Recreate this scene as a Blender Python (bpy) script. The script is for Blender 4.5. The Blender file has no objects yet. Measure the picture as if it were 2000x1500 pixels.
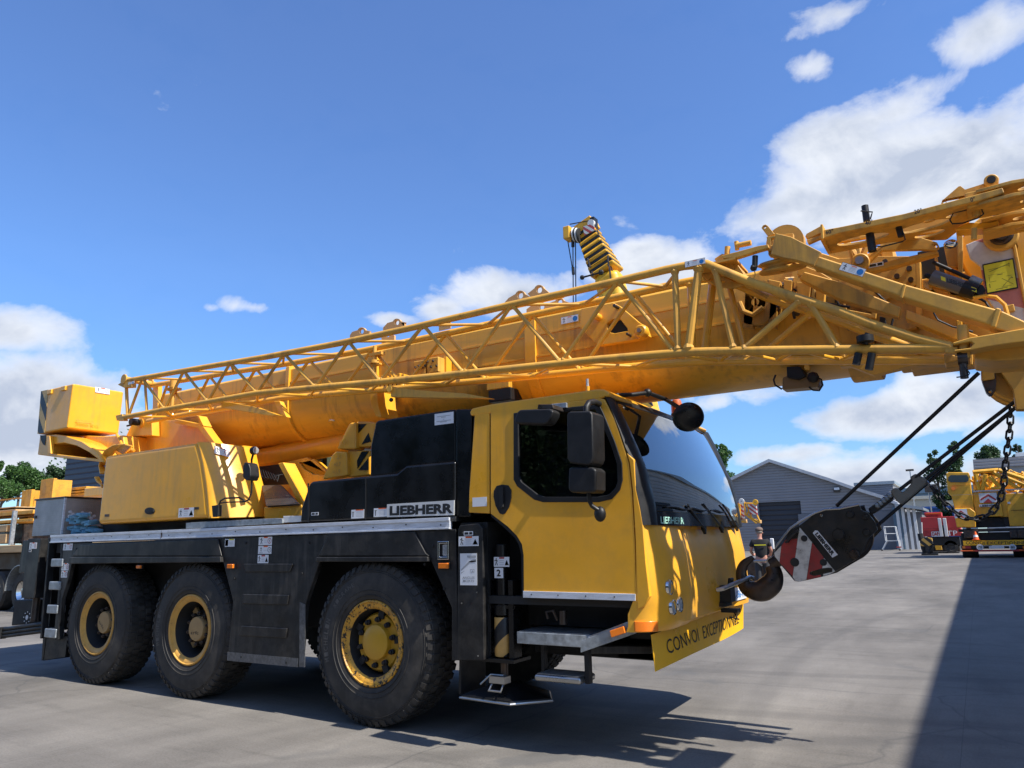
import bpy, bmesh, math, random
import numpy as np
from mathutils import Vector, Matrix
from mathutils.geometry import tessellate_polygon
random.seed(7)
R = math.radians
scn = bpy.context.scene
COL = scn.collection

# ---------------------------------------------------------------- camera
CAM = np.array([4.588231, -4.936722, 1.502958]); YAW, PITCH, ROLL, FOC = -0.558544, 0.216689, -0.020665, 1415.893629
_f = np.array([math.sin(YAW)*math.cos(PITCH), math.cos(YAW)*math.cos(PITCH), math.sin(PITCH)])
_r = np.array([math.cos(YAW), -math.sin(YAW), 0.0]); _u = np.cross(_r, _f)
_c, _s = math.cos(ROLL), math.sin(ROLL)
_r, _u = _c*_r+_s*_u, -_s*_r+_c*_u
def on(px, py, **k):
    """where the line of sight through a photo point meets the real plane x=, y= or z="""
    d = _f+(px-1000)/FOC*_r-(py-750)/FOC*_u
    (ax, v), = k.items(); i = 'xyz'.index(ax)
    p = CAM+d*(v-CAM[i])/d[i]
    return (float(p[0]), float(p[1]), float(p[2]))
def XZ(y, pts): return [(on(a, b, y=y)[0], on(a, b, y=y)[2]) for a, b in pts]
def ray(px, py):
    d = _f+(px-1000)/FOC*_r-(py-750)/FOC*_u
    return d/np.linalg.norm(d)

cam_data = bpy.data.cameras.new('camera'); cam = bpy.data.objects.new('camera', cam_data); COL.objects.link(cam)
cam_data.sensor_width = 36; cam_data.lens = FOC/2000*36; cam_data.clip_end = 3000; cam_data.clip_start = .05
cam.matrix_world = Matrix(((_r[0], _u[0], -_f[0], CAM[0]), (_r[1], _u[1], -_f[1], CAM[1]), (_r[2], _u[2], -_f[2], CAM[2]), (0, 0, 0, 1)))
scn.camera = cam

# ---------------------------------------------------------------- materials
def nt(name):
    m = bpy.data.materials.new(name); m.use_nodes = True; t = m.node_tree; t.nodes.clear()
    o = t.nodes.new('ShaderNodeOutputMaterial'); return m, t, o
def N(t, kind, **k):
    n = t.nodes.new(kind)
    for a, v in k.items():
        if a in n.inputs: n.inputs[a].default_value = v
        else: setattr(n, a, v)
    return n
def L(t, a, b): t.links.new(a, b)
def ramp(t, fac, stops):
    r = t.nodes.new('ShaderNodeValToRGB'); L(t, fac, r.inputs[0]); e = r.color_ramp.elements
    while len(e) < len(stops): e.new(.5)
    for i, (p, c) in enumerate(stops):
        e[i].position = p; e[i].color = (c, c, c, 1) if isinstance(c, (int, float)) else (*c, 1)
    return r
def mat(name, col, rough=.5, metal=0., var=.12, scale=3., dirt=None, dirt_amt=.3, dirt_scale=6., bump=0., bscale=60., coat=0., spec=.5, rvar=.15, stretch=(1, 1, 1), chips=None, chip_lo=.66, runs=None, runs_amt=.3):
    m, t, o = nt(name)
    b = N(t, 'ShaderNodeBsdfPrincipled'); L(t, b.outputs[0], o.inputs[0])
    tc = N(t, 'ShaderNodeTexCoord'); mp = N(t, 'ShaderNodeMapping'); mp.inputs['Scale'].default_value = stretch
    L(t, tc.outputs['Object'], mp.inputs[0])
    n1 = N(t, 'ShaderNodeTexNoise', Scale=scale, Detail=6., Roughness=.6); L(t, mp.outputs[0], n1.inputs['Vector'])
    lo = [max(0, c*(1-var)) for c in col]; hi = [min(1, c*(1+var)) for c in col]
    cr = ramp(t, n1.outputs[0], [(.3, lo), (.7, hi)]); out = cr.outputs[0]
    if dirt is not None:
        n2 = N(t, 'ShaderNodeTexNoise', Scale=dirt_scale, Detail=9., Roughness=.7); L(t, mp.outputs[0], n2.inputs['Vector'])
        dr = ramp(t, n2.outputs[0], [(.45, 0.), (.75, dirt_amt)])
        mx = N(t, 'ShaderNodeMix', data_type='RGBA'); L(t, dr.outputs[0], mx.inputs[0]); L(t, out, mx.inputs[6]); mx.inputs[7].default_value = (*dirt, 1); out = mx.outputs[2]
    if runs is not None:
        m5 = N(t, 'ShaderNodeMapping'); m5.inputs['Scale'].default_value = (9, 9, .7); L(t, tc.outputs['Object'], m5.inputs[0])
        n5 = N(t, 'ShaderNodeTexNoise', Scale=1.6, Detail=7., Roughness=.6); L(t, m5.outputs[0], n5.inputs['Vector'])
        n6 = N(t, 'ShaderNodeTexNoise', Scale=1.1, Detail=3.); L(t, tc.outputs['Object'], n6.inputs['Vector'])
        mu = N(t, 'ShaderNodeMath', operation='MULTIPLY'); L(t, n5.outputs[0], mu.inputs[0]); L(t, n6.outputs[0], mu.inputs[1])
        dr = ramp(t, mu.outputs[0], [(.27, 0.), (.42, runs_amt)])
        mx = N(t, 'ShaderNodeMix', data_type='RGBA'); L(t, dr.outputs[0], mx.inputs[0]); L(t, out, mx.inputs[6]); mx.inputs[7].default_value = (*runs, 1); out = mx.outputs[2]
    if chips is not None:
        n3 = N(t, 'ShaderNodeTexNoise', Scale=23., Detail=8., Roughness=.75); L(t, tc.outputs['Object'], n3.inputs['Vector'])
        dr = ramp(t, n3.outputs[0], [(chip_lo, 0.), (chip_lo+.02, 1.)])
        mx = N(t, 'ShaderNodeMix', data_type='RGBA'); L(t, dr.outputs[0], mx.inputs[0]); L(t, out, mx.inputs[6]); mx.inputs[7].default_value = (*chips, 1); out = mx.outputs[2]
    L(t, out, b.inputs['Base Color'])
    rr = ramp(t, n1.outputs[0], [(.3, max(0.02, rough-rvar)), (.7, min(1, rough+rvar))]); L(t, rr.outputs[0], b.inputs['Roughness'])
    b.inputs['Metallic'].default_value = metal
    b.inputs['Coat Weight'].default_value = coat; b.inputs['Coat Roughness'].default_value = .12
    b.inputs['Specular IOR Level'].default_value = spec
    if bump:
        nb = N(t, 'ShaderNodeTexNoise', Scale=bscale, Detail=4.); L(t, mp.outputs[0], nb.inputs['Vector'])
        bp = N(t, 'ShaderNodeBump', Strength=bump, Distance=.01); L(t, nb.outputs[0], bp.inputs['Height']); L(t, bp.outputs[0], b.inputs['Normal'])
    return m
def tread_mat(name, col, metal=.8, rough=.4, sc=28.):
    m, t, o = nt(name); b = N(t, 'ShaderNodeBsdfPrincipled', Metallic=metal, Roughness=rough); L(t, b.outputs[0], o.inputs[0])
    tc = N(t, 'ShaderNodeTexCoord'); v = N(t, 'ShaderNodeTexVoronoi', Scale=sc, Randomness=.15); L(t, tc.outputs['Object'], v.inputs['Vector'])
    n = N(t, 'ShaderNodeTexNoise', Scale=5., Detail=6.); L(t, tc.outputs['Object'], n.inputs['Vector'])
    r = ramp(t, n.outputs[0], [(.3, [c*.7 for c in col]), (.7, col)]); L(t, r.outputs[0], b.inputs['Base Color'])
    h = ramp(t, v.outputs['Distance'], [(.1, 1.), (.45, 0.)]); bp = N(t, 'ShaderNodeBump', Strength=.8, Distance=.006); L(t, h.outputs[0], bp.inputs['Height']); L(t, bp.outputs[0], b.inputs['Normal'])
    return m
def glass_mat(name, tint=(.6, .75, .72), ior=1.5, refl=1.0, base=None):
    m, t, o = nt(name); fr = N(t, 'ShaderNodeFresnel', IOR=ior); tr = N(t, 'ShaderNodeBsdfTransparent', Color=(*tint, 1)); gl = N(t, 'ShaderNodeBsdfGlossy', Color=(1, 1, 1, 1), Roughness=.01)
    ml = N(t, 'ShaderNodeMath', operation='MULTIPLY'); L(t, fr.outputs[0], ml.inputs[0]); ml.inputs[1].default_value = refl; ml.use_clamp = True
    mx = N(t, 'ShaderNodeMixShader'); L(t, ml.outputs[0], mx.inputs[0]); L(t, tr.outputs[0], mx.inputs[1]); L(t, gl.outputs[0], mx.inputs[2]); L(t, mx.outputs[0], o.inputs[0])
    return m
YEL = (.84, .40, .024)
DUST = (.42, .3, .14)
MAT = {}
MAT['yellow'] = mat('yellow paint', YEL, .38, var=.07, scale=1.6, dirt=(.5, .27, .06), dirt_amt=.4, dirt_scale=5, coat=.25, bump=.05, bscale=7, chips=(.12, .07, .03), chip_lo=.735, runs=(.34, .21, .07), runs_amt=.3)
MAT['yellow_old'] = mat('weathered yellow paint', (.66, .34, .045), .55, var=.14, scale=3, dirt=(.34, .2, .07), dirt_amt=.6, dirt_scale=7, chips=(.1, .06, .03), chip_lo=.69, bump=.05, bscale=30, runs=(.16, .09, .03), runs_amt=.6)
MAT['yellow_boom'] = mat('boom yellow paint', (.74, .375, .03), .42, var=.12, scale=1.1, dirt=(.42, .24, .05), dirt_amt=.55, dirt_scale=3, coat=.15, stretch=(.35, 1, 1.6), bump=.06, bscale=5, chips=(.1, .06, .03), chip_lo=.745, runs=(.22, .12, .03), runs_amt=.65)
MAT['yellow_far'] = mat('distant yellow paint', (.75, .38, .02), .5, var=.2, scale=2, dirt=(.3, .16, .03), dirt_amt=.7, dirt_scale=4)
MAT['tan'] = mat('faded tan yellow paint', (.58, .34, .13), .6, var=.12, dirt=(.3, .2, .1), dirt_amt=.4)
MAT['black'] = mat('black paint', (.0055, .0055, .006), .3, var=.25, scale=2, dirt=(.022, .02, .018), dirt_amt=.3, dirt_scale=4, coat=.0, spec=.38)
MAT['skirt'] = mat('black scuffed paint', (.012, .012, .0125), .45, var=.35, scale=2, dirt=(.055, .05, .044), dirt_amt=.8, dirt_scale=5, bump=.04, bscale=40, spec=.35, runs=(.075, .068, .06), runs_amt=.8, chips=(.16, .155, .15), chip_lo=.74)
MAT['dark_and_shade'] = mat('dark steel and painted shade', (.012, .012, .012), .7, var=.4)  # tone of black steel parts, also painted as shade in hollows and gaps
MAT['plastic'] = mat('black plastic', (.012, .012, .0125), .5, var=.15, scale=8, bump=.08, bscale=300, spec=.35)
MAT['rubber'] = mat('tyre rubber', (.026, .024, .0215), .75, var=.25, scale=4, dirt=(.095, .083, .068), dirt_amt=.75, dirt_scale=4, bump=.1, bscale=90)
MAT['alu'] = mat('aluminium strip', (.66, .69, .74), .42, metal=.15, var=.1, scale=6, dirt=(.3, .29, .27), dirt_amt=.6, dirt_scale=14, stretch=(.5, 1, 3))
MAT['galv'] = mat('galvanised steel', (.34, .37, .39), .45, metal=.6, var=.28, scale=22, dirt=(.16, .17, .18), dirt_amt=.5, dirt_scale=12)
MAT['steel'] = mat('bare steel', (.42, .42, .41), .32, metal=.95, var=.2)
MAT['darksteel'] = mat('oily steel', (.06, .05, .045), .38, metal=.6, var=.4, scale=9, dirt=(.14, .08, .04), dirt_amt=.6)
MAT['rope'] = mat('wire rope', (.022, .022, .024), .5, metal=.4, var=.3, scale=60)
MAT['tread'] = tread_mat('tread plate', (.4, .41, .42))
MAT['tread_dark'] = tread_mat('dark tread plate', (.1, .1, .1), rough=.5)
MAT['quilt'] = tread_mat('dimpled aluminium sheet', (.46, .45, .43), metal=.2, rough=.45, sc=34.)
MAT['rustyellow'] = mat('rusting yellow paint', (.70, .34, .03), .6, var=.15, dirt=(.2, .09, .03), dirt_amt=.7, dirt_scale=6, chips=(.16, .07, .03), chip_lo=.62)
MAT['whitewall'] = mat('raised rubber lettering', (.09, .085, .078), .8)
MAT['white'] = mat('white sticker', (.75, .76, .77), .4, var=.05, dirt=(.5, .48, .44), dirt_amt=.3)
MAT['ink'] = mat('black print', (.015, .015, .015), .5, var=.1)
MAT['greyink'] = mat('grey print', (.38, .39, .40), .5, var=.1)
MAT['red'] = mat('red paint', (.42, .03, .03), .45, var=.15, dirt=(.15, .04, .03), dirt_amt=.4)
MAT['scuffwhite'] = mat('scratched white paint', (.66, .64, .58), .5, var=.08, scale=5, dirt=(.12, .09, .06), dirt_amt=.8, dirt_scale=16, chips=(.06, .05, .04), chip_lo=.62)
MAT['scuffred'] = mat('scratched red paint', (.36, .035, .03), .5, var=.15, scale=5, dirt=(.07, .05, .04), dirt_amt=.6, dirt_scale=16, chips=(.4, .36, .3), chip_lo=.7)
MAT['scuffblack'] = mat('scratched black paint', (.013, .0125, .012), .38, var=.4, scale=5, dirt=(.05, .035, .02), dirt_amt=.7, dirt_scale=14, chips=(.28, .25, .2), chip_lo=.715)
MAT['orange'] = mat('orange lens', (.85, .2, .01), .25, var=.1, coat=.5)
MAT['orangered'] = mat('orange red paint', (.75, .12, .02), .4, var=.1)
MAT['chrome'] = mat('chrome', (.7, .7, .7), .12, metal=1., var=.05, rvar=.05)
MAT['lens'] = mat('clear lamp lens', (.55, .56, .55), .1, metal=.5, var=.3, scale=60, rvar=.05)
MAT['blue'] = mat('blue print', (.02, .18, .5), .4)
MAT['bluestrap'] = mat('blue webbing', (.14, .34, .46), .85, var=.3, scale=14, dirt=(.2, .2, .2), dirt_amt=.6)
MAT['board'] = mat('signal yellow board', (.86, .45, .01), .4, var=.05, dirt=(.5, .3, .05), dirt_amt=.25, chips=(.5, .4, .3), chip_lo=.76)
MAT['lemon'] = mat('lemon sticker', (.72, .66, .03), .45, var=.05)
MAT['wood'] = mat('pale timber', (.42, .29, .15), .8, var=.25, scale=5, stretch=(.3, 3, 3))
MAT['mirror'] = mat('mirror glass', (.25, .27, .3), .05, metal=1., rvar=.02)
MAT['seat'] = mat('dark seat cloth', (.03, .03, .035), .9)
MAT['skin'] = mat('skin', (.45, .22, .16), .6, var=.08)
MAT['shirt'] = mat('black cotton', (.012, .012, .014), .9, var=.2, bump=.3, bscale=25)
MAT['trousers'] = mat('charcoal trousers', (.035, .037, .042), .9, var=.3, bump=.3, bscale=25)
MAT['cap'] = mat('brown cap cloth', (.14, .1, .08), .9)
MAT['concretewall'] = mat('grey render', (.16, .165, .18), .8, var=.08, scale=.6)
MAT['cream'] = mat('cream cladding', (.62, .56, .42), .7, var=.06)
MAT['bluewall'] = mat('blue cladding', (.03, .11, .36), .6, var=.1)
MAT['roofblue'] = mat('slate blue roofing', (.13, .2, .26), .7, var=.1)
MAT['palewhite'] = mat('off white painted steel', (.6, .6, .58), .6, var=.08)
MAT['cone'] = mat('orange cone plastic', (.85, .13, .02), .5)
MAT['glass'] = glass_mat('window glass', (.5, .54, .54), 1.5, .9)
MAT['screen'] = glass_mat('windscreen glass', (.62, .8, .76), 1.55, 2.0)
MAT['pane'] = mat('dark window pane', (.03, .04, .05), .08, metal=.3, rvar=.03)
def cladding(name, col, pitch, axis=2):
    m, t, o = nt(name); b = N(t, 'ShaderNodeBsdfPrincipled', Roughness=.5); L(t, b.outputs[0], o.inputs[0])
    tc = N(t, 'ShaderNodeTexCoord'); sp = N(t, 'ShaderNodeSeparateXYZ'); L(t, tc.outputs['Object'], sp.inputs[0])
    d = N(t, 'ShaderNodeMath', operation='MULTIPLY'); L(t, sp.outputs[axis], d.inputs[0]); d.inputs[1].default_value = 1/pitch
    f = N(t, 'ShaderNodeMath', operation='FRACT'); L(t, d.outputs[0], f.inputs[0])
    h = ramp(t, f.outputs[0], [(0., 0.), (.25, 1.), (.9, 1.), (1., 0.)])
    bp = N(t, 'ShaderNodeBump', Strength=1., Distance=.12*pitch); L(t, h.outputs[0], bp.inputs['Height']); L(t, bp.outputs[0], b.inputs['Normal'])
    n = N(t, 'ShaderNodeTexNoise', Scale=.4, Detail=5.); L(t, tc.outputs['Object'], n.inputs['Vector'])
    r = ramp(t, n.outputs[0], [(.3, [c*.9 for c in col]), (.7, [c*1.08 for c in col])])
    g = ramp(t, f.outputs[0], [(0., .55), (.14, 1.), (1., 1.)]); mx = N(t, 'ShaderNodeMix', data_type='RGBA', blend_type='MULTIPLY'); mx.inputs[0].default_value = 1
    L(t, r.outputs[0], mx.inputs[6]); L(t, g.outputs[0], mx.inputs[7]); L(t, mx.outputs[2], b.inputs['Base Color'])
    return m
MAT['cladgrey'] = cladding('grey horizontal cladding', (.24, .235, .245), .33)
MAT['cladpale'] = cladding('pale cladding', (.62, .61, .58), .33)
MAT['cladnavy'] = cladding('navy horizontal cladding', (.028, .036, .06), .45)
MAT['door_grey'] = cladding('dark sectional door', (.03, .034, .045), .6)

MAT['hazard'] = None
def hazard_mat(name, a, bcol, ang, pitch, rough=.45, phase=0., dist=False):
    m, t, o = nt(name); b = N(t, 'ShaderNodeBsdfPrincipled', Roughness=rough); L(t, b.outputs[0], o.inputs[0])
    tc = N(t, 'ShaderNodeTexCoord'); sp = N(t, 'ShaderNodeSeparateXYZ'); L(t, tc.outputs['Object'], sp.inputs[0])
    s1 = N(t, 'ShaderNodeMath', operation='MULTIPLY'); L(t, sp.outputs[0], s1.inputs[0]); s1.inputs[1].default_value = math.cos(ang)/pitch
    s2 = N(t, 'ShaderNodeMath', operation='MULTIPLY_ADD'); L(t, sp.outputs[2], s2.inputs[0]); s2.inputs[1].default_value = math.sin(ang)/pitch; L(t, s1.outputs[0], s2.inputs[2])
    s3 = N(t, 'ShaderNodeMath', operation='ADD'); L(t, s2.outputs[0], s3.inputs[0]); s3.inputs[1].default_value = phase
    f = N(t, 'ShaderNodeMath', operation='FRACT'); L(t, s3.outputs[0], f.inputs[0])
    g = N(t, 'ShaderNodeMath', operation='GREATER_THAN'); L(t, f.outputs[0], g.inputs[0]); g.inputs[1].default_value = .5
    n = N(t, 'ShaderNodeTexNoise', Scale=14., Detail=8., Roughness=.7); L(t, tc.outputs['Object'], n.inputs['Vector']); nr = ramp(t, n.outputs[0], [(.3, .75), (.6, 1.05)])
    mx = N(t, 'ShaderNodeMix', data_type='RGBA'); L(t, g.outputs[0], mx.inputs[0]); mx.inputs[6].default_value = (*a, 1); mx.inputs[7].default_value = (*bcol, 1)
    m2 = N(t, 'ShaderNodeMix', data_type='RGBA', blend_type='MULTIPLY'); m2.inputs[0].default_value = .8; L(t, mx.outputs[2], m2.inputs[6]); L(t, nr.outputs[0], m2.inputs[7]); L(t, m2.outputs[2], b.inputs['Base Color'])
    return m
MAT['hazard'] = hazard_mat('faded yellow and black stripes', (.62, .36, .1), (.02, .02, .02), R(45+90), .2, phase=.42)
# ---------------------------------------------------------------- mesh builder
class M:
    def __init__(s): s.v = []; s.f = []; s.mi = []; s.cur = 0
    def m(s, i): s.cur = i; return s
    def _add(s, vs, fs):
        o = len(s.v); s.v += [tuple(map(float, v)) for v in vs]; s.f += [[o+i for i in f] for f in fs]; s.mi += [s.cur]*len(fs); return s
    def box(s, x0, x1, y0, y1, z0, z1):
        vs = [(x, y, z) for z in (z0, z1) for y in (y0, y1) for x in (x0, x1)]
        return s._add(vs, [(0, 2, 3, 1), (4, 5, 7, 6), (0, 1, 5, 4), (2, 6, 7, 3), (0, 4, 6, 2), (1, 3, 7, 5)])
    def obox(s, c, X, Y, Z):
        c, X, Y, Z = map(np.array, (c, X, Y, Z)); vs = [c+i*X+j*Y+k*Z for k in (-1, 1) for j in (-1, 1) for i in (-1, 1)]
        return s._add(vs, [(0, 2, 3, 1), (4, 5, 7, 6), (0, 1, 5, 4), (2, 6, 7, 3), (0, 4, 6, 2), (1, 3, 7, 5)])
    def prism(s, pts, a, b, axis='y', holes=()):
        """extrude a 2D outline (x,z for axis y; x,y for axis z; y,z for axis x) from a to b"""
        def P(p, t):
            return (p[0], t, p[1]) if axis == 'y' else (p[0], p[1], t) if axis == 'z' else (t, p[0], p[1])
        loops = [list(pts)]+[list(h) for h in holes]
        flat = [p for l in loops for p in l]; n = len(flat)
        vs = [P(p, a) for p in flat]+[P(p, b) for p in flat]
        if holes: tris = [tuple(t) for t in tessellate_polygon([[Vector((p[0], p[1], 0)) for p in l] for l in loops])]
        else: tris = [tuple(range(n))]
        fs = [t for t in tris]+[tuple(n+i for i in reversed(t)) for t in tris]
        o = 0
        for l in loops:
            k = len(l)
            for i in range(k): j = (i+1) % k; fs.append((o+i, n+o+i, n+o+j, o+j))
            o += k
        return s._add(vs, fs)
    def tube(s, p0, p1, r, n=10, r2=None):
        return s.path([p0, p1], r, n, r2=r2)
    def path(s, pts, r, n=8, closed=False, r2=None):
        P = [np.array(p, float) for p in pts]; k = len(P); rings = []
        prev = None
        for i in range(k):
            if closed: t = P[(i+1) % k]-P[i-1]
            else: t = (P[min(i+1, k-1)]-P[max(i-1, 0)])
            t = t/np.linalg.norm(t)
            if prev is None:
                a = np.array([0, 0, 1.]) if abs(t[2]) < .9 else np.array([1., 0, 0]); u = np.cross(t, a)
            else: u = prev-t*np.dot(prev, t)
            u /= np.linalg.norm(u); prev = u; w = np.cross(t, u)
            rr = r if r2 is None else r+(r2-r)*i/(k-1)
            rings.append([P[i]+rr*(math.cos(2*math.pi*j/n)*u+math.sin(2*math.pi*j/n)*w) for j in range(n)])
        vs = [v for q in rings for v in q]; fs = []
        for i in range(k if closed else k-1):
            a = i*n; b = ((i+1) % k)*n
            for j in range(n): fs.append((a+j, a+(j+1) % n, b+(j+1) % n, b+j))
        if not closed: fs += [tuple(reversed(range(n))), tuple((k-1)*n+j for j in range(n))]
        return s._add(vs, fs)
    def lathe(s, prof, c=(0, 0, 0), axis='y', n=48, a0=0., a1=2*math.pi):
        """profile of (radius, height along axis)"""
        full = abs(a1-a0-2*math.pi) < 1e-6; m = n if full else n+1; vs = []; fs = []
        for (r, h) in prof:
            for j in range(m):
                t = a0+(a1-a0)*j/n; a, b = r*math.cos(t), r*math.sin(t)
                vs.append((c[0]+a, c[1]+h, c[2]+b) if axis == 'y' else (c[0]+a, c[1]+b, c[2]+h) if axis == 'z' else (c[0]+h, c[1]+a, c[2]+b))
        for i in range(len(prof)-1):
            for j in range(n): q = (j+1) % m; fs.append((i*m+j, i*m+q, (i+1)*m+q, (i+1)*m+j))
        return s._add(vs, fs)
    def disc(s, r, h, c=(0, 0, 0), axis='y', n=32): return s.lathe([(.0005, h), (r, h)], c, axis, n)
    def cyl(s, c, r, a, b, axis='y', n=24, bev=0.):
        pr = [(.0005, a), (r-bev, a), (r, a+bev), (r, b-bev), (r-bev, b), (.0005, b)] if bev else [(.0005, a), (r, a), (r, b), (.0005, b)]
        return s.lathe(pr, c, axis, n)
    def ball(s, c, r, n=12, sc=(1, 1, 1)):
        vs = []; fs = []; h = n//2
        for i in range(h+1):
            for j in range(n):
                p, t = math.pi*i/h, 2*math.pi*j/n
                vs.append((c[0]+r*sc[0]*math.sin(p)*math.cos(t), c[1]+r*sc[1]*math.sin(p)*math.sin(t), c[2]+r*sc[2]*math.cos(p)))
        for i in range(h):
            for j in range(n): fs.append((i*n+j, (i+1)*n+j, (i+1)*n+(j+1) % n, i*n+(j+1) % n))
        return s._add(vs, fs)
    def grid(s, rows):
        k = len(rows[0]); vs = [p for r in rows for p in r]; fs = [(i*k+j, i*k+j+1, (i+1)*k+j+1, (i+1)*k+j) for i in range(len(rows)-1) for j in range(k-1)]
        return s._add(vs, fs)
    def slab(s, rows, d):
        """a thick curved sheet: rows of points and the offset of its back"""
        d = np.array(d, float); k = len(rows[0]); m = len(rows)
        s.grid(rows); s.grid([[np.array(p)+d for p in reversed(r)] for r in rows])
        e = [rows[0][j] for j in range(k)]+[rows[i][k-1] for i in range(1, m)]+[rows[m-1][j] for j in range(k-2, -1, -1)]+[rows[i][0] for i in range(m-2, 0, -1)]
        q = len(e); vs = [np.array(p) for p in e]+[np.array(p)+d for p in e]
        return s._add(vs, [(i, q+i, q+(i+1) % q, (i+1) % q) for i in range(q)])
    def build(s, name, mt, parent=None, bevel=0., smooth=True, seg=2, angle=35, fix=True):
        me = bpy.data.meshes.new(name); me.from_pydata(s.v, [], s.f)
        ms = mt if isinstance(mt, (list, tuple)) else [mt]
        for q in ms: me.materials.append(MAT[q] if isinstance(q, str) else q)
        if len(ms) > 1: me.polygons.foreach_set('material_index', s.mi)
        if fix:
            b = bmesh.new(); b.from_mesh(me); bmesh.ops.remove_doubles(b, verts=b.verts, dist=1e-5) if len(b.verts) < 30000 else None
            bmesh.ops.recalc_face_normals(b, faces=b.faces); b.to_mesh(me); b.free()
        me.update()
        if smooth:
            me.shade_smooth(); me.set_sharp_from_angle(angle=R(angle))
        o = bpy.data.objects.new(name, me); COL.objects.link(o)
        if parent is not None: o.parent = parent; o.matrix_parent_inverse = Matrix.Identity(4)
        if bevel:
            bv = o.modifiers.new('bevel', 'BEVEL'); bv.width = bevel; bv.segments = seg; bv.limit_method = 'ANGLE'; bv.angle_limit = R(40); bv.harden_normals = True
        return o
def tag(o, label=None, cat=None, group=None, kind=None):
    if label: o['label'] = label
    if cat: o['category'] = cat
    if group: o['group'] = group
    if kind: o['kind'] = kind
    return o
def empty(name, loc, label, cat, group=None):
    o = bpy.data.objects.new(name, None); COL.objects.link(o); o.empty_display_size = .3
    tag(o, label, cat, group); o['_org'] = loc; return o
def settle():
    """put each thing's empty at its base without moving its parts"""
    for o in list(COL.objects):
        if o.type == 'EMPTY' and '_org' in o:
            l = Vector(o['_org']); del o['_org']
            if l.length == 0: continue
            o.location = o.location+l
            for ch in o.children: ch.location = ch.location-l
def copy_tree(o, parent=None):
    c = o.copy(); COL.objects.link(c)
    if parent is not None: c.parent = parent
    for ch in list(o.children): copy_tree(ch, c)
    return c
_fc = {}
def letters(text, bold=0.0, extrude=0.0):
    """outline letters as mesh triangles, normalised to width w/h"""
    k = (text, bold)
    if k not in _fc:
        cu = bpy.data.curves.new('t', 'FONT'); cu.body = text; cu.size = 1; cu.offset = bold; cu.resolution_u = 3
        o = bpy.data.objects.new('t', cu); COL.objects.link(o); dg = bpy.context.evaluated_depsgraph_get(); me = bpy.data.meshes.new_from_object(o.evaluated_get(dg))
        vs = [tuple(v.co) for v in me.vertices]; fs = [tuple(p.vertices) for p in me.polygons]
        bpy.data.objects.remove(o); bpy.data.curves.remove(cu); bpy.data.meshes.remove(me); _fc[k] = (vs, fs)
    vs, fs = _fc[k]; x0 = min(v[0] for v in vs); x1 = max(v[0] for v in vs); y0 = min(v[1] for v in vs); y1 = max(v[1] for v in vs)
    return [((v[0]-x0)/(x1-x0), (v[1]-y0)/(y1-y0)) for v in vs], fs
def write(m, text, o, U, V, bold=0.0, lift=None):
    """lettering from corner o (lower left), U along the full width, V along the full height, standing `lift` off the surface"""
    vs, fs = letters(text, bold); o, U, V = map(lambda q: np.array(q, float), (o, U, V))
    n = np.cross(U, V); n = n/np.linalg.norm(n)*(.0015 if lift is None else lift)
    return m._add([o+a*U+b*V+n for a, b in vs], fs)
def quad4(m, a, b, c, d, th, nrm):
    """a thin plate from four corners with thickness th along nrm"""
    nrm = np.array(nrm, float)*th; P = [np.array(p, float) for p in (a, b, c, d)]
    vs = P+[p+nrm for p in P]; return m._add(vs, [(0, 1, 2, 3), (7, 6, 5, 4), (0, 4, 5, 1), (1, 5, 6, 2), (2, 6, 7, 3), (3, 7, 4, 0)])
# ---------------------------------------------------------------- daylight
EL, AZ = R(50), R(-4.8)          # the sun stands off the crane's nose, high
S = Vector((math.cos(EL)*math.cos(AZ), math.cos(EL)*math.sin(AZ), math.sin(EL)))
sd = bpy.data.lights.new('sun', 'SUN'); sd.energy = 4.9; sd.angle = R(.53); sd.color = (1, .95, .87)
sun = bpy.data.objects.new('sun', sd); COL.objects.link(sun); sun.rotation_euler = S.to_track_quat('Z', 'Y').to_euler(); sun.location = (20, -5, 30)
w = bpy.data.worlds.new('World'); scn.world = w; w.use_nodes = True; t = w.node_tree; t.nodes.clear()
wo = t.nodes.new('ShaderNodeOutputWorld'); bg = N(t, 'ShaderNodeBackground', Strength=.099)
sky = N(t, 'ShaderNodeTexSky', sky_type='NISHITA', sun_disc=False, sun_elevation=EL, sun_rotation=R(90)-AZ, altitude=50., air_density=1.0, dust_density=.6, ozone_density=2.5)
tc = N(t, 'ShaderNodeTexCoord'); sp = N(t, 'ShaderNodeSeparateXYZ'); L(t, tc.outputs['Generated'], sp.inputs[0])
az = N(t, 'ShaderNodeMath', operation='ARCTAN2'); L(t, sp.outputs[0], az.inputs[0]); L(t, sp.outputs[1], az.inputs[1])
el = N(t, 'ShaderNodeMath', operation='ARCSINE'); L(t, sp.outputs[2], el.inputs[0])
cmb = N(t, 'ShaderNodeCombineXYZ'); L(t, az.outputs[0], cmb.inputs[0]); L(t, el.outputs[0], cmb.inputs[1])
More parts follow.
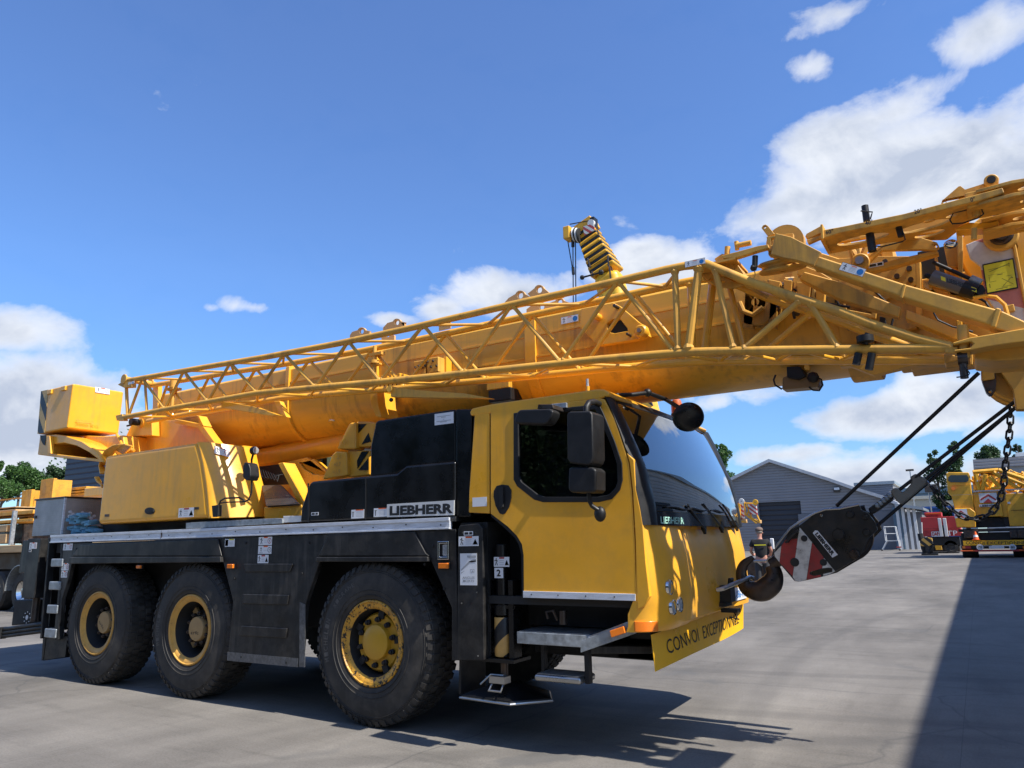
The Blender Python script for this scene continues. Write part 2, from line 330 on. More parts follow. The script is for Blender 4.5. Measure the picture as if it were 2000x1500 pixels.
# banks of cloud: azimuth / elevation of each bank, its half widths (radians) and how solid it is
def azel(px, py):
    d = ray(px, py); return math.atan2(d[0], d[1]), math.asin(d[2])
BANKS = [(1780, 340, 460, 160, 1.1), (1960, 330, 330, 170, 1.0), (1560, 375, 170, 95, .75), (1720, 230, 230, 90, .62), (1930, 50, 150, 85, .6), (1580, 130, 90, 50, .5), (1640, 25, 170, 55, .52), (1640, 290, 200, 120, .8),
         (1010, 580, 250, 85, 1.05), (1270, 535, 220, 90, 1.1), (860, 600, 170, 50, .7), (770, 625, 90, 35, .8), (1390, 650, 300, 80, .7),
         (490, 600, 120, 30, .38), (300, 570, 60, 30, .3), (410, 600, 40, 22, .3),
         (75, 775, 250, 140, 1.15), (30, 650, 190, 75, .85), (160, 870, 420, 110, 1.15), (0, 820, 260, 170, 1.2),
         (1770, 810, 300, 75, 1.1), (1900, 770, 240, 75, .9), (1540, 760, 240, 60, .6), (1520, 890, 220, 45, .9), (1700, 930, 420, 90, 1.0), (1950, 920, 260, 90, .9), (1400, 790, 120, 60, .5), (1950, 840, 120, 60, .8)]
cur = None
for (px, py, rx, ry, st) in BANKS:
    a, e = azel(px, py); wx, wy = rx/FOC*.88/max(.8, math.cos(e)), ry/FOC*.9
    mp = N(t, 'ShaderNodeMapping'); mp.inputs['Location'].default_value = (-a/wx, -e/wy, 0); mp.inputs['Scale'].default_value = (1/wx, 1/wy, 1)
    L(t, cmb.outputs[0], mp.inputs[0]); g = N(t, 'ShaderNodeTexGradient', gradient_type='SPHERICAL'); L(t, mp.outputs[0], g.inputs[0])
    m2 = N(t, 'ShaderNodeMath', operation='MULTIPLY'); L(t, g.outputs[1], m2.inputs[0]); m2.inputs[1].default_value = st
    if cur is None: cur = m2.outputs[0]
    else:
        mxx = N(t, 'ShaderNodeMath', operation='MAXIMUM'); L(t, cur, mxx.inputs[0]); L(t, m2.outputs[0], mxx.inputs[1]); cur = mxx.outputs[0]
# elsewhere in the sky (behind the camera) ordinary scattered cloud
back = N(t, 'ShaderNodeTexNoise', Scale=1.6, Detail=3.); L(t, tc.outputs['Generated'], back.inputs['Vector'])
dotc = N(t, 'ShaderNodeVectorMath', operation='DOT_PRODUCT'); L(t, tc.outputs['Generated'], dotc.inputs[0]); dotc.inputs[1].default_value = tuple(_f)
sel = ramp(t, dotc.outputs['Value'], [(.1, .55), (.5, 0.)]); bkm = N(t, 'ShaderNodeMath', operation='MULTIPLY'); L(t, back.outputs[0], bkm.inputs[0]); L(t, sel.outputs[0], bkm.inputs[1])
mxx = N(t, 'ShaderNodeMath', operation='MAXIMUM'); L(t, cur, mxx.inputs[0]); L(t, bkm.outputs[0], mxx.inputs[1]); cur = mxx.outputs[0]
def puff(dz):
    mp = N(t, 'ShaderNodeMapping'); mp.inputs['Scale'].default_value = (1, 1, 1.5); mp.inputs['Location'].default_value = (0, 0, dz); L(t, tc.outputs['Generated'], mp.inputs[0])
    n = N(t, 'ShaderNodeTexNoise', Scale=7.5, Detail=11., Roughness=.58, Distortion=.25); L(t, mp.outputs[0], n.inputs['Vector']); return n.outputs[0]
n0 = puff(0.); n1 = puff(.035)
def lin(a, ka, b, kb, c=0.):
    x = N(t, 'ShaderNodeMath', operation='MULTIPLY'); L(t, a, x.inputs[0]); x.inputs[1].default_value = ka
    y = N(t, 'ShaderNodeMath', operation='MULTIPLY_ADD'); L(t, b, y.inputs[0]); y.inputs[1].default_value = kb; L(t, x.outputs[0], y.inputs[2])
    z = N(t, 'ShaderNodeMath', operation='ADD'); L(t, y.outputs[0], z.inputs[0]); z.inputs[1].default_value = c; return z.outputs[0]
dens = lin(cur, 1.55, n0, 2.4, -1.66)
cov = ramp(t, dens, [(0., 0.), (.1, .22), (.32, .78), (.6, 1.)]); cov.color_ramp.interpolation = 'B_SPLINE'
shade = lin(n0, -3.2, n1, 3.2, .5)          # brighter where the puff thins towards the light
thick = lin(cur, .75, shade, -.55, .36)
ccol = ramp(t, thick, [(0.1, (1.0, 1.0, 1.0)), (.45, (.80, .83, .88)), (.9, (.50, .56, .68))])
cs = N(t, 'ShaderNodeMix', data_type='RGBA', blend_type='MULTIPLY'); cs.inputs[0].default_value = 1; L(t, ccol.outputs[0], cs.inputs[6]); cs.inputs[7].default_value = (6.6, 6.7, 6.9, 1)
hs = N(t, 'ShaderNodeMix', data_type='RGBA', blend_type='MULTIPLY'); hs.inputs[0].default_value = 1; L(t, sky.outputs[0], hs.inputs[6]); tz = ramp(t, el.outputs[0], [(.0, (.62, .86, 1.14)), (.12, (.56, .84, 1.16)), (.35, (.64, .97, 1.38)), (.8, (.58, .92, 1.4))]); L(t, tz.outputs[0], hs.inputs[7])
mix = N(t, 'ShaderNodeMix', data_type='RGBA'); L(t, cov.outputs[0], mix.inputs[0]); L(t, hs.outputs[2], mix.inputs[6]); L(t, cs.outputs[2], mix.inputs[7])
L(t, mix.outputs[2], bg.inputs[0]); L(t, bg.outputs[0], wo.inputs[0])
scn.view_settings.view_transform = 'Standard'; scn.view_settings.look = 'None'; scn.view_settings.exposure = .7; scn.view_settings.gamma = 1
scn.cycles.max_bounces = 6; scn.cycles.transparent_max_bounces = 12
try: scn.cycles.sample_clamp_indirect = 6
except Exception: pass

# ---------------------------------------------------------------- ground
m, t, o = nt('yard concrete'); b = N(t, 'ShaderNodeBsdfPrincipled'); L(t, b.outputs[0], o.inputs[0])
tc = N(t, 'ShaderNodeTexCoord'); mp = N(t, 'ShaderNodeMapping'); mp.inputs['Scale'].default_value = (1, .35, 1); mp.inputs['Rotation'].default_value = (0, 0, R(-25)); L(t, tc.outputs['Object'], mp.inputs[0])
a1 = N(t, 'ShaderNodeTexNoise', Scale=.5, Detail=8., Roughness=.65); L(t, mp.outputs[0], a1.inputs['Vector'])
a2 = N(t, 'ShaderNodeTexNoise', Scale=55., Detail=6., Roughness=.8); L(t, tc.outputs['Object'], a2.inputs['Vector'])
a3 = N(t, 'ShaderNodeTexNoise', Scale=2.2, Detail=10., Roughness=.75); L(t, mp.outputs[0], a3.inputs['Vector'])
c1 = ramp(t, a1.outputs[0], [(.3, (.082, .075, .065)), (.48, (.14, .128, .112)), (.7, (.21, .193, .169))])
c2 = ramp(t, a2.outputs[0], [(.25, .45), (.5, 1.), (.8, 1.5)])
c3 = ramp(t, a3.outputs[0], [(.28, .6), (.42, .95), (.62, 1.05)])
x1 = N(t, 'ShaderNodeMix', data_type='RGBA', blend_type='MULTIPLY'); x1.inputs[0].default_value = .75; L(t, c1.outputs[0], x1.inputs[6]); L(t, c2.outputs[0], x1.inputs[7])
x2 = N(t, 'ShaderNodeMix', data_type='RGBA', blend_type='MULTIPLY'); x2.inputs[0].default_value = .8; L(t, x1.outputs[2], x2.inputs[6]); L(t, c3.outputs[0], x2.inputs[7])
mq = N(t, 'ShaderNodeMapping', vector_type='POINT'); mq.inputs['Rotation'].default_value = (0, 0, R(-32)); mq.inputs['Scale'].default_value = (.35, 2.6, 1); L(t, tc.outputs['Object'], mq.inputs[0])
a4 = N(t, 'ShaderNodeTexNoise', Scale=1.1, Detail=12., Roughness=.78); L(t, mq.outputs[0], a4.inputs['Vector']); c4 = ramp(t, a4.outputs[0], [(.3, .55), (.46, .95), (.6, 1.05), (.75, 1.35)])
x2b = N(t, 'ShaderNodeMix', data_type='RGBA', blend_type='MULTIPLY'); x2b.inputs[0].default_value = .85; L(t, x2.outputs[2], x2b.inputs[6]); L(t, c4.outputs[0], x2b.inputs[7]); x2 = x2b
# oil stains and fine cracks
st = N(t, 'ShaderNodeTexNoise', Scale=.9, Detail=4., Roughness=.5, Distortion=.6); L(t, tc.outputs['Object'], st.inputs['Vector']); sr = ramp(t, st.outputs[0], [(.63, 0.), (.70, .6)])
x3 = N(t, 'ShaderNodeMix', data_type='RGBA'); L(t, sr.outputs[0], x3.inputs[0]); L(t, x2.outputs[2], x3.inputs[6]); x3.inputs[7].default_value = (.09, .088, .085, 1)
vd = N(t, 'ShaderNodeTexNoise', Scale=1.3, Detail=5.); L(t, tc.outputs['Object'], vd.inputs['Vector'])
vm = N(t, 'ShaderNodeMix', data_type='RGBA'); vm.inputs[0].default_value = .3; L(t, tc.outputs['Object'], vm.inputs[6]); L(t, vd.outputs[1], vm.inputs[7])
vc = N(t, 'ShaderNodeTexVoronoi', Scale=.28, feature='DISTANCE_TO_EDGE'); L(t, vm.outputs[2], vc.inputs['Vector']); vr = ramp(t, vc.outputs[0], [(.0, .55), (.0035, .0)])
x4 = N(t, 'ShaderNodeMix', data_type='RGBA'); L(t, vr.outputs[0], x4.inputs[0]); L(t, x3.outputs[2], x4.inputs[6]); x4.inputs[7].default_value = (.06, .058, .055, 1)
sp = N(t, 'ShaderNodeSeparateXYZ'); L(t, tc.outputs['Object'], sp.inputs[0])
base_ = x4.outputs[2]
for (cx_, cy_, rad_, amt_) in ((14, -16, 18.2, .35), (14, -16, 20.3, .32), (-3, 30, 26.5, .3), (-3, 30, 28.6, .28), (30, 6, 27.6, .25)):
    vs_ = N(t, 'ShaderNodeVectorMath', operation='DISTANCE'); L(t, tc.outputs['Object'], vs_.inputs[0]); vs_.inputs[1].default_value = (cx_, cy_, 0)
    sb_ = N(t, 'ShaderNodeMath', operation='SUBTRACT'); L(t, vs_.outputs['Value'], sb_.inputs[0]); sb_.inputs[1].default_value = rad_; ab_ = N(t, 'ShaderNodeMath', operation='ABSOLUTE'); L(t, sb_.outputs[0], ab_.inputs[0])
    rr_ = ramp(t, ab_.outputs[0], [(.08, amt_), (.17, 0.)]); mu_ = N(t, 'ShaderNodeMath', operation='MULTIPLY'); L(t, rr_.outputs[0], mu_.inputs[0]); L(t, c3.outputs[0], mu_.inputs[1])
    xx_ = N(t, 'ShaderNodeMix', data_type='RGBA'); L(t, mu_.outputs[0], xx_.inputs[0]); L(t, base_, xx_.inputs[6]); xx_.inputs[7].default_value = (.06, .056, .052, 1); base_ = xx_.outputs[2]
ja = N(t, 'ShaderNodeMath', operation='ADD'); L(t, sp.outputs[0], ja.inputs[0]); ja.inputs[1].default_value = -4.28+120
jm = N(t, 'ShaderNodeMath', operation='PINGPONG'); L(t, ja.outputs[0], jm.inputs[0]); jm.inputs[1].default_value = 3.; jr = ramp(t, jm.outputs[0], [(0., .8), (.004, 0.)])
x5 = N(t, 'ShaderNodeMix', data_type='RGBA'); L(t, jr.outputs[0], x5.inputs[0]); L(t, base_, x5.inputs[6]); x5.inputs[7].default_value = (.05, .05, .05, 1)
L(t, x5.outputs[2], b.inputs['Base Color']); b.inputs['Roughness'].default_value = .85
bp = N(t, 'ShaderNodeBump', Strength=.35, Distance=.01); L(t, a2.outputs[0], bp.inputs['Height']); L(t, bp.outputs[0], b.inputs['Normal'])
MAT['ground'] = m
g = M().grid([[(x, y, 0) for x in (-1500, -60, -20, 0, 20, 60, 1500)] for y in (-1500, -60, -20, 0, 20, 60, 1500)]).build('ground', 'ground', smooth=False, fix=False); tag(g, kind='structure')
g.data.flip_normals() if g.data.polygons[0].normal.z < 0 else None
# the hall on the right, out of frame, whose shadow lies along the yard
hall = empty('maintenance_hall', (10.6, 20, 0), 'tall grey clad hall along the right side of the yard casting the long shadow', 'building')
M().box(10.55, 30, -1.6, 62, 0, 7.35).build('wall', 'cladpale', hall, smooth=False)
mb = M()
for k in range(7): mb.box(10.45, 10.56, 3+k*8.2, 7.8+k*8.2, 0, 4.6)
for k in range(7): M().box(10.45, 10.56, 3+k*8.2, 7.8+k*8.2, 0, 4.6).build('door', 'door_grey', hall, smooth=False)
M().box(10.35, 30.1, -1.8, 62.2, 7.35, 7.65).build('roof', 'galv', hall, smooth=False)
# ================================================================ the mobile crane: carrier
crane = empty('mobile_crane', (-1.5, 1.27, 0), 'three axle mobile crane in the foreground, yellow and black, lattice jib folded alongside', 'crane')
B = 'yellow'
def part(m, name, mt, parent=None, **k): return m.build(name, mt, parent or crane, **k)
W = 2.55
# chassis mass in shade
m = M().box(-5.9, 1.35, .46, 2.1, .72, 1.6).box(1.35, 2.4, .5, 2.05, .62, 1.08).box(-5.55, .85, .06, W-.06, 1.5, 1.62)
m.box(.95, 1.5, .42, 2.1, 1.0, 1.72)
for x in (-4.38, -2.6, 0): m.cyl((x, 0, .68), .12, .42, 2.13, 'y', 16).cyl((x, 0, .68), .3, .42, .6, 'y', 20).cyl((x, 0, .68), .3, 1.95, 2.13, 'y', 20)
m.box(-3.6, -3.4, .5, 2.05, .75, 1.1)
part(m, 'chassis', 'dark_and_shade', bevel=.01)
# deck
part(M().box(-5.57, .92, .0, W, 1.695, 1.735), 'deck', 'tread_dark')
def skirt_side(y0, y1, name):
    s = XZ(0, [(122, 1062), (890, 1034), (894, 1290), (882, 1290), (882, 1187), (842, 1095), (625, 1095), (601, 1165), (597, 1180), (586, 1303), (444, 1290), (455, 1175), (436, 1098), (140, 1100), (132, 1135), (121, 1168), (118, 1210), (108, 1250), (104, 1250)])
    return part(M().prism(s, y0, y1), name, 'skirt', bevel=.006)
sk = skirt_side(0, .05, 'side_skirt'); skirt_side(W-.05, W, 'side_skirt')
m = M(); m.prism(XZ(0, [(645, 1041), (812, 1038), (834, 1080), (841, 1086), (624, 1086), (631, 1072)]), -.022, -.001); m.prism(XZ(0, [(624, 1088), (841, 1087), (842, 1097), (623, 1097)]), -.045, -.001)
part(m, 'mudguard', 'skirt', bevel=.008)
m = M(); m.prism(XZ(0, [(160, 1064), (428, 1052), (436, 1086), (143, 1086), (148, 1080)]), -.022, -.001); m.prism(XZ(0, [(142, 1088), (437, 1087), (438, 1098), (139, 1101)]), -.045, -.001)
part(m, 'mudguard', 'skirt', bevel=.008)
m = M()
for q in ([(477, 1101), (574, 1101), (567, 1117), (482, 1117)], [(476, 1160), (566, 1162), (563, 1181), (475, 1179)], [(474, 1222), (563, 1227), (560, 1246), (468, 1241)]): m.prism(XZ(0, q), -.016, -.001)
m.build('pressed_rib', 'skirt', sk, bevel=.012)
m = M(); m.prism(XZ(0, [(445, 1273), (583, 1286), (582, 1303), (444, 1290)]), -.005, -.0005); m.prism(XZ(0, [(586, 1176), (597, 1181), (596, 1303), (585, 1302)]), -.005, -.0005)
m.build('worn_edge', mat('worn edge steel', (.075, .076, .078), .5, var=.4, scale=20, dirt=(.2, .2, .2), dirt_amt=.6, dirt_scale=30), sk)
for px_, py_ in ((150, 1072), (428, 1068), (634, 1064), (846, 1066), (458, 1130), (590, 1120), (640, 1090), (430, 1092), (472, 1283), (560, 1294), (604, 1060), (480, 1060), (830, 1102), (868, 1150)):
    p = on(px_, py_, y=-.001); M().cyl((p[0], -.001, p[2]), .011, -.008, 0, 'y', 8).build('bolt', 'dark_and_shade', sk)
# inner wheel housings in shade
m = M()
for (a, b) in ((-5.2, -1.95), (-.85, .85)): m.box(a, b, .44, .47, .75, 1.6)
part(m, 'wheel_arch_liner', 'dark_and_shade')
# aluminium rail round the deck
m = M(); m.box(-5.57, .87, -.014, .02, 1.632, 1.728); m.box(-5.57, .87, -.024, -.013, 1.632, 1.646); m.box(-5.57, .87, -.024, -.013, 1.70, 1.728); m.box(-5.57, .87, W-.01, W+.01, 1.632, 1.728)
rl = part(m, 'deck_rail', 'alu', bevel=.002)
m = M().box(on(318, 1050, y=0)[0]-.002, on(318, 1050, y=0)[0]+.002, -.0255, -.0138, 1.634, 1.727)
for k in range(17): m.cyl((-5.3+k*.38, -.0145, 1.672+(.01 if k % 2 else -.004)), .006, -.004, 0, 'y', 8)
m.build('rivet', 'darksteel', rl)
# marker lamps along the skirt
for (px, py, wd, hh) in ((271, 1107, .085, .035), (450, 1106, .095, .042), (866, 1105, .1, .045)):
    x, _, z = on(px, py, y=-.02); l = part(M().box(x-wd/2, x+wd/2, -.03, -.006, z-hh/2, z+hh/2), 'marker_light', 'orange', bevel=.006)
    M().box(x-wd/2-.008, x+wd/2+.008, -.012, 0.01, z-hh/2-.006, z+hh/2+.006).build('lamp_base', 'plastic', l, bevel=.003)
x, _, z = on(868, 1075, y=-.01); l = part(M().prism([(x-.06, z-.075), (x+.055, z-.075), (x+.055, z+.075), (x-.06, z+.075)], -.03, 0, holes=[[(x-.04, z-.05), (x+.04, z-.05), (x+.04, z+.055), (x-.04, z+.055)]]), 'lamp_housing', 'chrome', bevel=.005)
M().box(x-.02, x+.038, -.016, .005, z-.045, z+.05).build('lamp', 'lens', l, bevel=.012); M().box(x-.04, x+.04, -.003, .0, z-.05, z+.055).build('lamp_recess', 'plastic', l)

# wheels ---------------------------------------------------------
RW = .6837
def make_wheel(front):
    wl = bpy.data.objects.new('wheel', None); COL.objects.link(wl); wl.parent = crane
    c = (0, 0, 0)
    prof = [(.355, .03), (.37, .008), (.42, -.008), (.50, -.006), (.58, .002), (.634, .014), (.66, .026), (.671, .045), (.671, .34), (.66, .362), (.58, .383), (.42, .392), (.36, .36), (.35, .2), (.355, .03)]
    m = M().lathe(prof, c, 'y', 72)
    for r0, h in ((.405, -.0085), (.445, -.0095), (.60, .0035), (.615, .006)): m.lathe([(r0-.004, h+.004), (r0, h-.002), (r0+.004, h+.004)], c, 'y', 72)
    nb = 52
    for k in range(nb):          # tread: shoulder lugs and two staggered centre rows
        for row, (y0, y1) in enumerate(((.018, .105), (.118, .19), (.203, .275), (.288, .372))):
            a = 2*math.pi*(k+(.5 if row in (1, 3) else 0))/nb; dw = 2*math.pi/nb*.36; r1 = RW if row in (1, 2) else RW-.004
            P = []
            for (rr, aa, yy) in ((.655, a-dw, y0+.006), (.655, a+dw, y0+.006), (.655, a+dw, y1-.004), (.655, a-dw, y1-.004), (r1, a-dw*.85, y0+(.014 if row == 0 else .004)), (r1, a+dw*.85, y0+(.004 if row else .014)), (r1, a+dw*.85, y1-.004), (r1, a-dw*.85, y1-.004)):
                P.append((rr*math.cos(aa), yy, rr*math.sin(aa)))
            m._add(P, [(0, 3, 2, 1), (4, 5, 6, 7), (0, 1, 5, 4), (1, 2, 6, 5), (2, 3, 7, 6), (3, 0, 4, 7)])
            if row == 0:          # lug reaching down the sidewall
                P = []
                for (rr, aa, yy) in ((.628, a-dw*.7, .006), (.628, a+dw*.7, .006), (.668, a+dw*.8, .022), (.668, a-dw*.8, .022)): P.append((rr*math.cos(aa), yy, rr*math.sin(aa)))
                P2 = [(p[0], p[1]+.03, p[2]) for p in P]; P = [(p[0]*1.005, p[1]-.003, p[2]*1.005) for p in P]
                m._add(P+P2, [(0, 1, 2, 3), (4, 7, 6, 5), (0, 4, 5, 1), (1, 5, 6, 2), (2, 6, 7, 3), (3, 7, 4, 0)])
    ty = m.build('tyre', 'rubber', wl, angle=30)
    # raised lettering on the sidewall
    lm = M()
    def arc(text, r, a_mid, h=.05, sp=.075):
        for i, ch in enumerate(text):
            if ch == ' ': continue
            a = a_mid-(i-(len(text)-1)/2)*sp/r*.62; ex = np.array((math.sin(a), 0, -math.cos(a)))*.035; ez = np.array((math.cos(a), 0, math.sin(a)))*h
            o_ = np.array((r*math.cos(a), -.0075, r*math.sin(a)))-ex/2
            write(lm, ch, o_, ex, ez, .01, -.003)
    arc('MICHELIN', .515, R(180)); 
    if front: arc('X-CRANE', .515, R(130), .035)
    lm.build('lettering', 'whitewall', wl, smooth=False, fix=False)
    rim = [(.36, .05), (.362, .012), (.355, .004), (.345, .004), (.338, .016), (.30, .022), (.292, .035), (.285, .04), (.28, .07), (.268, .16), (.262, .25), (.262, .32)]
    ym = 'rimyellow'
    M().lathe(rim[:8], c, 'y', 64).build('rim', 'rim_worn' if front else 'rim_plain', wl, angle=50)
    M().lathe(rim[7:], c, 'y', 64).disc(.262, .30, c).build('rim_barrel', 'dark_and_shade', wl)
    if front:
        m = M().lathe([(.262, .2), (.25, .125), (.23, .1), (.15, .1), (.148, .07), (.145, .055), (.13, .045), (.06, .036), (.0005, .034)], c, 'y', 40)
        m.build('hub', 'hubyellow', wl)
        for k in range(10):
            a = 2*math.pi*(k+.4)/10; p = (.192*math.cos(a), 0, .192*math.sin(a)); n = M().cyl(p, .024, .062, .1, 'y', 12, bev=.006).cyl(p, .017, .045, .063, 'y', 12, bev=.004); n.build('wheel_nut', 'plastic', wl)
        for k in range(5):
            a = 2*math.pi*(k+.1)/5; M().obox((.237*math.cos(a), .1, .237*math.sin(a)), (.035*math.cos(a), 0, .035*math.sin(a)), (0, .02, 0), (-.03*math.sin(a), 0, .03*math.cos(a))).build('hub_slot', 'dark_and_shade', wl)
    else:
        m = M().lathe([(.13, .3), (.128, .13), (.125, .095), (.12, .088), (.05, .084), (.0005, .083)], c, 'y', 40)
        for k in range(4):
            a = math.pi/4+k*math.pi/2; m.obox((.19*math.cos(a), .2, .19*math.sin(a)), (.075*math.cos(a), 0, .075*math.sin(a)), (0, .015, 0), (-.035*math.sin(a), 0, .035*math.cos(a)))
        m.build('hub', 'hubtan', wl)
        M().lathe([(.20, .28), (.19, .17), (.165, .14), (.13, .14)], c, 'y', 40).build('hub_flange', 'dark_and_shade', wl)
        for k in range(10):
            a = 2*math.pi*(k+.4)/10; p = (.16*math.cos(a), 0, .16*math.sin(a)); M().cyl(p, .02, .1, .14, 'y', 12, bev=.004).cyl(p, .01, .09, .1, 'y', 10).build('wheel_nut', 'darksteel', wl)
        lm = M(); write(lm, 'crfc', (-.07, .083, -.055), (.13, 0, 0), (0, 0, .035), 0, .001); lm.build('chalk_mark', 'ink', wl, smooth=False, fix=False)
    return wl
MAT['rim_worn'] = mat('chipped rim paint', (.66, .33, .03), .45, var=.1, dirt=(.1, .06, .03), dirt_amt=.8, dirt_scale=10, chips=(.02, .018, .015), chip_lo=.535)
MAT['rim_plain'] = mat('rim paint', (.60, .32, .06), .5, var=.12, dirt=(.22, .13, .05), dirt_amt=.6, dirt_scale=12, chips=(.05, .03, .02), chip_lo=.66)
MAT['hubyellow'] = mat('hub paint', (.58, .31, .02), .45, var=.1, dirt=(.3, .18, .04), dirt_amt=.4)
MAT['hubtan'] = mat('faded hub paint', (.42, .27, .11), .6, var=.1, dirt=(.2, .13, .06), dirt_amt=.5)
MAT['plastic2'] = MAT['plastic']
wf = make_wheel(True); wf.location = (0, 0, RW); wr = make_wheel(False); wr.location = (-2.6, .02, RW)
c2 = copy_tree(wr, crane); c2.location = (-4.38, .02, RW); c2.rotation_euler = (0, R(37), 0)
for x, src in ((0, wf), (-2.6, wr), (-4.38, wr)):
    c3 = copy_tree(src, crane); c3.location = (x, W-.0, RW); c3.rotation_euler = (0, 0, R(180))
tag(wf, 'front wheel with big yellow hub and chipped yellow rim ring')

# mud flaps
def flap(pts, name='mud_flap', y0=.05, y1=.4, th=.02):
    P = [on(a, b, y=.05) for a, b in pts]; m = M(); x0, x1 = P[0][0], P[1][0]
    m._add([(x0, y0, P[0][2]), (x0, y1, P[0][2]), (x1, y1, P[1][2]), (x1, y0, P[1][2]), (x0+th, y0, P[0][2]), (x0+th, y1, P[0][2]), (x1+th, y1, P[1][2]), (x1+th, y0, P[1][2])], [(0, 1, 2, 3), (7, 6, 5, 4), (0, 4, 5, 1), (1, 5, 6, 2), (2, 6, 7, 3), (3, 7, 4, 0)])
    return part(m, name, 'plastic')
flap([(897, 1290), (896, 1355)]); flap([(90, 1240), (84, 1290)])
m = M(); m.prism(XZ(.05, [(84, 1243), (132, 1243), (127, 1283), (81, 1290)]), .05, .065); part(m, 'mud_flap', 'plastic')

# ladder at the tail
lad = M(); a0, a1 = on(97, 1050, y=-.0), on(80, 1247, y=0); b0, b1 = on(121, 1062, y=0), on(112, 1249, y=0)
for p, q in ((a0, a1), (b0, b1)):
    p, q = np.array(p), np.array(q); d = (q-p)/2; lad.obox((p+q)/2+np.array((0, .03, 0)), d, (.018, 0, 0), (0, .035, 0))
ladder = part(lad, 'ladder', 'plastic', bevel=.004)
for (x0, y0, x1, y1) in ((98, 1091, 122, 1107), (94, 1136, 117, 1152), (90, 1182, 112, 1198), (85, 1229, 109, 1245)):
    p = on(x0, y1, y=-.02); q = on(x1, y0, y=-.02); M().box(p[0], q[0], -.02, .09, p[2], q[2]).build('rung', 'galv', ladder, bevel=.012)
# tail outrigger housing, rear panels and folding support bar
m = M().prism(XZ(0, [(55, 1052), (80, 1052), (66, 1168), (41, 1168)]), .0, .5)
part(m, 'tail_panel', 'skirt', bevel=.008)
m = M().prism(XZ(.3, [(44, 1056), (56, 1055), (48, 1118), (36, 1120)]), .3, 1.2)
part(m, 'tail_frame', 'skirt', bevel=.008); part(M().prism(XZ(.05, [(82, 1050), (96, 1050), (84, 1235), (66, 1235)]), .12, .4), 'tail_frame', 'skirt', bevel=.008)
x, _, z0 = on(75, 1100, y=.06); _, _, z1 = on(73, 1160, y=.06)
cy = part(M().cyl((x-.02, .1, 0), .06, z0, 1.62, 'z', 20), 'outrigger_cylinder', 'black'); M().cyl((x-.02, .1, 0), .045, z1-.35, z1, 'z', 20).build('cylinder_rod', 'darksteel', cy); M().cyl((x-.02, .1, 0), .066, z1, z0, 'z', 24).build('hazard_sleeve', 'hazard', cy)
m = M().prism(XZ(.1, [(28, 1172), (68, 1172), (66, 1215), (22, 1222)]), .1, .5)
part(m, 'tail_bracket', 'dark_and_shade', bevel=.01)
l = M()
p = on(53, 1206, y=.1); l.cyl((p[0], .1, p[2]), .03, -.006, 0, 'y', 16)
for k in range(8): l.cyl((p[0]+.085*math.cos(k*.785), .1, p[2]+.07*math.sin(k*.785)), .008, -.004, 0, 'y', 8)
part(l, 'rear_reflector', 'white')
p, q = np.array(on(6, 1236, y=-.05)), np.array(on(70, 1226, y=-.05)); m = M()
for k, dz in enumerate((-.045, 0, .045)): m.tube(p+np.array((0, 0, dz)), q+np.array((.05, .1, dz)), .026, 10)
m.obox(p+np.array((-.01, 0, 0)), (.02, 0, 0), (0, .04, 0), (0, 0, .075)); part(m, 'underrun_bar', 'plastic', bevel=.004)
m = M().cyl((p[0]+.75, .25, 0), .17, z1-.52, z1-.5, 'z', 20).cyl((p[0]+.75, .25, 0), .03, z1-.5, z1-.3, 'z', 12); part(m, 'outrigger_foot', 'darksteel')

# front outrigger box, panel and pad -----------------------------------
m = M().prism(XZ(0, [(895, 1036), (898, 1026), (935, 1022), (943, 1032), (946, 1290), (893, 1290)]), -.005, .07)
op = part(m, 'outrigger_panel', 'skirt', bevel=.008)
M().box(.93, 1.2, .06, .42, .62, 1.68).build('outrigger_box', 'dark_and_shade', op)
xc = 1.29
m = M().cyl((xc, .13, 0), .052, 1.0, 1.5, 'z', 24, bev=.006).cyl((xc, .13, 0), .07, .95, 1.03, 'z', 24).box(xc-.135, xc-.085, .08, .2, .62, 1.22).box(xc+.085, xc+.13, .08, .2, .62, 1.22).box(xc-.14, xc+.14, .09, .3, 1.0, 1.03).box(xc-.17, xc+.15, .04, .3, .60, .63)
oc = part(m, 'outrigger_cylinder', 'black', bevel=.004)
M().lathe([(.066, .64), (.068, .645), (.068, .93), (.066, .935)], (xc, .13, 0), 'z', 28).build('hazard_sleeve', MAT['hazard'], oc)
# foot pad hung under the cylinder, with its carrying handle
P = [on(905, 1361, z=.31), on(1003, 1366, z=.31)]
px0 = xc
m = M().cyl((xc, .14, 0), .03, .40, .6, 'z', 16)
pad = [(-.36, -.12), (.14, -.16), (.36, .1), (.2, .36), (-.22, .4)]
m2 = M(); base = [(xc+a, .16+b, .318) for a, b in pad]; up = [(xc+a*.97, .16+b*.97, .338) for a, b in pad]; top = [(xc+a*.28, .16+b*.28, .43) for a, b in pad]; n = 5
m2._add(base+up+top, [tuple(range(n)), tuple(range(3*n-1, 2*n-1, -1))]+[(i, (i+1) % n, n+(i+1) % n, n+i) for i in range(n)]+[(n+i, n+(i+1) % n, 2*n+(i+1) % n, 2*n+i) for i in range(n)])
pd = part(m2, 'outrigger_pad', 'black', bevel=.006)
m.build('pad_stem', 'darksteel', pd); M().path([base[0], base[1], base[2]], .011, 8).build('pad_rim', 'steel', pd)
M().path([(xc-.05, .06, .46), (xc-.055, .0, .4), (xc+.055, .0, .4), (xc+.05, .06, .46)], .009, 8).build('pad_handle', 'steel', pd)
M().path([(xc-.2, .1, .42), (xc-.1, .1, .5), (xc+.02, .1, .5)], .008, 8).box(xc-.07, xc+.07, .03, .12, .45, .5).build('pad_clamp', 'steel', pd)

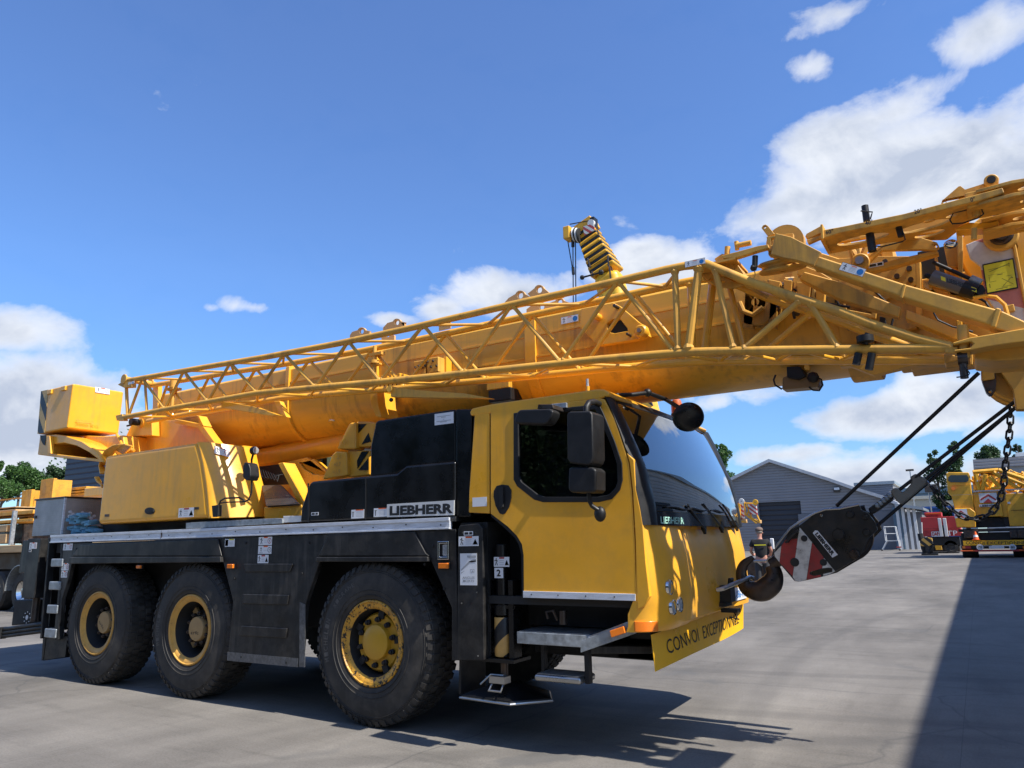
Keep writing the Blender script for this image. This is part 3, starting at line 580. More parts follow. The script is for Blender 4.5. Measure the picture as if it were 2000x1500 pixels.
# walkway and boarding step under the cab -------------------------------
zt = .845
plan = [(1.5, 0), (2.05, -.01), (2.12, .02), (2.12, .62), (1.5, .62)]
wk = part(M().prism(plan, zt-.085, zt, 'z'), 'walkway', 'galv', bevel=.004)
m = M().prism([(1.51, .02), (2.04, .012), (2.1, .03), (2.1, .6), (1.51, .6)], zt+.001, zt+.006, 'z'); m.build('tread_plate', 'tread', wk)
fa, fb, fc, fd_ = np.array(on(1133, 1252, y=-.01)), np.array(on(1242, 1211, y=.04)), np.array(on(1242, 1237, y=.04)), np.array(on(1134, 1275, y=-.01)); quad4(M(), fa, fb, fc, fd_, .03, (-.1, 1, 0)).build('fascia', 'galv', wk, bevel=.003); quad4(M(), fa+np.array((0, .005, 0)), fb+np.array((0, .005, 0)), fb+np.array((0, .5, 0)), fa+np.array((0, .5, 0)), .01, (0, 0, 1)).build('tread_plate', 'tread', wk)
x, _, z = on(1207, 1234, y=.0); o = M().obox((x, .0, z), (.052, .006, .017), (.0, -.014, 0), (-.006, 0, .023)).build('marker_light', 'orange', wk, bevel=.005)
stp = part(M().box(1.64, 2.03, .0, .26, .50, .55), 'boarding_step', 'steel', bevel=.02); M().box(1.66, 2.01, .02, .24, .551, .555).build('tread_plate', 'tread', stp)
M().box(2.035, 2.07, .06, .12, .5, .77).build('hanger', 'plastic', stp, bevel=.003); M().box(1.62, 1.65, .15, .2, .52, .77).build('hanger', 'plastic', stp, bevel=.003)
part(M().prism([(2.05, .1), (2.46, .3), (2.46, .75), (2.05, .75)], .70, .757, 'z').prism([(2.1, .5), (2.45, .5), (2.45, .9), (2.15, .9)], .62, .69, 'z'), 'bumper_frame', 'skirt', bevel=.01)
part(M().box(1.4, 2.48, .35, 2.2, .86, 1.06).box(2.0, 2.42, .5, 2.2, .7, .8), 'cab_underframe', 'dark_and_shade')
part(M().path([(1.72, .1, .94), (1.72, .08, .99), (1.78, .08, 1.0), (1.8, .1, .93)], .012, 8).cyl((1.84, .12, 0), .03, .9, 1.0, 'z', 12), 'tow_shackle', 'darksteel')

# engine and fuel housing behind the cab --------------------------------
hz = [(585, 1021), (588, 990), (604, 943), (610, 940), (714, 930), (775, 924), (793, 909), (889, 900), (889, 1008)]
hs = part(M().prism(XZ(0, hz), 0, .95), 'engine_housing', 'black', bevel=.025, seg=3)
part(M().prism(XZ(.03, [(722, 932), (723, 872), (733, 824), (738, 821), (885, 799), (889, 801), (889, 903), (800, 912), (775, 926)]), .03, 1.0), 'exhaust_cover', 'black', bevel=.02, seg=3)
part(M().prism(XZ(.02, [(890.5, 800), (893, 799), (921, 799), (918, 1010), (890.5, 1010)]), .02, 1.2), 'service_panel', 'black', bevel=.012)
part(M().box(.93, 1.5, .4, 2.3, 1.0, 2.55), 'bulkhead', 'dark_and_shade')
m = M().prism(XZ(0, [(601, 944), (604, 944), (604, 1020), (601, 1020)]), -.003, .0); m.prism(XZ(0, [(713.5, 932), (715, 932), (715, 1015), (713.5, 1015)]), -.003, .0)
m.build('panel_seam', 'dark_and_shade', hs)
m = M(); m.prism(XZ(0, [(757, 985), (888, 977), (887.5, 1006), (757, 1010)]), -.008, -.0005); lb = part(m, 'name_plate', 'palewhite'); m = M()
a, b_, c_ = (np.array(on(761, 1007, y=-.008)), np.array(on(885, 1002.5, y=-.008)), np.array(on(761, 988.5, y=-.008))); write(m, 'LIEBHERR', a, b_-a, (0, 0, c_[2]-a[2]), .05, .001); m.build('lettering', 'ink', lb, smooth=False, fix=False)
# ================================================================ stickers
SM = ['white', 'ink', 'orangered', 'lemon', 'greyink', 'blue', 'red']
def sticker(rect, kind, parent=None, name='warning_sticker', y=-.003, pts=None, th=.0015, base='white'):
    """a flat label on the side; rect = photo box (x0,y0,x1,y1) or pts = its 3 corners in space (lower left, lower right, upper left)"""
    if pts is None:
        x0, y0, x1, y1 = rect; ll = np.array(on(x0, y1, y=y)); lr = np.array(on(x1, y1, y=y)); ul = np.array(on(x0, y0, y=y)); lr[2] = ll[2]; ul[0] = ll[0]
    else: ll, lr, ul = map(lambda q: np.array(q, float), pts)
    U, V = lr-ll, ul-ll; n = np.cross(U, V); n /= np.linalg.norm(n); m = M()
    def P(u, v, h=0.): return ll+u*U+v*V+n*h
    m._add([P(0, 0, 0), P(1, 0, 0), P(1, 1, 0), P(0, 1, 0), P(0, 0, th), P(1, 0, th), P(1, 1, th), P(0, 1, th)], [(3, 2, 1, 0), (4, 5, 6, 7), (0, 1, 5, 4), (1, 2, 6, 5), (2, 3, 7, 6), (3, 0, 4, 7)])
    h = th+.0008
    def poly(pts_, mt): m.cur = mt; m._add([P(a, b, h) for a, b in pts_], [tuple(range(len(pts_)))]); m.cur = 0
    def rc(a, b, c, d, mt): poly([(a, b), (c, b), (c, d), (a, d)], mt)
    asp = np.linalg.norm(V)/np.linalg.norm(U)
    def circ(cu, cv, r, mt, n_=14, hole=None):
        if hole is None: poly([(cu+r*asp*math.cos(6.2832*k/n_), cv+r*math.sin(6.2832*k/n_)) for k in range(n_)], mt)
        else:
            for k in range(n_):
                a, b = 6.2832*k/n_, 6.2832*(k+1)/n_
                poly([(cu+r*asp*math.cos(a), cv+r*math.sin(a)), (cu+r*asp*math.cos(b), cv+r*math.sin(b)), (cu+hole*asp*math.cos(b), cv+hole*math.sin(b)), (cu+hole*asp*math.cos(a), cv+hole*math.sin(a))], mt)
    def man(cu, cv, s):
        circ(cu, cv+.34*s, .085*s, 1, 8)
        for a in ([(-.05, .25), (.05, .25), (.04, -.05), (-.04, -.05)], [(-.04, -.02), (.03, -.02), (-.12, -.4), (-.2, -.38)], [(-.02, -.02), (.05, -.02), (.2, -.36), (.12, -.4)], [(.0, .24), (.25, .1), (.22, .03), (.0, .15)], [(0, .24), (-.26, .2), (-.26, .13), (0, .14)]):
            poly([(cu+u*asp*s, cv+v*s) for u, v in a], 1)
    if kind in ('warn', 'crush'):
        rc(.35, .82, .68, .98, 6 if kind == 'warn' else 2); poly([(.70, .15), (.97, .15), (.835, .72)], 1); poly([(.735, .2), (.935, .2), (.835, .63)], 3); poly([(.80, .25), (.87, .25), (.85, .48), (.82, .48)], 1); man(.16, .5, .9)
        for k in range(3): rc(.36, .2+k*.2, .64, .24+k*.2, 4)
    elif kind == 'man':
        rc(.4, .85, .68, 1., 2); man(.22, .5, .95); circ(.82, .5, .34, 6, 14, .27); man(.82, .5, .42)
        for k in range(2): rc(.42, .3+k*.2, .62, .33+k*.2, 4)
    elif kind == 'seated':
        rc(.4, .85, .72, 1., 2); man(.22, .58, .7); rc(.1, .1, .35, .15, 1); rc(.42, .42, .66, .45, 4); circ(.84, .5, .33, 1, 14, .27); man(.84, .5, .35)
    elif kind == 'fall':
        rc(0, 0, 1, .035, 1); rc(0, .965, 1, 1, 1); rc(0, 0, .012, 1, 1); rc(.988, 0, 1, 1, 1); man(.18, .5, .85); circ(.82, .48, .36, 5, 18)
        for k in range(4): rc(.36, .22+k*.15, .64, .25+k*.15, 4)
        rc(.4, .8, .62, .9, 2)
    elif kind == 'pic':
        rc(.05, .1, .34, .9, 1); rc(.07, .14, .32, .86, 0+4); man(.2, .5, .7); rc(.42, .84, .9, .98, 3)
        for k in range(3): rc(.42, .2+k*.18, .85, .24+k*.18, 4)
    elif kind == 'lines':
        rc(.35, .88, .95, 1, 2)
        for k in range(4): rc(.4, .2+k*.15, .9, .23+k*.15, 4)
        rc(.12, .15, .17, .75, 1); rc(.06, .7, .23, .76, 1)
    elif kind == 'paper':
        for v, a, b in ((.7, .12, .85), (.6, .35, .6), (.42, .45, .52), (.28, .1, .88), (.2, .3, .65)): rc(a, v, b, v+.05, 4)
    elif kind == 'two': write(m.m(1), '2', P(.26, .16, 0), U*.46, V*.68, .03, h); m.cur = 0; circ(.85, .9, .03, 1, 6)
    elif kind == 'angles':
        rc(.0, 0, 1, .008, 4); poly([(.42, .93), (.95, .93), (.95, .86), (.6, .84), (.42, .88)], 4); poly([(.06, .5), (.06, .44), (.6, .7), (.95, .72), (.95, .78), (.55, .76)], 4); poly([(.06, .4), (.3, .46), (.06, .36)], 4); poly([(.5, .72), (.7, .8), (.95, .83), (.95, .74), (.7, .72)], 4); rc(.62, .4, .85, .415, 4); rc(.62, .4, .64, .5, 4); rc(.83, .4, .85, .5, 4); rc(.62, .485, .85, .5, 4); circ(.74, .44, .03, 4, 8)
        write(m.m(4), 'ANGLES', P(.14, .2, 0), U*.72, V*.075, .03, h); write(m, 'MORTS', P(.17, .1, 0), U*.66, V*.075, .03, h); m.cur = 0
    elif kind == 'small': rc(.08, .2, .5, .8, 1); rc(.6, .2, .92, .8, 1); rc(.13, .35, .45, .45, 0)
    return m.build(name, SM, parent or crane, smooth=False, fix=False)
for r_, k_ in (((439, 1053, 458, 1068), 'pic'), ((505, 1049, 531, 1065), 'man'), ((504, 1066.5, 530, 1082), 'seated'), ((503, 1084, 524, 1100), 'warn')): sticker(r_, k_, sk)
for r_, k_ in (((686, 996, 711, 1013), 'lines'), ((730, 993, 756, 1010), 'lines'), ((608, 1001, 622, 1007), 'small')): sticker(r_, k_, hs)
sticker((849, 809, 886, 831), 'paper', None, 'paper_notice', y=.027)
for r_, k_ in (((896, 1048, 935, 1067), 'crush'), ((906, 1038, 924, 1046), 'small')): sticker(r_, k_, op, y=-.008)
sticker((899, 1081, 932, 1143), 'angles', op, 'blind_spot_sign', y=-.008)
for x_, z_ in ((904, 1041), (930, 1041), (932, 1157), (902, 1178), (934, 1281)):
    p = on(x_, z_, y=-.006); M().cyl((p[0], -.006, p[2]), .006, -.004, 0, 'y', 8).build('bolt', 'steel', op)
sticker((965, 1088, 995, 1107), 'warn', oc, y=.07); sticker((966, 1109, 983, 1129), 'two', oc, 'number_sticker', y=.07)
for r_ in ((123, 1062, 141, 1075), (120, 1100, 134, 1114), (119, 1115, 131, 1128)): sticker(r_, 'man', sk)
sticker((57, 1060, 71, 1072), 'man', None, y=-.003); sticker((56, 1073, 61, 1078), 'small', None, y=-.003); sticker((81, 1080, 88, 1092), 'lines', None, y=.1)

# ================================================================ driver's cab
CW = 2.5
cabm = M(); cabm.prism(XZ(0, [(927, 804), (955.5, 801), (955.5, 1003), (915, 1001), (916, 960)]), .0, .05)
cab_l = part(cabm, 'cab_pillar', B, bevel=.008)
sticker((923, 972, 951, 990), 'none', cab_l, 'reflector', y=-.002)
back = M().box(1.07, 1.13, .05, CW-.05, 1.75, 2.62); part(back, 'cab_back_wall', 'seat')
fl = M().box(1.13, 2.5, .06, CW-.06, 1.04, 1.1); part(fl, 'cab_floor', 'dark_and_shade')
roof = part(M().prism([(1.085, 2.565), (1.075, 2.6), (1.1, 2.628), (1.3, 2.642), (2.27, 2.642), (2.32, 2.634), (2.372, 2.60), (2.362, 2.575), (2.3, 2.565)], -.004, CW-.14), 'cab_roof', B, bevel=.022, seg=3)
# near door with its window opening
DOOR = [(958.5, 802), (1000, 797), (1100, 786), (1172, 778), (1181, 780), (1200, 818), (1221, 880), (1228, 905), (1234, 960), (1240, 1060), (1242.5, 1172), (1023, 1166.5), (1022.5, 1085), (1019, 1063), (1009, 1046), (991, 1028), (958.5, 1003)]
WO = [(1004, 807), (1085, 798), (1140, 793), (1172, 791), (1180, 808), (1202, 862), (1216, 905), (1217, 938), (1212, 957), (1196, 975), (1170, 981), (1062, 981), (1044, 976), (1011, 950), (1004, 937)]
WI = [(1014, 816), (1085, 806), (1138, 801.5), (1163, 800), (1171, 815), (1194, 870), (1206, 907), (1207, 940), (1203, 953), (1190, 966), (1168, 970.5), (1064, 970.5), (1051, 966), (1020, 942), (1014, 929)]
def inset(p, k):
    c = np.mean(np.array(p), 0); return [tuple(c+(np.array(q)-c)*k) for q in p]
do = part(M().prism(XZ(0, DOOR), -.004, .04, holes=[XZ(0, inset(WO, .985))]), 'driver_door', B, bevel=.006)
tag(do)
M().prism(XZ(0, WO), -.012, .03, holes=[XZ(0, WI)]).build('window_frame', 'plastic', do, bevel=.006)
M().prism(XZ(0.01, inset(WI, 1.02)), .008, .014).build('window_pane', 'glass', do, smooth=False)
hd = M().prism(XZ(0, [(966, 958), (971, 949), (982, 946.5), (994, 948), (1000, 957), (1000, 972), (996, 990), (988, 1003), (983, 1005), (977, 1003), (969, 988), (965, 970)]), -.012, -.0045).build('handle_recess', 'plastic', do, bevel=.004)
M().prism(XZ(0, [(978, 952), (986, 952), (986, 990), (983, 994), (979, 990)]), -.03, -.012).build('handle', 'dark_and_shade', do, bevel=.004)
tr = M().prism(XZ(0, [(1023, 1154), (1242, 1160), (1242, 1173.5), (1023, 1167)]), -.012, -.0045).build('door_trim', 'alu', do, bevel=.002)
m = M()
for px in (1038, 1090, 1144, 1200): p = on(px, 1161+(px-1038)*.03, y=-.012); m.cyl((p[0], -.012, p[2]), .005, -.003, 0, 'y', 8)
m.build('trim_rivets', 'darksteel', do)
m = M().prism(XZ(0, [(957, 802), (958.5, 802), (958.5, 1002), (957, 1002)]), .01, .03); m.prism(XZ(0, [(958.5, 1003), (991, 1028), (1009, 1046), (1019, 1063), (1022.5, 1085), (1023, 1166.5), (1018, 1166), (1017, 1085), (1012, 1064), (1004, 1050), (985, 1032), (957, 1008)]), .01, .1)
part(m, 'door_seal', 'plastic')
# far side of the cab, with its own opening
FD = [(q[0], q[1]) for q in XZ(0, [(927, 804), (1172, 778), (1181, 780), (1200, 818), (1221, 880), (1232, 915), (1256, 1026), (1244, 1172), (1023, 1166), (1020, 1063), (1009, 1046), (958, 1003), (915, 1001)])]
fd = part(M().prism(FD, CW-.04, CW, holes=[XZ(0, inset(WO, .97))]), 'far_door', B, bevel=.005)
M().prism(XZ(0, WO), CW-.045, CW+.004, holes=[XZ(0, WI)]).build('window_frame', 'plastic', fd); M().prism(XZ(0, inset(WI, 1.02)), CW-.02, CW-.015).build('window_pane', 'glass', fd, smooth=False)
# corner post between door and nose
part(M().prism(XZ(0, [(1224.5, 884), (1238.5, 898), (1242.5, 957), (1250.5, 993), (1256, 1026), (1262, 1100), (1269, 1165), (1258, 1185), (1245.5, 1190), (1245, 1172), (1242, 1060), (1236.5, 960), (1230.5, 906)]), -.006, .05), 'corner_post', B, bevel=.005)
# black A pillars curving round to the glass, and the windscreen
LE = [(1181, 777), (1196, 812), (1210, 848), (1223, 884), (1238, 897), (1242, 957), (1250, 993), (1256, 1025)]
LE = [(1181, 777), (1196, 812), (1210, 848), (1222, 883), (1236, 905), (1241, 950), (1250, 993), (1255, 1024)]
RE = [(1200, 773), (1216, 800), (1232, 834), (1247, 868), (1260, 906), (1272, 948), (1281, 985), (1285, 1027)]
def pillar(far):
    rows = []
    for a, b in zip(LE, RE):
        p = np.array(on(*a, y=-.004)); q = np.array(on(*b, y=.17)); q[2] = p[2]*.5+q[2]*.5; p[2] = q[2]
        r1 = p*.55+q*.45+np.array((.022, -.03, 0)); r0 = p*.85+q*.15+np.array((.008, -.008, 0)); r2 = p*.2+q*.8+np.array((.012, -.014, 0))
        row = [p, r0, r1, r2, q]
        if far: row = [np.array((v[0], CW-v[1], v[2])) for v in row]
        rows.append([tuple(v) for v in row])
    return rows
PR = pillar(False)
part(M().slab(PR, (-.03, .03, 0)), 'windscreen_pillar', 'plastic', angle=50); part(M().slab(pillar(True), (-.03, -.03, 0)), 'windscreen_pillar', 'plastic', angle=50)
zs = np.array([r[-1][2] for r in PR]); xs = np.array([r[-1][0] for r in PR]); o_ = np.argsort(zs); zs, xs = zs[o_], xs[o_]
def xw(z, y): return float(np.interp(z, zs, xs))+.05*(1-((y-CW/2)/(CW/2-.17))**2)
def wrow(z, off=0, n=17): return [(xw(z, y)+off, y, z) for y in np.linspace(.17, CW-.17, n)]
part(M().slab([wrow(z) for z in np.linspace(1.715, zs[-1], 16)], (-.006, 0, 0)), 'windscreen', 'screen', angle=80)
fr = part(M().slab([wrow(z, -.001) for z in np.linspace(zs[0], 1.713, 3)], (-.012, 0, 0)), 'windscreen_border', 'plastic', angle=80); fr.data.materials[0] = mat('black glass border', (.006, .006, .007), .08, coat=.6, rvar=.03)
m = M(); vs, fs = letters('LIEBHERR', .02); m._add([(xw(1.645, .22+u*.42)+.002, .22+u*.42, 1.625+v*.05) for u, v in vs], fs); m.build('lettering', mat('pale green print', (.35, .62, .52), .4), fr, smooth=False, fix=False)
part(M().slab([wrow(z, .002) for z in (zs[-1]-.035, zs[-1]+.012)], (-.02, 0, .0)), 'windscreen_header', 'plastic', angle=80)
# nose panel
def xs0(z): return float(np.interp(z, [.87, 1.0, 1.05, 1.1, 1.3, 1.61], [2.45, 2.455, 2.48, 2.51, 2.535, 2.55]))
def xf(z): return float(np.interp(z, [.86, .92, 1.1, 1.4, 1.61], [2.64, 2.675, 2.69, 2.665, 2.62]))
def nose(z, y):
    d = min(y, CW-y); k = min(d/.34, 1); x = xs0(z)+(xf(z)-xs0(z))*math.sqrt(max(0, 1-(1-k)**2.2))
    c = min(1, max(0, (min(y-.62, CW-.62-y))/.06)); c = c*c*(3-2*c); return x-.018*c
ys = [0, .012, .03, .06, .1, .15, .21, .28, .36, .46, .58, .62, .65, .68, .8, 1.0, 1.25]; ys = ys+[CW-v for v in reversed(ys[:-1])]
rows = [[(nose(z, y), y, z) for y in ys] for z in (1.612, 1.59, 1.5, 1.4, 1.3, 1.2, 1.12, 1.05, 1.0, .95, .92, .88)]
rows[-1] = [(p[0]-.015, p[1], p[2]+(.04*max(0, (p[1]-.3)/2.2))) for p in rows[-1]]
npn = part(M().slab(rows, (-.03, 0, 0)), 'nose_panel', B, angle=40)
part(M().prism([(xs0(1.61)-.02, .0), (2.6, .1), (2.615, .3), (2.615, CW-.3), (2.6, CW-.1), (xs0(1.61)-.02, CW), (2.4, CW-.05), (2.4, .05)], 1.60, 1.6125, 'z'), 'cowl', B)
for (px, py, rr) in ((1310, 1147, .05), (1317, 1186, .05), (1329, 1181, .05)):
    y = .4
    for _ in range(12): p = on(px, py, x=nose(1.1, y)+.002); y = p[1]
    x = nose(p[2], y); nr = np.array((1, -.35 if y < .34 else -.12, .0))
    hl = part(M().lathe([(.0005, .004), (rr*.8, .002), (rr*.95, .006), (rr, .002), (rr*.98, -.02)], (x, y, p[2]), 'x', 28), 'headlight', 'lens'); M().lathe([(rr*.93, .007), (rr*1.06, .009), (rr*1.12, -.01)], (x, y, p[2]), 'x', 28).build('headlight_ring', 'chrome', hl)
part(M().slab([[(2.475, -.006, z), (2.53, .005, z), (2.575, .04, z), (2.61, .09, z)] for z in (.955, .915, .885)][::-1], (-.02, .02, 0)), 'indicator', 'orange', bevel=.004)
# bent warning board
m = M(); A_, B_, C_, D_ = [np.array(on(a, b, x=2.565)) for a, b in ((1272, 1240), (1280, 1312), (1449, 1227), (1452, 1178))]
def bp_(u, v):
    p = (A_*(1-u)+D_*u)*v+(B_*(1-u)+C_*u)*(1-v); return p+np.array((.02*math.sin(u*7)*(1-v)+.03*math.sin(u*3.1)*(1-v), 0, .015*math.sin(u*6.3)*(1-v)))
bd = part(M().slab([[tuple(bp_(u, v)) for u in np.linspace(0, 1, 24)] for v in (1, .75, .5, .25, 0)], (-.003, 0, 0)), 'warning_board', 'board', angle=60)
for txt, u0, u1 in (('CONVOI', .10, .40), ('EXCEPTIONNEL', .455, .93)):
    m = M(); vs, fs = letters(txt, 0.0); m._add([tuple(bp_(u0+(u1-u0)*a, .3+.42*b)+np.array((.0025, 0, 0))) for a, b in vs], fs); m.build('lettering', 'ink', bd, smooth=False, fix=False)
part(M().box(2.42, 2.53, .15, 2.35, .85, .89).box(2.3, 2.5, .3, 2.2, .8, .9), 'bumper_beam', 'dark_and_shade')
# number plate and hook tie-down
pl = part(M().box(2.66, 2.69, 1.6, 2.13, .965, 1.075), 'number_plate', 'white', bevel=.004); m = M(); write(m, 'GR-086-VR', (2.69, 1.66, .985), (0, .42, 0), (0, 0, .07), .02, .001); m.build('lettering', 'blue', pl, smooth=False, fix=False)
m = M().box(2.64, 2.76, 1.38, 1.52, .985, 1.12).box(2.64, 2.72, 1.36, 1.54, .95, .985).box(2.66, 2.80, 1.4, 1.5, .9, .93); m.path([(2.74, 1.42, 1.12), (2.75, 1.42, 1.17), (2.75, 1.5, 1.17), (2.74, 1.5, 1.12)], .014, 8); tb = part(m, 'tie_down_bracket', 'dark_and_shade', bevel=.006)
M().path([(2.74, 1.45, .93), (2.78, 1.43, .87), (2.76, 1.46, .82), (2.72, 1.44, .86), (2.78, 1.5, .84)], .006, 6).build('safety_chain', 'darksteel', tb)
p0 = np.array(on(1400, 1152, x=2.76)); p1 = np.array(on(1465, 1127, y=1.27))
M().path([p0, p0+np.array((.05, 0, .01)), p1, p1+np.array((.02, .02, -.01))], .017, 12).build('hook_bar', 'steel', tb)
# wipers
for (a, b, c) in (((1378, 1036), (1352, 1000), (1343, 986)), ((1412, 1034), (1386, 1000), (1374, 985)), ((1441, 1031), (1422, 1000), (1412, 986))):
    P = [on(*q, x=2.665) for q in (a, b, c)]; wp = part(M().path(P, .009, 8).obox(np.array(P[0])+np.array((-.01, -.01, .02)), (.012, 0, 0), (0, .03, -.02), (0, .01, .03)), 'wiper', 'plastic')
    z = 1.745+.0; y1 = P[2][1]; mm = M().path([(xw(z, y)+.012, y, z+.008*math.sin(i)) for i, y in enumerate(np.linspace(max(.2, y1-.42), y1+.04, 7))], .007, 6); mm.build('wiper_blade', 'plastic', wp)
# mirrors
def housing(px, y0, y1, name, bev=.02, mt='plastic'): return part(M().prism(XZ((y0+y1)/2, px), y0, y1), name, mt, bevel=bev, seg=4)
km = housing([(1012, 822), (1018, 806), (1024, 802), (1080, 800), (1088, 805), (1086, 815), (1078, 828), (1070, 831), (1014, 829)], -.26, -.14, 'kerb_mirror', .018)
M().prism(XZ(-.15, [(1054, 800), (1056, 791), (1084, 791), (1086, 800)]), -.19, -.02).build('mirror_bracket', 'darksteel', km, bevel=.005); M().prism(XZ(-.03, [(1076, 789), (1106, 786), (1106, 796), (1077, 799)]), -.03, -.004).build('hinge_plate', 'galv', km, bevel=.004)
mm = housing([(1119, 812), (1124, 807), (1164, 806), (1169, 812), (1171, 896), (1166, 908), (1160, 911), (1126, 907), (1120, 898)], -.36, -.16, 'main_mirror', .035)
xm, _, zm = on(1145, 855, y=-.25)
M().path([on(1170, 789, y=-.03), on(1160, 785, y=-.12), on(1150, 787, y=-.22), on(1145, 796, y=-.26), on(1145, 812, y=-.26)], .024, 12).build('mirror_arm', 'plastic', mm)
mw = housing([(1121, 918), (1124, 914), (1166, 914), (1174, 919), (1174, 957), (1170, 963), (1126, 963), (1120, 957)], -.35, -.18, 'wide_angle_mirror', .03)
M().path([on(1148, 895, y=-.26), on(1148, 918, y=-.26)], .014, 10).path([on(1150, 958, y=-.25), on(1151, 978, y=-.25), on(1156, 988, y=-.24), on(1168, 996, y=-.22)], .016, 10).build('mirror_arm', 'plastic', mw)
p = on(1172, 1004, y=-.2); part(M().ball(p, .046, 16, (.95, .8, 1.2)), 'low_mirror', 'plastic')
fm = part(M(), 'front_mirror', 'plastic') if False else None
c = np.array(on(1345, 815, x=2.72)); v = CAM-c; v = v/np.linalg.norm(v); nrm = np.array((.55, -.75, -.35)); nrm /= np.linalg.norm(nrm)
u = np.cross(nrm, (0, 0, 1)); u /= np.linalg.norm(u); w_ = np.cross(nrm, u); vs = []; prof = [(.001, .045), (.06, .04), (.1, .025), (.118, .005), (.122, -.012), (.112, -.02), (.001, -.022)]
m = M(); n = 36; vs = [c+rr*(math.cos(6.28318*j/n)*u*1.08+math.sin(6.28318*j/n)*w_)+h*nrm for rr, h in prof for j in range(n)]
m._add(vs, [(i*n+j, i*n+(j+1) % n, (i+1)*n+(j+1) % n, (i+1)*n+j) for i in range(len(prof)-1) for j in range(n)]); fm = part(m, 'front_mirror', 'black')
M().path([on(1203, 772, y=.3), on(1235, 771, y=.45), on(1265, 767, y=.6), tuple(np.array(on(1300, 780, y=.85))), tuple(c+w_*-.03+nrm*.03)], .018, 12).ball(on(1265, 767, y=.6), .035, 12).build('mirror_arm', 'plastic', fm)
bx, by, bz = on(1322, 800, y=1.9); bc = part(M().lathe([(.055, 0), (.055, .09), (.045, .13), (.02, .15), (.0005, .152)], (bx, by, bz-.04), 'z', 24), 'beacon', mat('amber beacon lens', (.5, .12, .04), .3, coat=.5)); M().cyl((bx, by, 0), .06, bz-.11, bz-.04, 'z', 24).build('beacon_base', 'plastic', bc)
rp = on(1148, 762, y=.12); rlp = part(M().cyl((rp[0], .12, 0), .011, rp[2]+.03, rp[2]+.09, 'z', 14), 'roof_lamp', 'lens'); M().cyl((rp[0], .12, 0), .016, rp[2]-.02, rp[2]+.03, 'z', 14).build('lamp_base', B, rlp)
# inside the cab
part(M().box(2.12, 2.56, .08, CW-.08, 1.45, 1.66).box(2.05, 2.2, 1.5, 2.3, 1.4, 1.74), 'dashboard', mat('grey dashboard', (.2, .2, .21), .6), bevel=.03)
def seat(y):
    s = part(M().box(1.45, 1.95, y-.24, y+.24, 1.35, 1.5).prism([(1.3, 1.45), (1.46, 1.45), (1.36, 2.15), (1.24, 2.15)], y-.24, y+.24).box(1.23, 1.33, y-.13, y+.13, 2.15, 2.38), 'seat', 'seat', bevel=.03)
seat(.75); seat(1.8)
sw = M(); cx = np.array(on(1322, 930, y=1.85)); cx[0] = 2.17; cx[1] = 1.85; cx[2] = 1.86
ring = [cx+.21*(math.cos(a)*np.array((0, 1, 0))+math.sin(a)*np.array((-.75, 0, .66))) for a in np.linspace(0, 2*math.pi, 29)[:-1]]; sw.path(ring, .017, 8, closed=True).tube(ring[0], ring[14], .014, 8).tube(cx, cx+np.array((.2, 0, -.25)), .03, 10); part(sw, 'steering_wheel', 'plastic')
# ================================================================ superstructure
YO = 'yellow_old'
def plate(px, y0, y1, name, mt, parent=None, bev=.006, holes=(), at=None, **k):
    yy = y0 if at is None else at
    return part(M().prism(XZ(yy, px), y0, y1, holes=[XZ(yy, h) for h in holes]), name, mt, parent, bevel=bev, **k)
def circ_px(cx, cy, rx, ry=None, n=14): return [(cx+rx*math.cos(6.2832*i/n), cy+(ry or rx)*math.sin(6.2832*i/n)) for i in range(n)]
tcv = part(M().prism(XZ(0, [(205, 890), (383, 864), (393, 900), (401, 955), (406, 1012), (190, 1024)]), .0, .6), 'turntable_cover', B, bevel=.05, seg=5)
rows = []
for (a, b) in (((384, 864), (488, 874)), ((389, 880), (492, 895)), ((395, 907), (498, 925)), ((401, 945), (506, 955)), ((405, 985), (512, 985)), ((407, 1012), (516, 1009))):
    p = np.array(on(*a, y=0)); q = np.array(on(*b, y=.5)); zz = (p[2]+q[2])/2
    rows.append([(p[0]+.008, .0, p[2]), (p[0]+.03, .004, p[2]), (p[0]+.07, .03, p[2]), (p[0]+.10+(q[0]-p[0])*.12, .08, p[2]*.9+q[2]*.1), (p[0]*.4+q[0]*.6+.05, .3, p[2]*.4+q[2]*.6), (q[0], .5, q[2]), (q[0]-.03, .6, q[2]), (q[0]-.3, .62, q[2])])
cfr = part(M().slab(rows, (-.08, .05, 0)), 'cover_front', B, angle=60)
top = [(r[0], r[1], rows[0][0][2]-.01) for r in rows[0]]; part(M().prism([(t_[0]-.02, t_[1]+.01) for t_ in rows[0]]+[(rows[0][0][0]-.4, .6), (rows[0][0][0]-.05, .01)], rows[0][0][2]-.06, rows[0][0][2]-.012, 'z'), 'cover_top', B)
ck = M().prism(XZ(0, circ_px(293, 998, 10, 7, 18)), -.006, .0); cko = ck.build('handle_cup', 'plastic', tcv, bevel=.004); M().prism(XZ(0, [(285, 997), (302, 995), (302, 1000), (286, 1003)]), -.014, -.004).build('handle', 'dark_and_shade', tcv, bevel=.003)
for x_, y_ in ((209, 1007), (384, 993)): M().prism(XZ(0, [(x_-4, y_-2.5), (x_+5, y_-3), (x_+5, y_+2), (x_-4, y_+2.5)]), -.006, 0).build('latch', 'darksteel', tcv, bevel=.003)
sticker((348, 993, 378, 1011), 'warn', tcv); 
a = np.array(on(412, 878, y=.16)); sticker(None, 'man', cfr, pts=(rows[1][3]+np.array((.03, 0, -.03)), np.array(rows[1][4])+np.array((.02, -.07, -.035)), rows[1][3]+np.array((.016, 0, .055))))
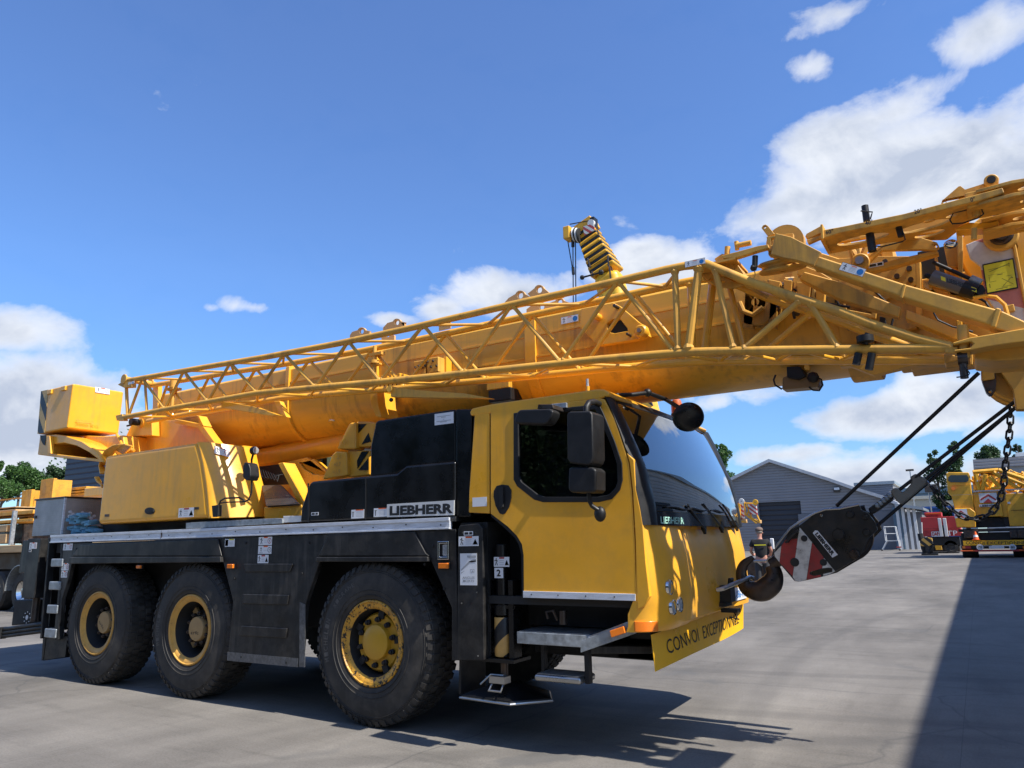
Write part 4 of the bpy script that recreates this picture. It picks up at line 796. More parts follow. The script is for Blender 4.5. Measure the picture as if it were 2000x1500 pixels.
lp = np.array(on(497, 880, y=.3)); wl_ = part(M().lathe([(.0005, .03), (.03, .028), (.042, .02), (.048, .0), (.044, -.03), (.02, -.05), (.0005, -.052)], tuple(lp), 'x', 24), 'work_lamp', 'plastic'); M().lathe([(.0005, .034), (.034, .031), (.04, .02)], tuple(lp), 'x', 24).build('lens', 'lens', wl_); M().path([lp+np.array((-.02, 0, -.04)), lp+np.array((-.04, 0, -.1)), lp+np.array((-.1, .05, -.13))], .012, 8).build('bracket', 'plastic', wl_)
mr = part(M().prism(XZ(-.06, [(480, 911), (484, 903), (491, 905), (494, 914), (495, 930), (491, 939), (485, 938), (480, 932)]), -.1, .02), 'side_mirror', 'plastic', bevel=.012)
M().path([on(x_, y_, y=-.03) for x_, y_ in ((425, 1008), (426, 990), (431, 978), (440, 973), (468, 972), (474, 976), (478, 980), (486, 976), (491, 962), (492, 935))], .009, 8).path([on(x_, y_, y=-.03) for x_, y_ in ((429, 983), (440, 981), (476, 980))], .007, 8).build('guard_rail', 'plastic', mr); M().prism(XZ(-.02, [(418, 988), (431, 986), (430, 1008), (420, 1010)]), -.05, .0).build('rail_foot', 'plastic', mr, bevel=.004)
# galvanised strip below the cover
plate([(363, 1021), (540, 1012), (551, 1013), (551, 1022), (363, 1033)], -.0, .05, 'support_strip', 'galv', bev=.003)
plate([(553, 1008), (590, 1007), (590, 1019), (553, 1021)], .02, .1, 'support_bracket', 'palewhite', bev=.003)
plate([(200, 1015), (420, 1005), (420, 1035), (200, 1045)], .25, 2.2, 'slewing_frame', 'dark_and_shade')
# side frames that carry the boom
sf = [(240, 862), (246, 852), (257, 828), (277, 812), (298, 812), (306, 822), (341, 820), (388, 829), (402, 842), (424, 872), (470, 886), (490, 905), (500, 960), (512, 1018), (230, 1018)]
for y0 in (.62, 1.86): plate(sf, y0, y0+.05, 'boom_frame', B, at=.62)
part(M().prism([(.62, 1.74), (1.91, 1.74), (1.91, 2.05), (.62, 2.05)], -4.4, -1.4, 'x'), 'frame_floor', B, bevel=.01)
plate([(341, 818), (390, 828), (398, 834), (425, 872), (417, 874), (386, 836), (341, 826)], .5, .62, 'frame_flange', B)
plate([(384, 811), (388, 812), (398, 832), (390, 830)], .5, .62, 'frame_web', B)
plate([(252, 852), (257, 828), (277, 813), (296, 813), (297, 851)], .5, .61, 'pivot_plate', B, bev=.01)
p = on(276, 827, y=.5); pv = part(M().cyl((p[0], .5, p[2]), .06, -.03, 0, 'y', 24, bev=.006), 'pivot_pin', B); M().cyl((p[0], .5, p[2]), .03, -.045, -.03, 'y', 16).build('pin_bolt', 'dark_and_shade', pv)
p = on(262, 824, y=.4); part(M().cyl((p[0], .4, p[2]), .045, -.05, .05, 'y', 16).path([(p[0]-.02, .38, p[2]-.04), (p[0]-.09, .36, p[2]-.05)], .012, 6), 'locking_knob', 'plastic')
plate([(515, 990), (588, 985), (590, 1016), (516, 1016)], .35, .62, 'frame_box', B, bev=.012)
P = [on(511, 948, y=.58), on(548, 947, y=.58), on(584, 984, y=.3), on(520, 988, y=.3)]; part(quad4(M(), *P, .03, (.3, .8, -.5)), 'step_plate', 'tread_dark')
plate([(543, 905), (553, 903), (594, 985), (590, 1000), (584, 985)], .45, .62, 'frame_rib', B)
plate([(548, 905), (600, 893), (640, 925), (730, 925), (730, 1010), (592, 1010), (575, 960)], 1.0, 1.05, 'turntable_wall', B, bev=.01, holes=[[(584, 903), (612, 896), (636, 918), (634, 928), (612, 926), (594, 916)]])
plate([(500, 912), (560, 905), (575, 945), (505, 948)], .9, .95, 'hose_recess', 'dark_and_shade', bev=0)  # dark sheet painted as the shade of the hollow
hm = M()
for k in range(6): hm.path([on(508+k*5, 915+k*2, y=.85), on(512+k*6, 930+k*2, y=.8), on(520+k*5, 938-k*2, y=.82), on(530+k*5, 926, y=.86)], .006, 5)
part(hm, 'thin_hoses', 'rope')
# operator's cab on the far side
x0 = on(560, 860, y=1.98)[0]; x1 = on(700, 860, y=1.98)[0]
oc2 = part(M().box(x0-.3, x1+.1, 1.98, 2.52, 1.9, 3.16), 'operator_cab', 'dark_and_shade', bevel=.05)
M().box(x1-.55, x1-.05, 1.965, 1.979, 2.55, 3.05).build('window_pane', mat('sky lit pane', (.25, .5, .55), .1), oc2); M().box(x0+.1, x1-.65, 1.965, 1.979, 2.2, 3.05).build('window_pane', 'pane', oc2)  # pale blue colour of one pane stands for sky light in it
# lifting cylinder
q0, q1 = np.array(on(455, 908, y=1.2)), np.array(on(735, 852, y=1.2)); lc = part(M().tube(q0, q0*.15+q1*.85, .135, 28), 'lift_cylinder', B); M().tube(q0*.15+q1*.85, q1, .09, 20).build('piston_rod', 'steel', lc)
M().tube(q0*.02+q1*.98, q1+(q1-q0)*.05, .14, 20).build('rod_eye', B, lc)
# ballast blocks stacked behind the engine housing
def ballast(px, y0, y1, name='ballast_block', **k): return plate(px, y0, y1, name, 'yellow', bev=.018, **k)
b1 = ballast([(629, 936), (648, 888), (656, 881), (676, 882), (678, 929)], .45, .6); b2 = ballast([(657, 877), (680, 830), (684, 825), (694, 825), (694, 877)], .45, .6)
b3 = plate([(678, 880), (722, 880), (722, 928), (679, 932)], .5, 1.1, 'ballast_block', 'yellow', bev=.015); b4 = plate([(694, 826), (697, 823), (722, 823), (734, 826), (730, 872), (694, 874)], .5, 1.1, 'ballast_block', 'yellow', bev=.02)
for pts in ([(696, 828), (715, 828), (696, 850)], [(719, 846), (724, 862), (706, 868)]): plate(pts, .492, .499, 'stripe', 'black', b4, bev=0)
for pts in ([(697, 900), (706, 882), (720, 881), (698, 915)], [(700, 918), (719, 895), (719, 918)]): plate(pts, .492, .499, 'stripe', 'black', b3, bev=0)
for i, (tx, a, b, c) in enumerate((('0.91', 663, 870, 16), ('1.21', 652, 897, 15), ('+0.7', 652, 912, 14), ('=1.9', 650, 926, 15))):
    o0 = np.array(on(a, b, y=.447)); o1 = np.array(on(a+c, b, y=.447)); m = M(); write(m, tx, o0, (o1[0]-o0[0], 0, 0), (0, 0, .045), .02, .004); m.build('cast_number', 'yellow_old', b2 if i == 0 else b1, smooth=False, fix=False)
# counterweight at the tail
cwm = M().prism(XZ(0, [(79, 764), (143, 749), (131, 836), (72, 848)]), .0, .7); cw = part(cwm, 'counterweight', B, bevel=.02)
part(M().prism(XZ(0, [(79, 764), (143, 749), (131, 836), (72, 848)]), 1.85, W), 'counterweight', B, bevel=.02)
hzp = [(80, 764), (94, 761), (87, 845), (73, 847.5)]
cwh = plate(hzp, -.004, -.0005, 'hazard_stripes', MAT['hazard'] if False else hazard_mat('counterweight stripes', (.5, .33, .1), (.02, .02, .022), R(38), .22, phase=.1), cw, bev=0)
xr = on(143, 749, y=0)[0]; sz = [on(a, b, x=xr+.004) for a, b in ((186, 766), (214, 770.5), (186, 755.5))]; sticker(None, 'man', cw, pts=sz)
fr_ = [np.array(on(a, b, x=xr+.002)) for a, b in ((148, 833), (180, 836), (180, 823), (149, 820))]
mm_ = M(); write(mm_, '3800 KG', np.array(on(150, 826, x=xr+.002)), (0, .3, 0), (0, 0, .035), 0, .002); mm_.path(fr_, .003, 5, closed=True); mm_.build('cast_lettering', 'yellow_old', cw, smooth=False, fix=False)
for k, px in enumerate((97, 124)): pp_ = on(px, 763-(px-97)*.25, y=-.01); M().box(pp_[0]-.06, pp_[0]+.06, -.02, .03, pp_[2]-.05, pp_[2]+.015).build('lifting_lug', B, cw, bevel=.01)
lw = plate([(78, 850), (108, 848), (125, 850), (160, 862), (190, 882), (203, 903), (110, 893), (73, 888)], .05, .62, 'counterweight_tray', B, bev=.012, holes=[[(100, 868), (125, 865), (150, 871), (173, 883), (190, 896), (112, 887), (99, 884)]])
plate([(96, 862), (200, 870), (203, 901), (96, 888)], .55, .6, 'tray_back', 'yellow_old', lw)
plate([(78, 850), (90, 850), (88, 870), (84, 868), (80, 860)], .045, .0495, 'black_patch', 'ink', lw, bev=0); plate([(90, 851), (97, 851), (99, 886), (94, 886)], .0, .05, 'tray_rib', B, lw)
plate([(98, 848), (205, 852), (240, 850), (243, 880), (225, 905), (203, 903), (185, 882), (165, 868), (145, 862), (120, 862)], .30, 2.2, 'tail_frame', B, bev=.012)
plate([(137, 850), (162, 853), (161, 863), (137, 860)], .27, .28, 'type_plate', 'scuffwhite', None, bev=0)
m = M()
for k in range(6):
    d = k*3
    m.path([on(x_, y_, y=.1+.012*k) for x_, y_ in ((258-d, 872+d), (240-d, 868+d*.6), (222, 870+d), (206+d*.3, 880+d), (198+d*.4, 893+d), (194+d*.4, 910), (197+d, 925))], .012, 8)
for k in range(3): m.path([on(x_, y_, y=.05+.03*k) for x_, y_ in ((186+k*3, 932), (190+k*3, 940), (200, 948+k*2))], .012, 8)
m.path([on(x_, y_, y=.3) for x_, y_ in ((228, 848), (240, 870), (262, 880))], .018, 8); hose = part(m, 'hydraulic_hoses', B); 

# ================================================================ boom
def bsec(gw=0., gz=0.):
    hw = .47+gw; pts = [(1.27-hw+.03, 3.62+gz), (1.27-hw, 3.59+gz), (1.27-hw, 3.2)]
    pts += [(1.27+hw*math.cos(a), 3.16+(.41+gz)*math.sin(a)) for a in np.linspace(math.pi*1.04, math.pi*1.96, 18)]
    return pts+[(1.27+hw, 3.2), (1.27+hw, 3.59+gz), (1.27+hw-.03, 3.62+gz)]
boom = part(M().prism(bsec(), -4.9, 3.9, 'x'), 'boom', 'yellow_boom', bevel=.006)
for z, r in ((3.43, .008), (3.22, .007)): M().box(-4.8, 3.3, .79, .80, z-r, z+r).build('boom_flange', 'yellow_boom', boom)
for px, wd, g in ((735, .035, .04), (562, .03, .03), (1040, .06, .02)):
    x = on(px, 790, y=.8)[0]; M().prism(bsec(g, g), x-wd, x+wd, 'x').build('boom_collar', B, boom, bevel=.006)
p = on(980, 770, y=.95); M().box(p[0]-.02, p[0]+.24, .74, .95, 2.83, 2.95).build('boom_rest_pad', 'plastic', boom, bevel=.01); M().box(p[0]-.04, p[0]+.22, .74, .95, 2.95, 3.1).build('boom_rest', 'yellow_boom', boom, bevel=.01)
p = np.array(on(643, 822, y=.8)); M().path([p, p+np.array((.05, -.03, .0)), p+np.array((.1, -.02, -.01))], .01, 6).build('floodlight', 'steel', boom)
# sheave bracket on the boom's flank
bk = plate([(1135, 603), (1198, 591), (1210, 597), (1249, 630), (1261, 636), (1268, 657), (1240, 664), (1168, 675), (1132, 639)], .66, .72, 'sheave_bracket', B, holes=[[(1185, 632), (1195, 624), (1210, 622), (1225, 641), (1226, 646), (1200, 651), (1187, 648)]])
plate([(1183, 620), (1228, 620), (1228, 652), (1183, 652)], .74, .78, 'recess', 'dark_and_shade', bk, bev=0)  # dark backing painted as the shade inside the bracket's opening
for cx, cy, r, nm in ((1255, 649, 14, 'roller'), (1205, 600, 4, 'bolt'), (1230, 655, 3, 'bolt'), (1168, 619, 8, 'roller')):
    p = on(cx, cy, y=.64); rr = r/260; rl_ = M().cyl((p[0], .62, p[2]), rr, -.04, .05, 'y', 24, bev=rr*.2); rl_.build(nm, 'yellow' if nm == 'roller' else 'darksteel', bk)
    if nm == 'roller': M().cyl((p[0], .575, p[2]), rr*.35, -.02, .01, 'y', 8).build('roller_nut', 'steel', bk)
sticker((1096, 620, 1130, 634), 'fall', boom, y=.78)
for (a, b) in ((858, 630),): plate([(857, 634), (880, 629), (880, 641), (857, 646)], .3, .31, 'data_plate', 'tan', boom, bev=0)
for px in ((817, 712), (842, 706)):
    m = M().prism(XZ(.6, [(px[0]-10, px[1]-6), (px[0]+14, px[1]-10), (px[0]+14, px[1]+20), (px[0]-8, px[1]+24)]), .6, .79); m.build('jib_bracket', YO, boom, bevel=.01)
m = M()
for k in range(9): p = on(812+k*5+random.uniform(-2, 2), 722-k*2+random.uniform(-7, 9), y=.59); m.ball(p, .014, 6)
m.build('bracket_bolts', 'darksteel', boom)
plate([(866, 697), (872, 696), (872, 728), (866, 729)], .7, .79, 'boom_rib', B, boom); plate([(1136, 612), (1140, 611), (1142, 626), (1137, 627)], .7, .79, 'boom_rib', B, boom)
# lug plates standing on top of the boom
def lug(base, bumps, y, parent=boom):
    """base: left to right outline along the foot; bumps: (cx, cy, r)"""
    (x0, y0), (x1, y1) = base; out = [(x0, y0)]
    for cx, cy, r in bumps:
        foot = y0+(y1-y0)*(cx-x0)/(x1-x0)
        out += [(cx-r*2.3, foot-3)]+[(cx+r*math.cos(a), cy-r*math.sin(a)) for a in np.linspace(math.pi*.9, math.pi*.1, 8)]+[(cx+r*2.1, foot-4)]
    out += [(x1, y1), (x1, y1+14), (x0, y0+14)]
    M().prism(XZ(y, out), y, y+.03, holes=[XZ(y, circ_px(cx, cy, r*.55, r*.62, 12)) for cx, cy, r in bumps]).build('lifting_lug', 'tan', parent, bevel=.003)
lug(((683, 655), (722, 648)), [(706, 647, 8)], .95); lug(((748, 640), (790, 630)), [(775, 630, 8)], .95)
lug(((984, 592), (1100, 566)), [(1016, 577, 10), (1053, 566, 10)], .95); lug(((1028, 604), (1140, 588)), [(1058, 599, 9), (1093, 590, 9)], 1.5); lug(((745, 662), (770, 655)), [(757, 655, 6)], 1.5)

# ================================================================ lattice jib folded alongside
jib = bpy.data.objects.new('lattice_jib', None); COL.objects.link(jib); jib.parent = crane
UP = [(240, 745), (400, 717), (520, 697), (660, 671), (800, 641), (1000, 595), (1120, 569), (1203, 550), (1300, 527), (1337, 519.5), (1380, 515.5), (1417, 531), (1470, 553), (1550, 580), (1640, 609), (1700, 633), (1790, 662), (1856, 678)]
LO = [(238, 816), (320, 800), (410, 784), (500, 768), (614, 757), (740, 746), (850, 735), (1000, 720), (1150, 704), (1300, 691), (1345, 688), (1400, 686), (1600, 683), (1862, 680)]
U3 = [np.array(on(*p, y=0)) for p in UP]; L3 = [np.array(on(*p, y=0)) for p in LO]; D = np.array((0, .34, 0))
def smooth3(P):
    P = [p.copy() for p in P]
    for _ in range(2):
        Q = [p.copy() for p in P]
        for i in range(1, len(P)-1):
            if abs(i-9) <= 0 and len(P) == len(UP): continue
            Q[i][2] = P[i][2]*.5+(P[i-1][2]+(P[i+1][2]-P[i-1][2])*(P[i][0]-P[i-1][0])/(P[i+1][0]-P[i-1][0]))*.5
        P = Q
    return P
for off in (0, 1):
    M().path([p+D*off for p in U3], .031, 14).build('chord', YO if off == 0 else 'yellow', jib); M().path([p+D*off for p in L3], .031, 14).build('chord', YO if off == 0 else 'yellow', jib)
def atx(P, px, PX):
    xs_ = [p[0] for p in PX]; i = max(0, min(len(P)-2, int(np.searchsorted(xs_, px))-1)); f = (px-xs_[i])/(xs_[i+1]-xs_[i]); return P[i]*(1-f)+P[i+1]*f
def ub(px): return atx(U3, px, UP)
def lb_(px): return atx(L3, px, LO)
zz = [('l', 251), ('u', 281), ('l', 322), ('u', 362), ('l', 406), ('u', 452), ('l', 502), ('u', 557), ('l', 616), ('u', 682), ('l', 743), ('u', 829), ('l', 908), ('u', 1000), ('l', 1098), ('u', 1207), ('l', 1318)]
def strut(a, b, r=.0165, mt=YO): M().tube(a, b, r, 10).ball(tuple(np.array(a)+(np.array(b)-a)*.045), r*1.45, 8).ball(tuple(np.array(b)+(np.array(a)-b)*.045), r*1.45, 8).build('strut', mt, jib)
for (k0, a), (k1, b) in zip(zz, zz[1:]):
    p = ub(a) if k0 == 'u' else lb_(a); q = ub(b) if k1 == 'u' else lb_(b)
    strut(p, q); strut(p+D, q+D, .0165, 'yellow')
for a, b, r in ((286, 288, .016), (1318, 1325, .024), (1366, 1344, .03), (1396, 1436, .022)): strut(ub(a), lb_(b), r); strut(ub(a)+D, lb_(b)+D, r, 'yellow')
strut(ub(247), lb_(250), .02)
for a, b in ((1452, 1566), (1640, 1583)): strut(lb_(a), ub(b), .022); strut(lb_(a)+D, ub(b)+D, .022, 'yellow')
ups = [p for k, p in zz if k == 'u']+[1330]
for i, (a, b) in enumerate(zip(ups, ups[1:])): strut(ub(a), ub((a+b)/2)+D, .013); strut(ub((a+b)/2)+D, ub(b), .013)
lws = [p for k, p in zz if k == 'l']+[1440, 1560, 1700]
for i, (a, b) in enumerate(zip(lws, lws[1:])): strut(lb_(a)+D*0, lb_((a+b)/2)+D, .013, 'yellow'); strut(lb_((a+b)/2)+D, lb_(b), .013, 'yellow')
strut(ub(1400), ub(1480)+D, .016); strut(ub(1560)+D, ub(1480), .016)
M().prism([(-1, 0)], 0, 1) if False else None
plate([(1354, 524), (1384, 522), (1440, 545), (1420, 552), (1385, 548), (1368, 534)], .15, .17, 'web_plate', YO, jib, bev=.003, holes=[circ_px(1376, 534, 4, 3, 10), circ_px(1400, 538, 4, 3, 10)], at=0)
M().prism([(ub(1352)[0], .0), (ub(1440)[0], .0), (ub(1440)[0], .34), (ub(1352)[0], .34)], ub(1380)[2]-.01, ub(1380)[2]+.005, 'z').build('top_plate', YO, jib)
a, b = np.array(on(1338, 523, y=-.036)), np.array(on(1378, 514.5, y=-.036)); sticker(None, 'fall', jib, pts=(a, b, a+np.array((0, 0, .045))))
# end fittings at the left
m = M().prism(XZ(0, [(234, 752), (243, 746), (262, 744), (262, 757), (246, 758)]), -.03, .03); m.prism(XZ(0, [(230, 812), (243, 809), (246, 822), (232, 822)]), -.03, .03); m.cyl((on(248, 741, y=0)[0], 0, on(248, 741, y=0)[2]), .035, -.02, .38, 'y', 16)
m.build('end_fork', YO, jib, bevel=.006)
for cy_, yy in ((741, -.03), (739, .32)): p = on(247, cy_, y=0); M().cyl((p[0], yy, p[2]), .06, -.01, .01, 'y', 20).build('end_lug', YO, jib, bevel=.003)
a = np.array(on(250, 752, y=-.034)); b = np.array(on(262, 749, y=-.034)); sticker(None, 'fall', jib, pts=(a, b, a+np.array((0, 0, .035))))
# brackets hanging below the jib
plate([(763, 757), (870, 766), (905, 768), (960, 778), (905, 777), (870, 777), (763, 775)], .0, .06, 'folding_arm', YO, None, bev=.004); p = on(764, 781, y=0); part(M().ball(p, .02, 10), 'arm_knob', 'plastic'); part(M().cyl((p[0], 0, p[2]+.1), .03, -.03, .05, 'y', 14), 'arm_pivot', YO)
plate([(432, 784), (452, 786), (500, 795), (545, 811), (528, 812), (432, 796)], .1, .16, 'folding_arm', B, None, bev=.004); plate([(535, 783), (546, 783), (560, 815), (545, 810)], .2, .26, 'arm_web', B)
m = M()
for k in range(7): px = 745+k*8; p = on(px, 742-k, y=.45); m.box(p[0]-.02, p[0]+.015, .4, .6, p[2]-.12-.01*(k % 3), p[2]+.02+.015*(k % 2))
part(m, 'roller_guide', B, bevel=.004)
plate([(720, 745), (735, 744), (738, 790), (745, 815), (735, 814), (724, 790)], .5, .78, 'collar_web', B)
p = np.array(on(732, 695, y=.3)); m = M().cyl((p[0], .3, 0), .05, p[2]-.08, p[2]-.05, 'z', 14).cyl((p[0], .3, 0), .02, p[2]-.2, p[2]+.1, 'z', 10).box(p[0]-.06, p[0]+.1, .28, .34, p[2], p[2]+.03).box(p[0]-.06, p[0]+.08, .28, .34, p[2]-.1, p[2]-.085); part(m, 'guide_pin', YO)
p = np.array(on(339, 758, y=.3)); m = M().cyl((p[0], .3, 0), .045, p[2]-.06, p[2]+.1, 'z', 14).box(p[0]-.08, p[0]+.08, .24, .36, p[2]-.03, p[2]).cyl((p[0], .3, 0), .02, p[2]-.25, p[2], 'z', 10); part(m, 'guide_pin', YO); plate([(298, 752), (309, 750), (308, 800), (298, 805)], .4, .46, 'jib_post', B)
# ================================================================ boom head and the jib's hinged base
bh = bpy.data.objects.new('boom_head', None); COL.objects.link(bh); bh.parent = crane
def hp(px, y0, y1, name, mt=YO, bev=.006, holes=(), parent=None): return plate(px, y0, y1, name, mt, parent or bh, bev, holes)
# stepped telescope sections leaving the base section
for i, (xa, xb, g) in enumerate(((3.9, 4.12, .05), (4.12, 4.25, -.03), (4.25, 4.33, .02))): M().prism(bsec(g, g), xa, xb, 'x').build('section_collar', YO, bh, bevel=.01)
M().box(4.33, 5.1, .82, 1.15, 2.66, 3.3).build('head_box', YO, bh, bevel=.01)
hp([(1640, 716), (1660, 714), (1706, 732), (1782, 714), (1900, 712), (1900, 690), (1640, 690)], .70, .8, 'belly_plate')
hp([(1560, 480), (1640, 505), (1700, 500), (1790, 500), (1795, 560), (1790, 640), (1700, 660), (1560, 600), (1545, 540)], .74, .79, 'side_plate', holes=[circ_px(1600, 560, 9, 16, 10)])
hp([(1632, 520), (1700, 528), (1788, 510), (1790, 556), (1700, 600), (1640, 560)], .70, .735, 'side_plate')
for cx, cy in ((1776, 525), (1779, 547), (1757, 511), (1752, 540), (1729, 512), (1610, 580), (1622, 612), (1570, 570), (1658, 640), (1668, 520)):
    p = on(cx, cy, y=.69); M().cyl((p[0], .69, p[2]), .018, -.02, .02, 'y', 10).build('bolt', 'darksteel', bh)
hp([(1640, 575), (1714, 600), (1710, 622), (1650, 612)], .66, .70, 'slotted_plate', holes=[[(1648, 584), (1704, 603), (1702, 613), (1654, 604)]])
for q in ([(1530, 545), (1548, 548), (1545, 575), (1530, 572)], [(1555, 550), (1585, 552), (1580, 590), (1558, 588)], [(1592, 560), (1612, 566), (1608, 610), (1594, 606)], [(1500, 545), (1525, 550), (1520, 570), (1502, 566)]): hp(q, .5, .56, 'bracket', YO)
for q in ([(1505, 560), (1520, 566), (1515, 640), (1500, 636)], [(1455, 560), (1475, 562), (1470, 640), (1450, 640)], [(1475, 570), (1500, 575), (1495, 600), (1478, 600)]): hp(q, .62, .70, 'rib', YO)
m = M().lathe([(.03, 0), (.18, 0), (.18, .04), (.14, .05), (.14, .08), (.18, .09), (.18, .13), (.03, .13)], on(1475, 590, y=.62), 'y', 28); m.build('guide_sheave', YO, bh)
M().path([on(x_, y_, y=.6) for x_, y_ in ((1444, 590), (1452, 608), (1470, 615), (1490, 600))], .02, 8).build('rope_guard', YO, bh)
rq = random.Random(21)
for k in range(26):
    a = (rq.uniform(1490, 1720), 0); a = (a[0], 532+(a[0]-1490)*.24+rq.uniform(0, 62)); b = (a[0]+rq.uniform(-16, 22), a[1]+rq.uniform(-10, 26)); y_ = rq.uniform(.58, .68)
    if k % 3 == 0: hp([(a[0], a[1]), (a[0]+rq.uniform(8, 20), a[1]+3), (a[0]+rq.uniform(8, 18), a[1]+rq.uniform(12, 30)), (a[0]-2, a[1]+rq.uniform(10, 26))], y_+.04, y_+.07, 'bracket_or_shade', 'dark_and_shade' if k % 2 else YO, .003)  # the dark pieces are painted shadow holes among the small brackets
    else: M().tube(on(*a, y=y_), on(*b, y=y_+.05), rq.uniform(.008, .022), 8).build('hydraulic_line', ('rope', 'darksteel', YO)[k % 3 if k % 3 else rq.randrange(3)], bh)
for P_ in (((1500, 548), (1540, 560), (1600, 590), (1660, 600)), ((1560, 540), (1600, 545), (1625, 565), (1640, 600), (1635, 625)), ((1700, 560), (1730, 590), (1745, 620), (1740, 640))): M().path([on(*q, y=.6) for q in P_], .009, 6).build('black_hose', 'rope', bh)
# dark sheets painted as the shade between the head plates
hp([(1792, 492), (1890, 470), (1925, 500), (1930, 600), (1910, 680), (1800, 690), (1792, 600)], .86, .9, 'throat_shade', 'dark_and_shade')
hp([(1800, 640), (1885, 660), (1885, 712), (1790, 700)], .83, .86, 'throat_shade', 'dark_and_shade')
hp([(1788, 506), (1797, 503), (1801, 610), (1795, 640), (1788, 610)], .7, .86, 'flange')
hp([(1843, 478), (1850, 473), (1872, 474), (1876, 500), (1868, 523), (1852, 520)], .7, .76, 'hanger_plate'); hp([(1868, 458), (1881, 460), (1880, 570), (1873, 570)], .62, .7, 'strut_bar')
m = M()
for k in range(14): p = on(1850+(k % 4)*8+random.uniform(-2, 2), 525+(k//4)*6, y=.8); m.ball(p, .022, 6)
m.build('chain_bundle', YO, bh)
hp([(1822, 480), (1828, 478), (1835, 530), (1829, 532)], .74, .8, 'rib')
# striped side panel, pin and head sheaves
MAT['redwhite'] = hazard_mat('worn red and white stripes', (.55, .2, .15), (.64, .62, .59), R(62), .36, phase=.3)
sp_ = hp([(1886, 478), (1905, 470), (1960, 452), (1979, 462), (2012, 640), (1990, 662), (1925, 580), (1915, 520), (1895, 505)], .60, .63, 'striped_panel', MAT['redwhite'])
hp([(1960, 450), (1980, 455), (2016, 640), (2010, 645), (1975, 470)], .585, .60, 'panel_edge', YO)
p = on(1955, 462, y=.58); M().cyl((p[0], .58, p[2]), .1, -.02, .02, 'y', 28, bev=.01).build('pin_flange', YO, bh); M().cyl((p[0], .58, p[2]), .07, -.05, -.02, 'y', 24, bev=.01).cyl((p[0], .58, p[2]), .045, -.07, -.05, 'y', 16).build('head_pin', 'darksteel', bh)
p = on(1975, 500, y=.9)
for k in range(4): M().lathe([(.05, 0), (.27, 0), (.28, .01), (.25, .03), (.25, .05), (.28, .07), (.27, .08), (.05, .08)], (p[0]-.02, .7+k*.2, p[2]), 'y', 36).build('head_sheave', 'yellow', bh)
a, b = np.array(on(1929, 572, y=.595)), np.array(on(1986, 561, y=.595)); c = np.array(on(1921, 519, y=.595))
mm_ = M(); U_, V_ = b-a, c-a; mm_.cur = 0
def qd(u0, v0, u1, v1, mt, h): mm_.cur = mt; mm_._add([a+u*U_+v*V_+np.array((0, -h, 0)) for u, v in ((u0, v0), (u1, v0), (u1, v1), (u0, v1))], [(0, 1, 2, 3)])
qd(-.04, -.05, 1.04, 1.05, 0, .003); qd(0, 0, 1, 1, 1, .005)
for (u0, v0, u1, v1) in ((.12, .8, .55, .81), (.55, .82, .9, .83), (.85, .75, .86, .92), (.1, .6, .7, .605), (.12, .35, .13, .55), (.12, .35, .35, .36), (.4, .55, .6, .57), (.7, .45, .9, .46), (.1, .15, .12, .3), (.5, .1, .85, .11), (.3, .05, .7, .065), (.88, .35, .92, .37)): qd(u0, v0, u1, v1, 0, .0065)
def ln(u0, v0, u1, v1): mm_.cur = 0; mm_._add([a+u*U_+v*V_+np.array((0, -.0065, 0)) for u, v in ((u0, v0), (u1, v1), (u1, v1+.015), (u0, v0+.015))], [(0, 1, 2, 3)])
ln(.15, .72, .9, .88); ln(.55, .12, .9, .4); ln(.55, .4, .9, .12)
mm_.build('load_diagram', ['ink', 'lemon'], bh, smooth=False, fix=False)
hp([(1964, 597), (1980, 593), (1983, 607), (1968, 610)], .57, .6, 'lug'); 
# grey cylinder with its rod
c0, c1 = np.array(on(1820, 541, y=.42)), np.array(on(1880, 562, y=.42)); c2_ = np.array(on(1906, 571, y=.42))
cy2 = M().tube(c0, c1, .05, 24).build('jib_cylinder', mat('grey cylinder paint', (.10, .105, .115), .4, coat=.2), bh, angle=50); M().tube(c1, c2_, .052, 24).build('cylinder_end', 'plastic', cy2) if False else None
M().tube(c1, c2_, .052, 24).build('cylinder_cap', 'plastic', bh, angle=50); M().tube(np.array(on(1806, 538, y=.42)), c0, .018, 12).build('port_plug', 'plastic', bh)
uu = (c1-c0)/np.linalg.norm(c1-c0); m = M(); write(m, 'LIEBHERR', c0+uu*.1+np.array((0, -.0505, -.012)), uu*.13, (0, 0, .03), .03, .0005); m.build('lettering', 'ink', bh, smooth=False, fix=False)
for d0 in (.06, .25): o0 = c0+uu*d0+np.array((0, -.051, 0)); mq = M()._add([o0+np.array((0, 0, -.014)), o0+uu*.03+np.array((0, 0, -.014)), o0+uu*.03+np.array((0, 0, .014)), o0+np.array((0, 0, .014))], [(0, 1, 2, 3)]); mq.build('sticker', 'lemon', bh, smooth=False, fix=False)
r0, r1 = np.array(on(1822, 512, y=.45)), np.array(on(1905, 549, y=.45)); M().tube(r0, r1, .013, 12).build('piston_rod', 'rope', bh); M().tube(r0+(r1-r0)*.88, r1+(r1-r0)*.12, .028, 14).build('rod_end', 'galv', bh)
hp([(1896, 552), (1920, 556), (1926, 566), (1915, 580), (1903, 572)], .40, .5, 'rod_clevis', 'plastic')
hp([(1803, 548), (1812, 549), (1905, 590), (1895, 600), (1850, 585), (1803, 562)], .46, .5, 'cradle', 'yellow', holes=[[(1820, 560), (1850, 568), (1858, 580), (1830, 572)]])
hp([(1770, 605), (1910, 655), (1905, 668), (1880, 668), (1768, 622)], .5, .62, 'lower_bracket', 'yellow')
M().path([on(x_, y_, y=.35) for x_, y_ in ((1900, 582), (1925, 578), (1945, 580), (1962, 595), (1968, 615))], .012, 8).build('hose', 'yellow', bh)
